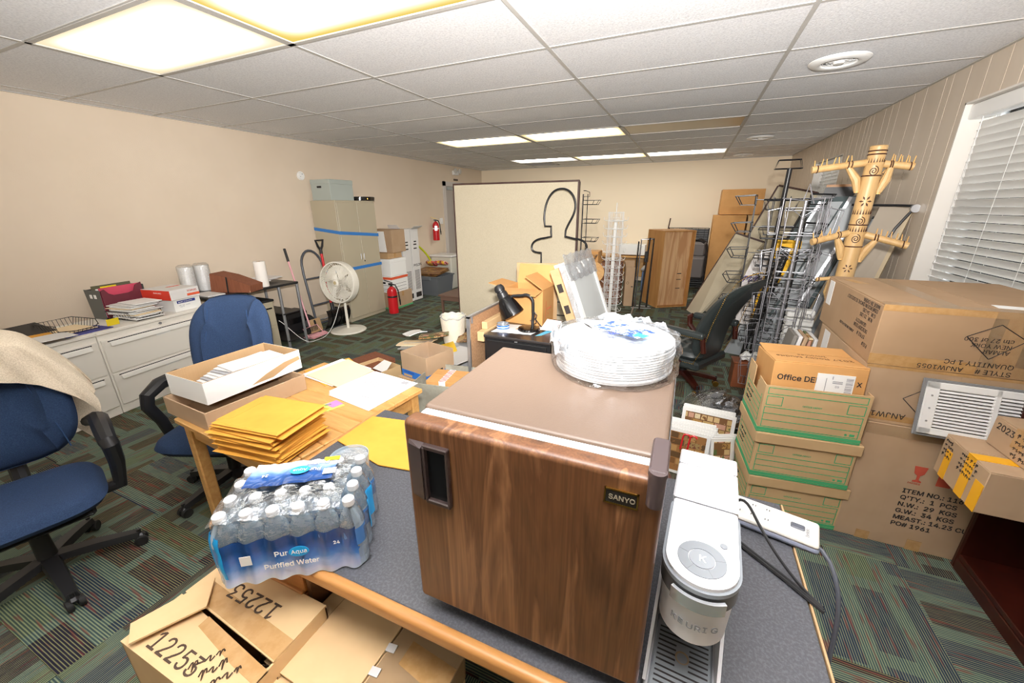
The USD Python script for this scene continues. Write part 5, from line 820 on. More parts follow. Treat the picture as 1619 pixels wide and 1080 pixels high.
for z, r0 in ((1.83, .0495), (1.525, .0518), (1.415, .0533)):
    sp_ = [(-1.75 + .03 / r0 * f * math.cos(f * 14) * .9, z + .03 * f * math.sin(f * 14)) for f in np.linspace(.1, 1, 26)]
    part(t, 'burnt_spiral', tube([(r0 * math.cos(p), r0 * math.sin(p), zz) for p, zz in sp_], .0026, 5), M_burn)
    part(t, 'burnt_flames', cat(*[hull([(r0 * math.cos(p), r0 * math.sin(p), z + .045), (r0 * math.cos(p + .16), r0 * math.sin(p + .16), z + .045), (r0 * math.cos(p + .1), r0 * math.sin(p + .1), z + .08), (r0 * .9 * math.cos(p + .08), r0 * .9 * math.sin(p + .08), z + .05)]) for p in np.linspace(-2.9, -.6, 9)]), M_burn, smooth=False)
# ---------------------------------------------------------------- leather executive chair
t = thing('leather_armchair', 'dark green leather executive chair with brass nail trim', 'armchair', (.10, 3.86, 0), -118)
dt = lambda a, b: .022 * (math.cos(a * 9.4) * math.cos(b * 9.4)) ** 2 * (1 if max(abs(a), abs(b)) < .85 else 0)
part(t, 'seat', mv(rot(cushion(.54, .58, .15, 40, 40, 5, dent=dt), -90, (1, 0, 0)), 0, -.04, .375), M_leather)
part(t, 'apron', rb(-.265, .265, -.31, .26, .26, .34, .02), M_leather)
back = cushion(.56, .78, .13, 36, 36, 4, shape=lambda x, z: (0, .10 * (z + .5) ** 2 + (.0 if abs(x) < .6 else -.10 * (abs(x) - .6)), 0), flat=.4)
part(t, 'backrest', mv(rot(back, -8, (1, 0, 0)), 0, .26, .72), M_leather)
def nails(P, r=.0052):
    P = np.array(P, float); seg = np.r_[0, np.cumsum(np.linalg.norm(np.diff(P, axis=0), axis=1))]; n = int(seg[-1] / .0155); q = np.stack([np.interp(np.linspace(0, seg[-1], n), seg, P[:, i]) for i in range(3)], 1)
    b = trimesh.creation.icosphere(0, r); return cat(*[mv(b, *x) for x in q])
for s in (-1, 1):
    part(t, 'nail_trim', nails([(s * .277, .22, .34), (s * .285, .29, .5), (s * .29, .33, .7), (s * .285, .40, .95), (s * .25, .45, 1.07), (s * .14, .475, 1.11), (0, .48, 1.115)]), M_gold, kind='stuff')
    part(t, 'seat_nail_trim', nails([(s * .272, -.31, .30), (s * .272, .22, .33)]), M_gold, kind='stuff')
    ar = part(t, 'arm_pad', rb(s * .31 - .035, s * .31 + .035, -.12, .3, .575, .635, .022, 3), M_leather); part(ar, 'pad_nail_trim', nails([(s * .31 + s * .036, -.11, .585), (s * .31 + s * .036, .29, .585)]), M_gold, kind='stuff')
    part(t, 'arm_support', tube([(s * .31, -.13, .6), (s * .31, -.16, .58), (s * .31, -.15, .5), (s * .3, -.06, .42), (s * .29, .02, .34), (s * .28, .1, .3)], [.022, .028, .026, .026, .028, .03], 10), M_mahog); part(t, 'arm_support', tube([(s * .31, .28, .6), (s * .29, .3, .46)], .022, 10), M_mahog)
part(t, 'gas_column', cat(cyl((0, 0, .09), (0, 0, .22), .035), cyl((0, 0, .2), (0, 0, .3), .022)), M_black); part(t, 'tilt_box', rb(-.1, .1, -.12, .14, .215, .26, .01), M_blackmetal)
def starbase(t, mt, R=.31, h=.085, off=0.0, n=5, cm=M_rubber, w=.03):
    for k in range(n):
        a = 2 * math.pi * k / n + off; d = np.array([math.cos(a), math.sin(a), 0]); s = np.array([-d[1], d[0], 0]); P = []
        for f, hh, ww in ((.02, h + .045, w * 1.15), (.5, h + .025, w), (1.0, h - .008, w * .75)):
            for q in (-1, 1): P += [d * R * f + s * ww * q * .8 + [0, 0, hh], d * R * f + s * ww * q + [0, 0, hh - .03]]
        part(t, 'base_leg', hull(P), mt)
        c = d * R + s * .0; ca = part(t, 'caster', cat(*[place(lathe([(0, -.011), (.024, -.011), (.027, -.004), (.027, .008), (.024, .011), (0, .011)], 18), c + [0, 0, .027] + s * q, d, (0, 0, 1)) for q in (-.019, .019)]), cm); part(ca, 'caster_hood', cat(cyl(c + [0, 0, .03], c + [0, 0, h], .009), rb(c[0] - .02, c[0] + .02, c[1] - .02, c[1] + .02, .036, .062, .012)), M_black)
starbase(t, M_mahog, .30, .10, 2.2, 5, M_gold, .034)
rgw = np.random.default_rng(21)
def scrawl(o, ux, uy, n, h, r=.0035, seed=0, slant=.25):
    """a row of looping pen strokes that reads as handwriting"""
    g_ = np.random.default_rng(seed); ux, uy = np.array(ux, float), np.array(uy, float); out = []; x = 0
    for k in range(n):
        w = h * g_.uniform(.45, .8); tall = g_.random() < .3; P = []
        for a in np.linspace(0, 2 * math.pi, 10): P.append((x + w * (.5 - .5 * math.cos(a * .5) + .25 * math.sin(a)), h * (.5 + (.5 if tall else .28) * math.sin(a * (1 if k % 2 else 1.5)))))
        out.append(tube([np.array(o) + ux * (p + slant * q) + uy * q for p, q in P], r, 4)); x += w + h * .12
        if g_.random() < .18: x += h * .5
    return cat(*out)
one('board_writing', 'purple marker handwriting on the white board leaning behind the racks', 'writing', cat(scrawl((.56, 4.80, .86), (1, 0, 0), (.22, .1, .97), 5, .07, .004, 3), scrawl((.50, 4.79, .68), (1, 0, 0), (.22, .1, .97), 6, .06, .004, 4)), mat('purple_ink', (70, 50, 130), .6), smooth=False)
# ---------------------------------------------------------------- big cartons on the right
K_ = lambda z0: None
def bigbox(label, loc, w, d, h, m=M_card2):
    t = thing('shipping_carton', label, 'cardboard box', loc); part(t, 'body', rb(0, w, 0, d, 0, h - .006, .004), m, smooth=False)
    part(t, 'flap', rb(.002, w / 2 - .001, .002, d - .002, h - .007, h, .002), m, smooth=False); part(t, 'flap', rb(w / 2 + .001, w - .002, .002, d - .002, h - .007, h, .002), m, smooth=False); return t
t = bigbox('large lowest shipping carton with red glass symbol and black weight markings', (.885, 2.175, 0), .69, .72, .665)
part(t, 'print', cat(*[text(r, .0225, (.205, -.0012, .318 - .0385 * i), (1, 0, 0), (0, 0, 1), bold=True) for i, r in enumerate(('ITEM NO.: 11676', "Q'TY.:  1  PCS", 'N.W.:  29  KGS', 'G.W.:  34  KGS', 'MEAST.: 14.23 CU.', 'PO# 1961'))]), M_ink, smooth=False)
part(t, 'glass_symbol', cat(prism([(-.024, .085), (.024, .085), (.018, .047), (.005, .035), (.005, .012), (.016, .007), (.016, .0), (-.016, .0), (-.016, .007), (-.005, .012), (-.005, .035), (-.018, .047)], .001, o=(.242, -.0005, .385), ux=(1, 0, 0), uy=(0, 0, 1)), text('FRAGILE', .008, (.212, -.0012, .372), (1, 0, 0), (0, 0, 1)), box(.31, .36, -.0012, 0, .385, .44)), M_redink, smooth=False)
part(t, 'clear_tape', cat(box(-.001, .691, -.0012, .002, .6, .655), box(.0, .69, .0, .05, .6645, .6665)), M_tapefilm, smooth=False); part(t, 'tape', cat(box(.09, .145, -.001, .001, .0, .05), box(.29, .345, -.001, .001, 0, .06)), M_kraft, smooth=False)
t = bigbox('middle shipping carton between the two other big cartons, behind the grille', (.83, 2.20, .667), .74, .74, .27)
part(t, 'tape', cat(box(0, .74, -.001, .001, .0, .03), box(0, .74, -.001, .001, .255, .268)), M_kraft, smooth=False); part(t, 'print', cat(*[tube([(.16, -.0008, .12), (.25, -.0008, .2), (.36, -.0008, .14)], .0016, 4)], tube([(.16, -.0008, .12), (.22, -.0008, .06)], .0016, 4), rot(text('ANJW1055', .026, (-.19, -.0012, -.04), (1, 0, 0), (0, 0, 1)), 180, (0, 1, 0), (0, 0, 0))), M_ink, smooth=False)
part(t, 'shipping_label', box(-.0012, .001, .56, .66, .07, .25), M_paper2, smooth=False)
t = bigbox('topmost big shipping carton with upside-down print under the window blinds', (.825, 2.20, .938), .75, .80, .278, mat('cardboard_tan', (168, 138, 106), .75, var=(4, (160, 130, 98), .35, .7), bump=((4, 120, 4), .0005)))
def upside(rows, h, x, z, gap=1.5, bold=False):     # printed upside down on the front face, rows from the bottom up
    return cat(*[rot(text(r, h, (0, 0, 0), (1, 0, 0), (0, 0, 1), bold=bold), 180, (0, 1, 0)).apply_translation((x, -.0006, z + h * gap * (i + .7))) for i, r in enumerate(rows)])
part(t, 'tape', cat(box(.0, .75, -.0010, .001, .0, .05), box(0, .75, -.001, .001, .25, .277), box(.40, .47, -.0008, .001, .05, .25), box(.50, .56, -.0009, .001, .02, .27)), M_kraft, smooth=False)
part(t, 'clear_tape', cat(box(.2, .27, .001, .79, .2775, .2786), box(.0, .75, .0, .06, .2775, .2788), box(.36, .75, -.0016, .0, .0, .276)), '/World/Looks/tape_film', smooth=False)
part(t, 'tape_patch', rot(box(.06, .11, .56, .7, .2775, .2784), 18, c=(.1, .6, .27)), M_kraft, smooth=False)
dm = [(.295, .165), (.385, .225), (.475, .165), (.385, .075)]
part(t, 'print', cat(*[tube([(dm[i][0], -.0014, dm[i][1]), (dm[(i + 1) % 4][0], -.0014, dm[(i + 1) % 4][1])], .0017, 4) for i in range(4)], upside(['ALMAR', 'NEW YORK', 'ctn 27 of 300'], .017, .44, .098, 1.45).apply_translation((0, -.001, 0)), upside(['STYLE #     ANJW1055', 'QUANTITY 1 PC'], .02, .47, .004, 1.6).apply_translation((0, -.001, 0)), *[box(.525, .535, -.0016, 0, z, z + .012) for z in np.arange(.06, .25, .018)]), M_ink, smooth=False)
side = lambda r, h, y, z: rot(text(r, h, (0, 0, 0), (0, 1, 0), (0, 0, 1)), 180, (1, 0, 0)).apply_translation((-.0012, y, z))     # upside down on the left face
part(t, 'print', cat(*[place(meshkit.text_mesh(r, h, .0006), (-.0008, y, z), (0, 1, 0), (0, 0, -1)) for r, h, y, z in (('P.O.#', .018, .05, .07), ('STYLE #', .018, .10, .10), ('DESCRIPTION', .018, .09, .13), ('QUANTITY', .018, .12, .155), ('N.W.  11 LBS', .018, .07, .19), ('G.W.  34 LBS', .018, .05, .215), ('DIMENSION (INCH) 33.5X21X17', .018, .04, .24), ('MADE IN CHINA', .018, .03, .262), ('JUMBO WORLD PLUSH', .014, .24, .09))]), M_ink, smooth=False)
part(t, 'shipping_label', box(-.0014, .001, .68, .76, .12, .26), M_paper2, smooth=False); part(t, 'white_label', rot(box(.4, .62, .06, .13, .2785, .2792), -8, c=(.5, .1, .27)), M_paper, smooth=False)
# vent grille
t = thing('louvred_grille', 'white louvred register grille leaning on the middle big carton', 'grille', (1.035, 2.115, .668), -2)
tl = lambda m: rot(m, -12, (1, 0, 0))
part(t, 'frame', tl(cat(rb(0, .36, 0, .012, 0, .03, .003), rb(0, .36, 0, .012, .205, .235, .003), rb(0, .045, 0, .012, 0, .235, .003), rb(.315, .36, 0, .012, 0, .235, .003), rb(.215, .235, 0, .012, 0, .235, .003))), WHITE); part(t, 'flange', tl(cat(rb(-.012, .372, .008, .018, -.012, .247, .003))), mat('grille_back', (120, 120, 120), .6))
for k in range(12): part(t, 'louver', tl(mv(rot(cat(rb(.043, .217, -.001, .012, -.001, .0016, .0004), rb(.233, .317, -.001, .012, -.001, .0016, .0004)), 35, (1, 0, 0)), 0, 0, .037 + .0142 * k)), WHITE, smooth=False)
part(t, 'screw', tl(cat(*[cyl((.022, -.002, z), (.022, .002, z), .004, n=10) for z in (.06, .118, .175)])), M_alu)
# ---------------------------------------------------------------- banker's boxes
M_bank = mat('banker_kraft', (202, 170, 126), .75, var=(5, (193, 160, 116), .35, .7))
def bank(label, loc, rz, lid=True, seed=0):
    W_, D_, H_ = .435, .34, .262; t = thing('storage_file_box', label, 'file box', loc, rz); m = M_bank; w6 = .004
    if lid: part(t, 'body', rb(0, W_, 0, D_, 0, H_, .004), m, smooth=False); part(t, 'lid', rb(-.012, W_ + .012, -.012, D_ + .012, H_ - .055, H_ + .004, .004), m, smooth=False)
    else:
        part(t, 'bottom', box(.004, W_ - .004, .004, D_ - .004, 0, w6), m, smooth=False)
        part(t, 'side', rb(0, W_, 0, w6, 0, H_, .0012), m, smooth=False); part(t, 'side', rb(0, W_, D_ - w6, D_, 0, H_, .0012), m, smooth=False); part(t, 'side', rb(W_ - w6, W_, w6, D_ - w6, 0, H_, .0012), m, smooth=False)
        part(t, 'side', cat(box(0, w6, w6, D_ - w6, 0, H_ - .085), box(0, w6, w6, .12, H_ - .085, H_), box(0, w6, .21, D_ - w6, H_ - .085, H_ + .02), box(0, w6, .12, .135, H_ - .085, H_ - .03)), m, smooth=False)
    zt = H_ - (.065 if lid else .01); G = []
    def fr(x0, x1, z0, z1, wd=.003): G.extend([box(x0, x1, -.0012, 0, z0, z0 + wd), box(x0, x1, -.0012, 0, z1 - wd, z1), box(x0, x0 + wd, -.0012, 0, z0, z1), box(x1 - wd, x1, -.0012, 0, z0, z1)])
    if not lid: fr(.015, .42, zt - .035, zt)
    zz = zt - (.045 if not lid else .0); fr(.015, .085, zz - .05, zz); fr(.35, .42, zz - .05, zz); fr(.012, .42, .035, zz - .06)
    for k in (1, 2): G.append(box(.012, .42, -.0012, 0, .035 + (zz - .095) * k / 3, .038 + (zz - .095) * k / 3))
    G += [box(0, W_, -.0013, 0, .004, .012), box(0, W_, -.0013, 0, .014, .03), box(-.0013, 0, 0, D_, .004, .012), box(-.0013, 0, 0, D_, .014, .03)]
    for k in range(5): G.append(box(-.0012, 0, .03, D_ - .03, .05 + .03 * k, .053 + .03 * k))
    G += [box(-.0012, 0, .03, .033, .05, .2), box(-.0012, 0, D_ - .033, D_ - .03, .05, .2), text('OFFICE DEPOT', .008, (.17, -.0013, zz - .04), (1, 0, 0), (0, 0, 1), bold=True), cyl((.37, -.0013, .05), (.37, 0, .05), .006, n=6), box(.385, .405, -.0013, 0, .044, .056)]
    part(t, 'print', cat(*G), M_green, smooth=False)
    part(t, 'handwriting', cat(*[place(scrawl((0, 0, 0), (1, 0, 0), (0, 1, 0), 7, .018, .0012, seed + i), (-.001, D_ - .05, .13 - .03 * i), (0, -1, 0), (0, 0, 1)) for i in range(3)]), M_ink, smooth=False)
    return t
bank('kraft file box with green print and lid, lowest of the stack of three', (.462, 2.125, 0), 7, True, 1)
bank('kraft file box with green print and lid, middle of the stack of three', (.45, 2.115, .266), 6, True, 5)
bank('open kraft file box with green print, top of the stack of three', (.437, 2.11, .532), 5, False, 9)
t = thing('tape_sealed_carton', 'orange-brown office store carton with a shipping label, set in the top file box', 'cardboard box', (.462, 2.135, .655), 5.5)
TL = lambda m: rot(m, -4, (1, 0, 0))
part(t, 'body', TL(rb(0, .385, 0, .30, 0, .255, .004)), M_card3, smooth=False); part(t, 'flap', TL(cat(rb(.001, .384, .001, .178, .2545, .26, .002))), M_card3, smooth=False); part(t, 'flap', TL(slab([(.001, .182, .2545), (.384, .182, .2545), (.384, .299, .268), (.001, .299, .268)], .005)), M_card3, smooth=False)
part(t, 'print', TL(cat(text('Office DEPOT', .026, (.02, -.0012, .165), (1, 0, 0), (0, 0, 1), bold=True), text('X', .022, (.345, -.0012, .165), (1, 0, 0), (0, 0, 1), bold=True))), M_ink, smooth=False)
lb = part(t, 'shipping_label', TL(box(.185, .335, -.0032, .001, .10, .215)), M_paper, smooth=False); part(lb, 'print', TL(cat(*[box(.302, .33, -.0038, 0, z, z + w_) for z, w_ in zip(np.arange(.115, .205, .006), (.003, .002, .004, .002, .003, .004, .002, .003, .002, .004, .003, .002, .003, .004, .002))], box(.222, .225, -.0038, 0, .12, .195), text('05', .01, (.262, -.0033, .15), (1, 0, 0), (0, 0, 1), bold=True), box(.25, .29, -.0038, 0, .178, .182), box(.25, .29, -.0038, 0, .17, .175), box(.246, .25, -.0038, 0, .19, .205))), M_text, smooth=False)
part(t, 'handwriting', TL(cat(place(meshkit.text_mesh('2017 Rocky Mudds', .026, .0006), (.36, .11, .2602), (-1, 0, 0), (0, -1, 0)), place(meshkit.text_mesh('Invoices', .022, .0006), (.26, .155, .2602), (-1, 0, 0), (0, -1, 0)), place(meshkit.text_mesh('2017 Rocky Mudds', .026, .0006), (.04, .245, .2655), (1, 0, 0), (0, 1, .11)), place(meshkit.text_mesh('Invoices', .022, .0006), (.12, .208, .261), (1, 0, 0), (0, 1, .11)))), mat('pen_brown', (110, 74, 40), .7), smooth=False)
# ---------------------------------------------------------------- mahogany bookcase and its cartons
t = thing('mahogany_bookcase', 'dark red mahogany bookcase at the right edge of the photo', 'bookcase', (1.335, .7, 0))
part(t, 'end_panel', rb(0, .245, 1.425, 1.45, 0, .97, .006), M_mahog); part(t, 'end_panel', rb(0, .245, 0, .025, 0, .97, .006), M_mahog); part(t, 'shelf', rb(.004, .245, .025, 1.425, .06, .085, .003), M_mahog); part(t, 'shelf', rb(.004, .245, .025, 1.425, .475, .5, .003), M_mahog); part(t, 'plinth', rb(0, .02, .025, 1.425, 0, .06, .003), M_mahog); part(t, 'back_panel', rb(.235, .245, .025, 1.425, .085, .96, .001), M_mahog); part(t, 'top', rb(-.004, .245, -.004, 1.454, .96, .985, .006), M_mahog)
one('glasses', 'dark rounded object end at the bookcase\'s upright', 'object', lathe([(0, -.03), (.03, -.02), (.036, 0), (.03, .02), (0, .03)], 16, (1.42, 1.9, .72)), M_black) if False else None
t = carton('carton', 'brown carton sealed with yellow tape jutting from the bookcase', (1.135, 1.83, .501), 0, .40, .29, .185, M_card2, tape_=False)
M_ytape = mat('yellow_tape', (240, 176, 36), .3)
part(t, 'yellow_tape', cat(box(-.0015, .0, .08, .13, 0, .186), box(-.0015, .401, .08, .13, .1845, .1866)), M_ytape, smooth=False); part(t, 'yellow_tape', box(-.0015, .0, .0, .05, 0, .12), M_ytape, smooth=False); part(t, 'yellow_tape', box(-.0015, .0, .21, .25, 0, .13), M_ytape, smooth=False)
part(t, 'handwriting', cat(*[place(scrawl((0, 0, 0), (1, 0, 0), (0, 1, 0), n_, .016, .0011, 40 + i), (-.0018, y_, .155 - .022 * i), (0, -1, 0), (0, 0, 1)) for i in range(4) for y_, n_ in ((.275, 4), (.165, 7))]), M_ink, smooth=False); part(t, 'print', cat(text('Made in', .022, (.2, -.0012, .03), (1, 0, 0), (0, 0, 1), bold=True)), M_ink, smooth=False)
t = carton('carton', 'brown carton marked 2023 stacked on the yellow-taped one', (1.255, 1.82, .688), 3, .30, .27, .125, M_card2); part(t, 'print', cat(place(meshkit.text_mesh('2023', .026, .0006), (-.0012, .25, .08), (0, -1, 0), (0, 0, 1)), *[place(scrawl((0, 0, 0), (1, 0, 0), (0, 1, 0), 6, .02, .0012, 60 + i), (-.0012, .15, .09 - .026 * i), (0, -1, 0), (0, 0, 1)) for i in range(4)]), M_ink, smooth=False)
t = carton('carton', 'kraft carton with a green stripe low in the mahogany bookcase', (1.40, 1.32, .0855), 0, .16, .3, .26, M_bank); part(t, 'green_stripe', box(-.0012, .0, 0, .3, .02, .06), M_green, smooth=False)
# ---------------------------------------------------------------- framed prints, film bag, loose chair base
for k in range(11):
    far = k > 6; y = 2.36 + .016 * k if not far else 2.58 + .018 * (k - 7); x0 = -.02 + .004 * k + (.09 if far else 0)
    labs = ['foremost of the standing mounted prints, showing candy canes', 'second standing mounted print of the front row', 'third standing mounted print of the front row', 'fourth standing mounted print of the front row', 'fifth standing mounted print of the front row', 'sixth standing mounted print of the front row', 'hindmost of the front row of standing mounted prints', 'mounted quilt print standing first in the rear row', 'second mounted print of the rear row', 'third mounted print of the rear row', 'hindmost mounted print of the rear row']
    t = thing('mounted_print', labs[k], 'print', (x0, y, .006), -6 + (k * 29 % 7) * .6); h = .30 + .012 * (k % 3) + (.03 if far else 0); w = .29 + .01 * (k % 4)
    part(t, 'mount', rot(rb(0, w, 0, .009, 0, h, .001), -10, (1, 0, 0)), M_paper, smooth=False); part(t, 'picture', rot(box(.022, w - .022, -.001, .001, .02, h - .022), -10, (1, 0, 0)), M_pic3 if k % 2 else M_pic1, smooth=False)
    if k == 0: part(t, 'candy_cane', rot(cat(*[tube([(x, -.004, .17), (x + .006, -.004, .25)] + [tuple(q) for q in arc((x + .026, -.004, .255), .02, 180, 20, 6)], .006, 6) for x in (.13, .17)]), -10, (1, 0, 0)), M_red)
for k in range(3): 
    t = thing('mounted_print', ('white-edged print standing foremost right of the main row', 'white-edged print standing in the middle right of the main row', 'white-edged print standing last right of the main row')[k], 'print', (.30 + .012 * k, 2.30 + .03 * k, .006), 24); part(t, 'mount', rot(rb(0, .13, 0, .009, 0, .30, .001), -12, (1, 0, 0)), M_paper, smooth=False); part(t, 'picture', rot(box(.015, .115, -.001, .001, .02, .28), -12, (1, 0, 0)), M_pic3, smooth=False)
t = thing('chair_base', 'loose black plastic swivel chair part lying under clear film', 'chair base', (.42, 3.0, 0), 12)
starbase(t, M_black, .30, .085, .5, 5); part(t, 'hub', cyl((0, 0, .06), (0, 0, .2), .03), M_black); part(t, 'seat_shell', rb(-.18, .2, -.2, .2, .2, .23, .012), M_black)
rgb_ = np.random.default_rng(9)
def crumple(nx_, ny_, w, d, fh, seed, amp=.03):
    g_ = np.random.default_rng(seed); nz = g_.uniform(-1, 1, (nx_, ny_))
    return grid(lambda u, v: (w * (u - .5) + .02 * nz[int(u * (nx_ - 1)), int(v * (ny_ - 1))], d * (v - .5), fh(u, v) + amp * nz[int(round(u * (nx_ - 1))), int(round(v * (ny_ - 1)))]), nx_, ny_, t=.0008)
t = thing('plastic_sheet', 'crumpled clear plastic sheet draped over black chair parts', 'plastic film', (.34, 2.93, .25)); part(t, 'film', crumple(16, 14, .46, .5, lambda u, v: .09 * math.sin(math.pi * u) * math.sin(math.pi * v) - .12 * (1 - math.sin(math.pi * u) ** .5) , 6, .02), M_film, smooth=False)
# ---------------------------------------------------------------- grey-topped desk in the foreground
t = thing('office_desk', 'grey-topped desk with rounded oak edge carrying fridge and water', 'desk', (0, 0, 0))
X0, X1, Y0, Y1, ZT = -1.21, .366, .488, 1.238, .75
part(t, 'desktop', rb(X0 + .02, X1 - .006, Y0 + .02, Y1, ZT - .032, ZT, .002), M_greylam, smooth=False)
part(t, 'edge_band', rb(X0, X1, Y0 - .006, Y0 + .024, ZT - .04, ZT + .0015, .012, 4), M_oak); part(t, 'edge_band', rb(X0 - .004, X0 + .022, Y0, Y1, ZT - .04, ZT + .001, .01, 3), M_oak); part(t, 'edge_band', rb(X1 - .003, X1 + .002, Y0, Y1, ZT - .036, ZT + .0003, .0008), M_card)
part(t, 'side_panel', rb(X0 + .02, X0 + .04, Y0 + .03, Y1 - .02, 0, ZT - .033, .002), M_oakv); part(t, 'side_panel', rb(-.868, -.850, Y0 + .03, Y1 - .02, 0, ZT - .033, .002), mat('desk_inner', (112, 78, 50), .5)); part(t, 'side_panel', rb(X1 - .05, X1 - .03, Y0 + .03, Y1 - .02, 0, ZT - .033, .002), M_oakv); part(t, 'modesty_panel', rb(-.85, X1 - .05, Y1 - .06, Y1 - .045, .25, ZT - .033, .002), '/World/Looks/desk_inner')
for z0, z1 in ((.60, .715), (.36, .592), (.06, .352)):
    dw = part(t, 'drawer', rb(X0 + .045, -.871, Y0 + .022, Y0 + .04, z0, z1, .004), M_oakv); part(dw, 'finger_rail', rb(X0 + .045, -.871, Y0 + .014, Y0 + .026, z0 - .004, z0 + .012, .003), M_oakv)
# ---------------------------------------------------------------- brown mini fridge
t = thing('mini_fridge', 'brown mini fridge with walnut-look door standing on the grey desk', 'refrigerator', (-.465, .523, .752))
part(t, 'cabinet', rb(.008, .476, .060, .445, .028, .498, .009, 3), M_darkbrown); part(t, 'gasket', rb(.014, .468, .040, .062, .045, .492, .003), mat('gasket', (236, 234, 230), .5))
part(t, 'door', rb(0, .479, 0, .044, .035, .494, .012, 4), M_walnut); part(t, 'door_liner', rb(.012, .467, .04, .05, .05, .484, .003), WHITE)
hb = part(t, 'handle', cat(hull([(.014, -.001, .455), (.05, -.001, .455), (.014, -.001, .325), (.05, -.001, .325), (.018, -.008, .45), (.05, -.016, .45), (.018, -.008, .332), (.05, -.016, .332)]), rb(.05, .056, -.014, .0, .328, .452, .002), rb(.1, .106, -.012, .0, .328, .452, .002), rb(.05, .106, -.012, 0, .322, .332, .002), rb(.05, .106, -.012, 0, .446, .456, .002)), mat('handle_brown', (58, 46, 44), .35), smooth=False); part(hb, 'recess', box(.056, .1, -.0035, -.0015, .332, .446), M_blackgloss, smooth=False)
bd = part(t, 'badge', rb(.394, .442, -.003, .001, .438, .462, .001), mat('badge_dark', (38, 34, 30), .3)); part(bd, 'badge_frame', cat(box(.392, .444, -.0035, 0, .436, .4385), box(.392, .444, -.0035, 0, .4615, .464), box(.392, .3945, -.0035, 0, .436, .464), box(.4415, .444, -.0035, 0, .436, .464)), M_gold, smooth=False); part(bd, 'print', text('SANYO', .0085, (.3985, -.0034, .4458), (1, 0, 0), (0, 0, 1), bold=True), mat('badge_letters', (150, 140, 120), .4), smooth=False)
part(t, 'hinge_cover', cat(rb(.452, .480, -.002, .1, .497, .511, .006, 3), cyl((.466, .004, .45), (.466, .004, .51), .013)), mat('hinge_brown', (74, 62, 62), .4)); part(t, 'foot', cat(*[cyl((x, y, 0), (x, y, .032), .016) for x in (.04, .44) for y in (.09, .42)]), M_black)
part(t, 'side_strip', rb(.4765, .4785, .1, .44, .05, .48, .0008), M_alu)
# ---------------------------------------------------------------- paper plates in plastic on the fridge
c0 = np.array([-.138, .94, 1.2505]); rg = np.random.default_rng(31)
prof = [(0, .0), (.085, 0), (.10, .0035), (.125, .0075), (.1375, .0058), (.1392, .0072), (.139, .011), (.125, .0102), (.10, .0052), (.085, .0018), (0, .0018)]
M_plate = mat('plate_white', (218, 218, 218), .7)
for k in range(12):
    one('paper_plate', f'{ORD[11 - k]} white paper plate from the top of the wrapped stack on the fridge', 'paper plate', rot(lathe(prof, 64), float(rg.uniform(0, 360))).apply_translation(tuple(c0 + [rg.uniform(-.003, .003), rg.uniform(-.003, .003), .0062 * k])), M_plate, group='paper plates stacked on the fridge')
t = thing('plate_wrapper', 'clear printed plastic bag round the stack of paper plates', 'plastic wrap', tuple(c0))
H = .0062 * 11 + .012
nzw = meshkit.noise
def wrapf(u, v):
    a = 2 * math.pi * u; r = .143 + .006 * math.sin(a * 9 + v * 4) * (.4 + v) ; p = np.array([math.cos(a) * 3, math.sin(a) * 3, v * 5]); q = float(meshkit.noise(p * 2, 3))
    return ((r + .012 * q) * math.cos(a), (r + .012 * q) * math.sin(a), .002 + v * (H + .004))
part(t, 'bag_side', grid(wrapf, 90, 8, t=.0006), M_film)
part(t, 'bag_top', grid(lambda u, v: ((.004 + .146 * v) * math.cos(2 * math.pi * u), (.004 + .146 * v) * math.sin(2 * math.pi * u), H + .003 + .006 * float(meshkit.noise(np.array([math.cos(2 * math.pi * u) * 5 * v, math.sin(2 * math.pi * u) * 5 * v, 1.3]), 5))), 60, 12, t=.0005), M_film)
def tuft(a0, a1, L_, seed):
    return grid(lambda u, v: ((.14 + L_ * v) * math.cos(a0 + (a1 - a0) * u), (.14 + L_ * v) * math.sin(a0 + (a1 - a0) * u), H * .75 * (1 - .1 * v) + .05 * float(meshkit.noise(np.array([u * 9, v * 4, seed]), seed)) - .01), 26, 8, t=.0006)
part(t, 'gathered_end', tuft(math.radians(50), math.radians(115), .05, 2), M_film2, smooth=False); part(t, 'gathered_end', tuft(math.radians(175), math.radians(235), .018, 4), M_film2, smooth=False)
zz_ = H + .0125
M_sky = mat('wrap_blue', (34, 62, 140), .4, var=(60, (190, 206, 226), .48, .56)); M_cyan = mat('wrap_cyan', (44, 140, 206), .4)
part(t, 'printed_panel', cat(place(box(-.065, .065, -.04, .034, 0, .0008), (.02, .02, zz_), (.87, -.48, 0), (.48, .87, 0))), M_sky, smooth=False); part(t, 'photo_patch', place(box(-.03, .03, -.011, .011, .0008, .0014), (.02, .03, zz_), (.75, .66, 0), (-.66, .75, 0)), mat('wrap_peach', (244, 214, 170), .4), smooth=False); part(t, 'logo', place(cat(box(-.014, .014, -.012, .012, .0008, .0016)), (.062, -.022, zz_), (.9, -.43, 0), (.43, .9, 0)), M_cyan, smooth=False)
part(t, 'print', place(rot(meshkit.text_mesh('stsoft', .018, .0008), 180, (0, 0, 1)), (.045, .004, zz_ + .0004), (.92, .4, 0), (-.4, .92, 0)), M_navy, smooth=False); part(t, 'print', cat(*[place(box(0, .03, 0, .002, 0, .0008), (-.085 + .004 * i, .03 - .004 * i, zz_), (.55, -.83, 0), (.83, .55, 0)) for i in range(4)]), M_ink, smooth=False)
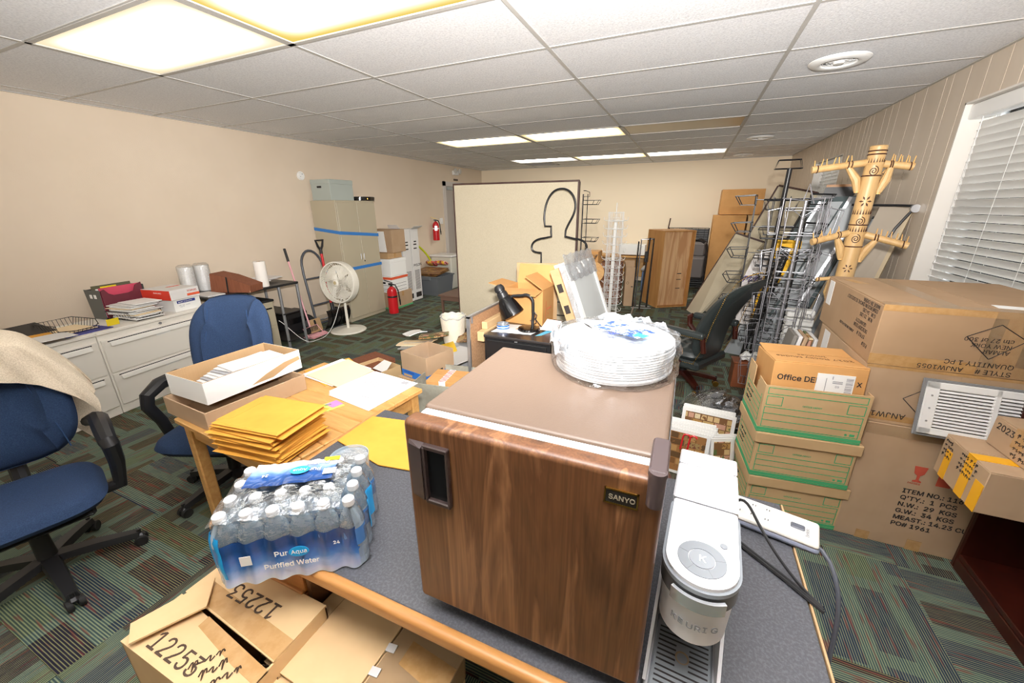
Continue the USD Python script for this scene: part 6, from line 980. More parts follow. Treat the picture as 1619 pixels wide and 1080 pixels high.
# ---------------------------------------------------------------- coffee maker
M_kw = mat('coffee_white', (224, 224, 227), .3); M_kg = mat('coffee_grey', (128, 133, 138), .5)
t = thing('coffee_maker', 'slim white pod coffee maker right of the brown fridge', 'coffee maker', (.085, .545, .752), -3.5)
def stad(w, y0, y1, n=24):       # straight back corners, round front (front at y0)
    r = w / 2; return [(w / 2, y1), (-w / 2, y1)] + [(r * math.cos(a), y0 + r + r * math.sin(a)) for a in np.linspace(math.pi, 2 * math.pi, n)]
def rstad(w, y0, y1, rc=.02, n=24):
    r = w / 2; P = [(w / 2 - rc + rc * math.cos(a), y1 - rc + rc * math.sin(a)) for a in np.linspace(0, math.pi / 2, 6)] + [(-w / 2 + rc + rc * math.cos(a), y1 - rc + rc * math.sin(a)) for a in np.linspace(math.pi / 2, math.pi, 6)]
    return P + [(r * math.cos(a), y0 + r + r * math.sin(a)) for a in np.linspace(math.pi, 2 * math.pi, n)]
def taper(P, z0, z1, s=1.0, c=(0, .06)):
    P = np.array(P); Q = (P - c) * s + c; return hull(np.vstack([np.c_[Q, np.full(len(Q), z0)], np.c_[P, np.full(len(P), z1)]]))
part(t, 'head', taper(rstad(.118, .004, .2), .165, .252, .94), M_kw); part(t, 'trim_band', taper(rstad(.124, .0, .2), .252, .286, 1.0), mat('trim_dark', (112, 114, 117), .25, metal=.6))
part(t, 'trim_rim', taper(rstad(.126, -.001, .21), .284, .292), M_kg); tp = part(t, 'lid', taper(rstad(.116, .004, .205, .006), .290, .2985), M_kw)
part(tp, 'button_ring', cat(lathe([(.022, .2985), (.039, .2985), (.039, .2998), (.022, .2998), (.022, .2985)], 40, (0, .062, 0))), M_kg); part(tp, 'brew_button', lathe([(0, .2986), (.0205, .2986), (.0205, .3001), (0, .3001)], 36, (0, .062, 0)), mat('button_grey', (138, 143, 148), .5)); part(tp, 'small_button', lathe([(0, .2986), (.006, .2986), (.006, .3), (0, .3)], 20, (.034, .108, 0)), M_kg)
part(tp, 'segment_line', cat(*[place(box(.022, .039, -.0006, .0006, .2998, .3002), (0, .062, 0), (math.cos(a), math.sin(a), 0), (-math.sin(a), math.cos(a), 0)) for a in np.radians([15, 165, 235, 300])]), mat('button_line', (130, 134, 138), .5), smooth=False); part(tp, 'print', text('K', .014, (-.006, .055, .3), (1, 0, 0), (0, 1, 0), .0008, True), M_paper, smooth=False)
part(t, 'rear_housing', rb(-.062, .062, .206, .40, .0, .296, .012, 3), M_kw); part(t, 'tank_lid', cat(rb(-.0615, .0615, .21, .338, .294, .3005, .004), rb(-.0615, .0615, .342, .4, .294, .3005, .006)), M_kw); part(t, 'column', rb(-.055, .055, .15, .21, .02, .17, .01), M_kg)
hp = part(t, 'handle', grid(lambda u, v: ((.066) * math.sin(-.62 + 1.24 * u), .062 - .066 * math.cos(-.62 + 1.24 * u), .257 + .024 * v), 14, 4, t=-.006), mat('handle_silver', (214, 218, 222), .2, metal=.7))
part(t, 'print', cat(*[place(meshkit.text_mesh(c_, .0125, .0008, True), (.0605 * math.sin(a), .063 - .0612 * math.cos(a), .205), (math.cos(a), math.sin(a), 0), (0, -.05, 1)) for c_, a in zip('KEURIG', np.linspace(-.62, .46, 6))]), mat('logo_grey', (150, 154, 160), .4), smooth=False)
part(t, 'base', cat(rb(-.062, .062, -.02, .22, .0, .03, .01, 3), *[hull([(s * .058, .06, .012), (s * .064, .06, .012), (s * .058, .2, .012), (s * .064, .2, .012), (s * .058, .19, .17), (s * .064, .19, .17), (s * .058, .205, .17), (s * .064, .205, .17), (s * .058, -.0, .034), (s * .064, -.0, .034)]) for s in (-1, 1)]), M_kw)
dtr = part(t, 'drip_tray', rb(-.054, .054, -.015, .15, .024, .036, .004), M_kg); part(dtr, 'slot', cat(*[box(-.046, .046, y, y + .0032, .0355, .0365) for y in (.118, .108, .098)], *[box(s * .029 - .017, s * .029 + .017, y, y + .0032, .0355, .0365) for s in (-1, 1) for y in (.088, .078, .068, .058, .048)], *[box(-.046, .046, y, y + .0032, .0355, .0365) for y in (.036, .026, .016, .006)]), M_wire, smooth=False); part(dtr, 'drain_hole', lathe([(0, .0352), (.009, .0355), (.0115, .0372), (.013, .0368), (.012, .036), (0, .0358)], 24, (0, .07, 0)), mat('coffee_stain', (150, 128, 104), .5))
# power strip and cables
t = thing('power_strip', 'white surge protector with grey base behind the coffee maker', 'power strip', (.315, 1.12, .752), -13)
part(t, 'base', rb(-.115, .115, -.052, .052, 0, .022, .016, 3), mat('strip_base', (126, 132, 150), .4)); part(t, 'cover', rb(-.112, .112, -.05, .05, .016, .034, .016, 3), mat('strip_white', (236, 234, 226), .4)); part(t, 'switch', rb(.045, .078, -.012, .01, .032, .038, .003), mat('switch_grey', (90, 94, 104), .4)); part(t, 'outlet', cat(*[cat(box(x, x + .002, y, y + .007, .0335, .0345), box(x + .007, x + .009, y, y + .007, .0335, .0345)) for x in (-.085, -.05, -.015) for y in (-.025, .02)]), M_ink, smooth=False); part(t, 'plug', cat(rb(-.118, -.088, -.045, -.012, .03, .062, .008, 2), rb(-.114, -.09, .0, .028, .03, .058, .008, 2)), M_black); part(t, 'print', text('belkin', .009, (.088, -.03, .0346), (0, 1, 0), (-1, 0, 0), .0006), M_text, smooth=False)
one('power_cable', 'thick dark grey cable hanging over the desk\'s right edge', 'cable', tube(spl([(.405, 1.08, .765), (.43, 1.05, .762), (.45, 1.0, .72), (.46, .96, .60), (.45, .9, .42), (.47, .84, .25), (.50, .8, .12), (.48, .68, .012), (.5, .5, .008)], 40), .0058, 8), mat('cable_grey', (78, 82, 90), .5))
one('appliance_cord', 'black appliance cord arching over the surge protector', 'cable', tube(spl([(.21, 1.11, .80), (.235, 1.11, .825), (.26, 1.06, .82), (.30, .98, .79), (.35, .92, .762), (.385, .88, .757)], 24), .004, 7), M_black)
one('fridge_cord', 'pair of black cords lying flat at the desk\'s right edge', 'cable', cat(tube([(.17, 1.07, .757), (.25, 1.0, .756), (.32, .94, .756), (.385, .875, .756)], .0045, 6), tube([(.17, 1.06, .757), (.25, .99, .756), (.32, .93, .756), (.385, .868, .756)], .0045, 6)), M_black)
one('manila_sheet', 'big golden envelope lying flat between the fridge and the wooden table', 'envelope', slab([(-1.19, 1.0, .7535), (-.93, .90, .7535), (-.83, .92, .7535), (-.84, 1.17, .7535), (-1.0, 1.22, .7535)], .004) if False else cat(slab([(-1.185, .955, .753), (-.925, .895, .753), (-.80, .915, .753), (-.815, 1.165, .753)], .004), slab([(-1.185, .955, .7525), (-.815, 1.165, .7525), (-.95, 1.2, .7525), (-1.19, 1.16, .7525)], .004)), M_env, smooth=False)
t = thing('glass_bowl', 'clear plastic food tub behind the water bottle pack', 'tub', (-.95, .80, .752)); part(t, 'body', lathe([(.04, 0), (.052, .004), (.06, .1), (.062, .1), (.0535, .003), (.04, -.0005)], 32), M_water); part(t, 'lid_film', cyl((0, 0, .09), (0, 0, .092), .058), M_film2)
# ---------------------------------------------------------------- wooden table and its papers
TP, TR_ = (-2.075, .83, 0), -5.5
t = thing('wooden_table', 'small pine block-wood table heaped with envelopes and papers', 'table', TP, TR_)
for k in range(8): part(t, 'plank', rb(0, .80, .099 * k + .0008, .099 * (k + 1) - .0008, .695, .72, .004), M_pine)
part(t, 'apron', cat(rb(.04, .76, .035, .055, .61, .695), rb(.04, .76, .74, .76, .61, .695), rb(.035, .055, .04, .75, .61, .695), rb(.745, .765, .04, .75, .61, .695)), M_pine)
for x, y in ((.02, .02), (.73, .02), (.02, .73), (.73, .73)): part(t, 'leg', rb(x, x + .05, y, y + .05, 0, .695, .006), M_pine)
t = carton('carton', 'shallow brown carton under the white envelope tray on the wooden table', (-1.80, .826, .721), 86, .47, .36, .085, M_card2, top='open')
t = thing('white_carton_tray', 'open white cardboard tray full of envelopes on the wooden table', 'tray', (-1.868, .882, .806), 89)
w, d, h = .475, .29, .105
part(t, 'bottom', box(.005, w - .005, .005, d - .005, .0, .006), M_card, smooth=False)
for q in ((0, w, 0, .006), (0, w, d - .006, d), (0, .006, .006, d - .006), (w - .006, w, .006, d - .006)): part(t, 'side', rb(q[0], q[1], q[2], q[3], 0, h, .001), M_card, smooth=False)
part(t, 'white_skin', cat(box(0, w, -.0012, .0, .0, h), box(-.0012, 0, 0, d, 0, h), box(w, w + .0012, 0, d, 0, h)), M_paper, smooth=False); part(t, 'torn_patch', prism([(.20, .0), (.28, .03), (.38, .055), (.465, .06), (.47, .04), (.40, .03), (.31, .0)], .0006, o=(0, -.0013, .012), ux=(1, 0, 0), uy=(0, 0, 1)), M_card, smooth=False)
rg = np.random.default_rng(17)
for k in range(10): one('tray_envelope', f'{ORD[9 - k]} white envelope from the top of those in the white tray', 'envelope', rot(rb(-2.12 + .004 * k, -1.99 + .006 * k, .93 + .015 * k, 1.19 + .015 * k, .814 + .008 * k, .820 + .008 * k, .001), float(rg.uniform(-7, 7)), c=(-2.05, 1.1, 0)), (M_paper2, M_text, M_paper2)[k % 3], group='envelopes in the white tray')
rg = np.random.default_rng(18)
for k in range(17):
    w, d = .32, .245; c = (-1.45 + .004 * rg.uniform(-1, 1) * k * .2, .875 + rg.uniform(-.012, .012), 0); z = .7212 + .0083 * k
    t = thing('gold_envelope', f'{ORD[16 - k]} golden envelope from the top of the stack on the wooden table', 'envelope', (c[0] + float(rg.uniform(-.012, .012)), c[1], z), float(rg.uniform(-4, 4)) + 6, group='stack of golden envelopes')
    part(t, 'envelope', hull([(sx * (w / 2 - e), sy * (d / 2 - e), zz) for sx in (-1, 1) for sy in (-1, 1) for e, zz in ((0, .0035), (.012, .0), (.012, .0076))]), M_env, smooth=False); part(t, 'flap', slab([(-w / 2, -d / 2 + .02, .0078), (-w / 2 + .002, d / 2 - .02, .0078), (-w / 2 + .05, d / 2 - .05, .008), (-w / 2 + .05, -d / 2 + .05, .008)], .0005), M_env, smooth=False)
for i, (dx, dy, yw, m, lab) in enumerate(((-.06, .02, 8, M_env, 'golden envelope lowest under the manila papers on the table'), (-.05, -.0, 20, M_paper, 'white sheet left under the manila envelope on the table'), (-.03, .01, 24, M_paper2, 'greyish sheet just under the manila envelope on the table'), (0, 0, 18, M_manila, 'manila envelope with small print, uppermost on the table\'s far side'))):
    w, d = (.33, .24); c, s_ = math.cos(math.radians(yw - 20)), math.sin(math.radians(yw - 20))
    q = [np.array([-1.76 + dx, 1.535 + dy]) + np.array([c * a - s_ * b, s_ * a + c * b]) for a, b in ((-.14, -.13), (.15, -.17), (.16, .08), (-.12, .15))]
    one('sheet', lab, 'papers', slab([(*p_, .7215 + .003 * i) for p_ in q], .0025), m, smooth=False)
one('sheet_print', 'small printed lines on the manila envelope', 'print', cat(text('Change of Address', .009, (-1.80, 1.40, .7336), (.93, .36, 0), (-.36, .93, 0), .0004), text('Return Service', .009, (-1.74, 1.40, .7336), (.93, .36, 0), (-.36, .93, 0), .0004)), M_text, smooth=False) if False else None
for i in range(3): 
    q = [(-1.60 - .012 * i, 1.285 + .012 * i), (-1.29 - .01 * i, 1.235 + .006 * i), (-1.262, 1.58 - .01 * i), (-1.585 - .004 * i, 1.62 - .006 * i)]
    t = thing('printed_form', ('lowest printed form sheet at the wooden table\'s right corner', 'middle printed form sheet at the wooden table\'s right corner', 'top printed form with a grey table grid on the wooden table')[i], 'paper', (0, 0, .7215 + .003 * i)); part(t, 'sheet', slab([(*p_, 0) for p_ in q], .0024), M_paper, smooth=False)
    if i == 2: part(t, 'print', cat(*[box(-1.53, -1.34, 1.44 + .012 * k, 1.443 + .012 * k, .0024, .0029) for k in range(7)], *[box(-1.53 + .03 * k, -1.528 + .03 * k, 1.44, 1.515, .0024, .0029) for k in range(7)], box(-1.50, -1.3, 1.54, 1.544, .0024, .0029), box(-1.34, -1.30, 1.53, 1.56, .0024, .0028), box(-1.42, -1.36, 1.33, 1.334, .0024, .0029), box(-1.5, -1.44, 1.3, 1.303, .0024, .0029)), M_text, smooth=False)
for q, m, lab, z in (([(-1.55, 1.18), (-1.47, 1.155), (-1.44, 1.235), (-1.52, 1.25)], mat('note_lime', (190, 236, 110), .8), 'lime green sticky note on the wooden table', .7213), ([(-1.53, 1.20), (-1.47, 1.19), (-1.455, 1.24), (-1.515, 1.255)], mat('note_pink', (240, 132, 190), .8), 'pink sticky note on the lime green one', .7237)): one('sticky_note', lab, 'note', slab([(*p_, z) for p_ in q], .0018), m, smooth=False)
one('pen', 'thin grey pen beside the sticky notes on the table', 'pen', cyl((-1.56, 1.16, .727), (-1.50, 1.21, .727), .004, n=10), M_silver)
one('wood_round', 'round pine stool seat just behind the grey desk', 'stool', cat(lathe([(0, .0), (.14, 0), (.15, .01), (.15, .02), (.14, .03), (0, .03)], 32, (-1.02, 1.42, .60)), *[cyl((-1.02 + .11 * math.cos(a), 1.42 + .11 * math.sin(a), 0), (-1.02 + .09 * math.cos(a), 1.42 + .09 * math.sin(a), .6), .014) for a in (.5, 2.1, 3.6, 5.2)]), M_pine)
# ---------------------------------------------------------------- pack of water bottles
A0 = np.array([-.852, .53, .7515]); AX = np.array([.82, .57, 0]); AX /= np.linalg.norm(AX); AY = np.array([-AX[1], AX[0], 0])
BW = .058
bp = [(0, .002), (.024, 0), (.029, .005), (.0295, .02), (.0275, .025), (.0295, .03), (.0295, .055), (.0275, .06), (.0295, .065), (.0295, .125), (.026, .145), (.016, .168), (.0125, .174), (.0125, .182), (0, .182)]
def bottle(label, p):
    t = thing('water_bottle', label, 'water bottle', p, group='water bottles in the shrink-wrapped pack'); part(t, 'bottle', lathe(bp, 20), M_water); part(t, 'cap', lathe([(.0135, .178), (.0145, .18), (.0145, .194), (.012, .197), (0, .197)], 20), M_cap); part(t, 'label', lathe([(.0298, .07), (.03, .072), (.03, .118), (.0298, .12)], 24), M_lab); return t
M_cap = mat('bottle_cap', (244, 244, 244), .4); M_lab = mat('bottle_label', (70, 120, 180), .4)
first = None
for i in range(6):
    for j in range(4):
        p = A0 + AX * BW * (i - 2.5) + AY * BW * (j - 1.0)
        lab = ('leftmost', 'second', 'third', 'fourth', 'fifth', 'rightmost')[i] + ' water bottle of the ' + ('front', 'second', 'third', 'rear')[j] + ' row in the wrapped pack'
        if first is None: first = bottle(lab, tuple(p))
        else: dup(first, 'water_bottle', lab, 'water bottle', tuple(p), group='water bottles in the shrink-wrapped pack')
t = thing('shrink_wrap', 'blue printed shrink wrap round the pack of water bottles', 'plastic wrap', tuple(A0 + AY * BW * .5), math.degrees(math.atan2(AX[1], AX[0])))
hx, hy, r = BW * 3.0 + .004, BW * 2 + .004, .03
def ring(u):                          # outline with scallops
    per = 2 * (2 * hx + 2 * hy); s = u * per
    for (x0, y0, dx, dy, L_) in ((-hx, -hy, 1, 0, 2 * hx), (hx, -hy, 0, 1, 2 * hy), (hx, hy, -1, 0, 2 * hx), (-hx, hy, 0, -1, 2 * hy)):
        if s <= L_: 
            e = min(s, L_ - s); k = .0 if e > r else (1 - e / r) ** 2 * .012; sc = .0055 * (-math.cos(2 * math.pi * ((s - .004) / BW)) - 1) ; x, y = x0 + dx * s, y0 + dy * s; return x + dy * (sc) - math.copysign(k, x), y - dx * sc - math.copysign(k, y)
        s -= L_
    return -hx, -hy
HW = .178
def wallw(z0, z1, u0=0, u1=1, nu=170, off=0.0, nv=9):
    def f(u, v):
        uu = u0 + (u1 - u0) * u; x, y = ring(uu % 1.0); z = z0 + (z1 - z0) * v; tt = max(0, (z - .125) / .055); sh_ = 1 - .09 * tt ** 1.6; nz = float(meshkit.noise(np.array([x * 38, y * 38, z * 30]), 4)) - .5
        return ((x + math.copysign(off, x)) * sh_ + nz * .004, (y + math.copysign(off, y)) * sh_ + nz * .004, z)
    return grid(f, nu, nv, t=.0005)
M_wrapblue = usdkit.material(stage, '/World/Looks/wrap_print_blue', {'tc': ('texture_coordinate', {}), 'sx': ('separate_xyz', {}), 'n': ('noise_texture', {'scale': 14.0, 'detail': 3.0, 'distortion': 1.2}), 'a': ('math', {'math_type': 'multiply_add', 'value2': .05}), 'k': ('map_range', {'from_min': .02, 'from_max': .13, 'to_min': 0.0, 'to_max': 1.0, 'clamp': True}),
    'r': ('rgb_ramp', {'ramp': [(0, L(214, 226, 240)), (.2, L(196, 206, 236)), (.38, L(150, 176, 222)), (.55, L(72, 124, 190)), (.75, L(44, 92, 158)), (1, L(30, 64, 118))]}), 'p': ('principled_bsdf', {'roughness': .15}), 't': ('transparent_bsdf', {}), 'm': ('mix_closure', {'fac': .95})},
    [('tc.object', 'sx.vector'), ('tc.object', 'n.vector'), ('n.fac', 'a.value1'), ('sx.z', 'a.value3'), ('a.value', 'k.value'), ('k.result', 'r.fac'), ('r.color', 'p.base_color'), ('t.BSDF', 'm.closure1'), ('p.BSDF', 'm.closure2')], surface='m.closure')
M_wraptop = usdkit.material(stage, '/World/Looks/wrap_print_top', {'tc': ('texture_coordinate', {}), 'sx': ('separate_xyz', {}), 'n': ('noise_texture', {'scale': 12.0, 'detail': 3.0, 'distortion': 1.0}), 'a': ('math', {'math_type': 'multiply_add', 'value2': .04}), 'k': ('map_range', {'from_min': .01, 'from_max': .125, 'to_min': 0.0, 'to_max': 1.0, 'clamp': True}),
    'r': ('rgb_ramp', {'ramp': [(0, L(28, 58, 112)), (.35, L(40, 84, 150)), (.5, L(110, 146, 206)), (.72, L(196, 212, 236)), (1, L(230, 236, 244))]}), 'p': ('principled_bsdf', {'roughness': .15})},
    [('tc.object', 'sx.vector'), ('tc.object', 'n.vector'), ('n.fac', 'a.value1'), ('sx.y', 'a.value3'), ('a.value', 'k.value'), ('k.result', 'r.fac'), ('r.color', 'p.base_color')], surface='p.BSDF')
M_wrapcyan = mat('wrap_end_cyan', (38, 158, 222), .2)
part(t, 'printed_side', wallw(.003, .128, 0, .31, 90), M_wrapblue); part(t, 'clear_side', wallw(.128, HW + .004, 0, 1, 150, nv=6), M_film); part(t, 'printed_side', wallw(.003, .112, .31, .5, 50), M_film); part(t, 'printed_side', wallw(.003, .128, .5, .81, 90), M_wrapblue); part(t, 'clear_side', wallw(.003, .112, .81, 1, 50), M_film)
part(t, 'end_print', wallw(.03, .15, .83, 1.028, 36, .001), M_wrapcyan); part(t, 'end_print', wallw(.05, .14, .37, .45, 20, .001), M_wrapcyan)
def topf(x0, x1, y0, y1, dz, sd, amp=.012, nu=40, nv=26):
    return grid(lambda u, v: (x0 + (x1 - x0) * u, y0 + (y1 - y0) * v, HW + .018 + dz - .03 * max(0, abs((y0 + (y1 - y0) * v)) / hy - .6) - .05 * max(0, abs(x0 + (x1 - x0) * u) / hx - .72) + amp * (float(meshkit.noise(np.array([u * 13, v * 8, sd]), sd)) - .5)), nu, nv, t=.0005)
part(t, 'clear_top', topf(-hx * .94, hx * .72, -hy * .9, hy * .9, 0, 3), M_film)
part(t, 'printed_top', topf(-hx * .72, hx * .5, -hy * .05, hy * .86, .005, 3, .006, 36, 16), M_wraptop)
top_ux, top_uy = (-1, 0, 0), (0, -1, 0)
def oval(cx, y, cz, w_, h_, ux, uy): return prism([(w_ / 2 * math.cos(a), h_ / 2 * math.sin(a)) for a in np.linspace(0, 2 * math.pi, 28, endpoint=False)], .0008, o=(cx, y, cz), ux=ux, uy=uy)
yf = -hy - .0075
part(t, 'logo', oval(.026, yf, .092, .046, .03, (1, 0, 0), (0, 0, 1)), M_wrapcyan, smooth=False); part(t, 'logo', oval(-.0, hy * .33, HW + .029, .05, .034, top_ux, top_uy), M_wrapcyan, smooth=False)
part(t, 'print', cat(text('Pur', .014, (-.03, yf - .0004, .086), (1, 0, 0), (0, 0, 1), bold=True), text('Aqua', .011, (.008, yf - .001, .087), (1, 0, 0), (0, 0, 1)), text('Purified Water', .0135, (-.058, yf - .0004, .052), (1, .0, .0), (0, 0, 1), bold=True), text('24', .009, (.105, yf - .0004, .098), (1, 0, 0), (0, 0, 1), bold=True), text('Pur', .014, (.056, hy * .36, HW + .0295), top_ux, top_uy, bold=True), text('Aqua', .011, (.019, hy * .36, HW + .0302), top_ux, top_uy), text('Purified', .012, (.07, hy * .6, HW + .0285), top_ux, top_uy, bold=True), text('24', .01, (-.075, hy * .3, HW + .0282), top_ux, top_uy, bold=True)), M_paper, smooth=False)
part(t, 'tag', cat(rb(-.105, -.08, yf - .001, yf, .072, .10, .0004)), M_paper, smooth=False); part(t, 'tag', rb(.062, .095, hy * .1, hy * .3, HW + .026, HW + .028, .0004), M_paper, smooth=False); part(t, 'tag', rb(.05, .092, hy * .66, hy * .8, HW + .0225, HW + .024, .0004), M_yellow, smooth=False)
# ---------------------------------------------------------------- cartons under the desk's front edge
def fgbox(name, label, A, ux, uy, w, d, z, h):
    """carton whose top corner A lies at height z; ux along w, uy along d"""
    ux, uy = np.array([*ux, 0.0]), np.array([*uy, 0.0]); ux /= np.linalg.norm(ux); uy = uy - ux * (uy @ ux); uy /= np.linalg.norm(uy)
    ang = math.degrees(math.atan2(ux[1], ux[0])); return thing(name, label, 'cardboard box', (A[0], A[1], z - h), ang), w, d, h
t, w, d, h = fgbox('carton_box', 'open-flapped brown carton marked 12253 in the bottom left corner', (-1.185, .232), (.37, -.0), (0, 1), .40, .275, .6, .45)
u2 = .5
part(t, 'side', rb(0, w, 0, .006, 0, h, .001), M_card4, smooth=False); part(t, 'side', rb(0, w, d - .006, d, 0, h, .001), M_card4, smooth=False); part(t, 'side', rb(0, .006, 0, d, 0, h, .001), M_card4, smooth=False); part(t, 'side', rb(w - .006, w, 0, d, 0, h, .001), M_card4, smooth=False); part(t, 'bottom', box(0, w, 0, d, 0, .006), M_cardin, smooth=False)
f1 = part(t, 'flap', slab([(0, .146, h + .001), (w, .120, h + .001), (w, d, h), (0, d, h)], .005), M_card4, smooth=False); f2 = part(t, 'flap', slab([(0, 0, h), (w, 0, h), (w, .105, h - .006), (0, .138, h + .002)], .005), M_card4, smooth=False)
part(t, 'loose_flap', slab([(.0, .0, h + .010), (.035, -.015, h + .012), (.15, .125, h + .016), (-.0, .21, h + .010)], .005) if False else slab([(-.012, .03, h + .016), (.05, .0, h + .020), (.125, .135, h + .022), (.05, .2, h + .018)], .005), M_card4, smooth=False)
part(f1, 'tape', slab([(.02, .150, h + .0062), (w - .0, .123, h + .0062), (w, .175, h + .0058), (.03, .200, h + .0058)], .0006), M_kraft, smooth=False); part(f2, 'tape', slab([(.14, .09, h + .0045), (w, .07, h + .001), (w, .104, h + .0005), (.14, .128, h + .0065)], .0006), M_kraft, smooth=False)
part(t, 'print', cat(place(meshkit.text_mesh('12253', .042, .0008), (.30, .225, h + .0064), (-1, 0, 0), (0, -1, 0)), place(meshkit.text_mesh('12253', .042, .0008), (.07, .018, h + .0066), (1, 0, -.006), (0, 1, 0))), mat('stamp_ink', (70, 52, 38), .7), smooth=False)
part(t, 'handwriting', cat(*[place(scrawl((0, 0, 0), (1, 0, 0), (0, 1, 0), 3, .026, .0018, 80 + i), (.24 + .04 * i, .02 + .0 * i, h + .0075), (.5, .85, -.03), (-.85, .5, 0)) for i in range(3)]), '/World/Looks/stamp_ink', smooth=False)
t, w, d, h = fgbox('carton_box', 'brown carton with clear-taped flaps half under the desk, right of the 12253 carton', (-.838, .36), (.43, -.01), (0, 1), .44, .225, .55, .40)
part(t, 'body', rb(0, w, -.16, d, 0, h - .006, .003), M_card4, smooth=False); part(t, 'flap', slab([(-.006, -.0, h + .004), (.25, -.0, h + .001), (.25, d, h + .001), (-.0, d, h + .004)], .005), M_card4, smooth=False); part(t, 'flap', slab([(.252, -.16, h - .005), (w, -.16, h - .005), (w, d, h - .005), (.252, d, h - .005)], .005), M_card4, smooth=False); part(t, 'flap', slab([(0, -.16, h - .005), (.25, -.16, h - .005), (.25, -.01, h - .005), (0, -.01, h - .005)], .005), M_card4, smooth=False)
part(t, 'crease', box(.045, .0475, 0, d, h + .006, h + .0088), M_card, smooth=False); part(t, 'clear_tape', cat(slab([(.255, -.16, h + .0006), (w + .001, -.16, h + .0006), (w + .001, d, h + .0006), (.255, d, h + .0006)], .0005), slab([(w, .0, h - .08), (w, d, h - .08), (w + .002, d, h), (w + .002, 0, h)], .0006)), '/World/Looks/tape_film', smooth=False); part(t, 'tape_patch', cat(*[rot(box(.25, .275, y, y + .02, h + .004, h + .0062), 8, c=(.26, y, h)) for y in (.03, .09, .15)]), M_paper2, smooth=False); part(t, 'tape', slab([(.30, .14, h + .0008), (w, .12, h + .0008), (w, .19, h + .0008), (.30, .2, h + .0008)], .0005), M_kraft, smooth=False)
part(t, 'handwriting', cat(*[place(scrawl((0, 0, 0), (1, 0, 0), (0, 1, 0), 4, .028, .0024, 90 + i), (.0 + .03 * i, -.03 - .02 * i, h + .001), (.6, .8, 0), (-.8, .6, 0)) for i in range(2)]), '/World/Looks/stamp_ink', smooth=False)
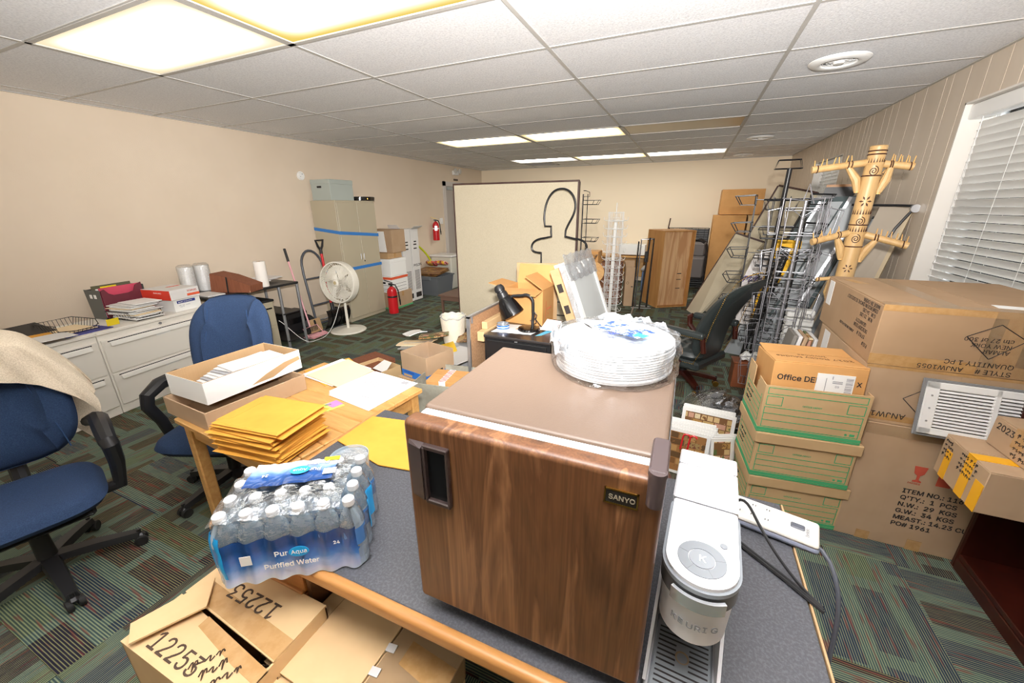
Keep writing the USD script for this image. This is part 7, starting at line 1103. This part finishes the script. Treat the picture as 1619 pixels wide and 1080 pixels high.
# ---------------------------------------------------------------- blue swivel chairs
def bluechair(label, loc, rz, seat_h=.47, back_h=.60, tilt=-10, wide=.52, arm=.225):
    t = thing('swivel_chair', label, 'office chair', loc, rz)
    dent = lambda a, b: .03 * (1 - (abs(a) / .62) ** 4) * (1 if abs(a) < .62 else 0) * (1 - .5 * abs(b)) - .012 * math.exp(-((abs(a) - .62) / .05) ** 2)
    part(t, 'seat', mv(rot(cushion(wide, .5, .13, 36, 36, 4, shape=lambda x, z: (0, 0, 0), dent=lambda a, b: .016 * (1 - a * a) * (1 - b * b)), -90, (1, 0, 0)), 0, -.02, seat_h - .06), M_bluecloth); part(t, 'seat_pan', rb(-.2, .2, -.2, .2, seat_h - .135, seat_h - .11, .02), M_black)
    bk = cushion(wide * .98, back_h, .14, 44, 44, 2.9, shape=lambda x, z: (0, .06 * x * x * -1 + .03 * (z - .1) ** 2, 0), dent=dent, flat=.2)
    part(t, 'backrest', mv(rot(bk, tilt, (1, 0, 0)), 0, .27, seat_h + .02 + back_h / 2), M_bluecloth)
    part(t, 'seam', cat(*[tube([mvp for mvp in [(s * .155 * (1 + .25 * math.cos(f * 3.1)), .27 - .062 - .02 * math.cos((f - .5) * 3) + (math.tan(math.radians(-tilt)) * (f - .5) * back_h), seat_h + .02 + back_h * f) for f in np.linspace(.1, .88, 12)]], .0028, 5) for s in (-1, 1)]), mat('seam_blue', (38, 66, 106), .9) if not UsdShade.Material.Get(stage, '/World/Looks/seam_blue') else '/World/Looks/seam_blue')
    for s in (-1, 1): part(t, 'armrest', tube([(s * .24, -.02, seat_h - .12), (s * .30, -.03, seat_h - .11), (s * .315, -.05, seat_h + .02), (s * .315, -.10, seat_h + .13), (s * .31, -.09, seat_h + arm - .035), (s * .31, -.0, seat_h + arm), (s * .31, .12, seat_h + arm), (s * .30, .22, seat_h + arm - .025), (s * .27, .29, seat_h + arm - .055)], [.024, .03, .03, .032, .034, .038, .038, .034, .026], 10), M_black)
    part(t, 'back_bracket', tube([(0, .1, seat_h - .12), (0, .28, seat_h - .1), (0, .36, seat_h + .1), (0, .37, seat_h + .3)], .03, 8), M_black)
    part(t, 'gas_column', cat(cyl((0, 0, .1), (0, 0, .26), .034, .03), cyl((0, 0, .24), (0, 0, seat_h - .12), .02)), M_black); starbase(t, M_black, .30, .085, .35 + rz * .01)
    return t
bluechair('blue cloth office chair draped with a cream shawl at the left edge', (-2.53, .41, 0), 74, .47, .58, arm=.185)
bluechair('blue cloth office chair behind the wooden table, back showing over the white tray', (-2.40, 1.18, 0), 22, .46, .66)
# shawl over the near chair
M_knit = mat('cream_knit', (226, 212, 190), .95, var=(220, (206, 190, 166), .42, .62), bump=(420, .0012))
CH = (-2.53, .41, math.radians(74))
def shawl(u, v):
    x = -.33 + .60 * u; zt = .785 + .315 * max(0, 1 - min(1, abs(x) / .282) ** 2.5) ** .4; sl = .8 + .2 * math.sin(9 * u)
    LB, LF = .34 + .10 * u, (.33 - .20 * u ** 1.5) * sl
    if v < .45: s = v / .45; y, z = .395, zt - LB * (1 - s)
    elif v < .58: s = (v - .45) / .13; y, z = .395 - .26 * s, zt + .03 * math.sin(math.pi * s)
    else: s = (v - .58) / .42; y, z = .135 - .004 * s, zt - LF * s
    if u > .84: k = (u - .84) / .16; x += .06 * k; z -= .13 * k; y += .05 * k * (v > .55)
    y += .176 * (z - .78) + .010 * math.sin(26 * u + 6 * v) * (.4 + abs(v - .5)) + .006 * math.sin(50 * u * (1 - .3 * v))
    c_, s_ = math.cos(CH[2]), math.sin(CH[2]); return (CH[0] + c_ * x - s_ * y, CH[1] + s_ * x + c_ * y, z)
one('knit_shawl', 'cream knitted shawl hanging over the left blue chair\'s back', 'shawl', grid(shawl, 46, 50, t=.006), M_knit)
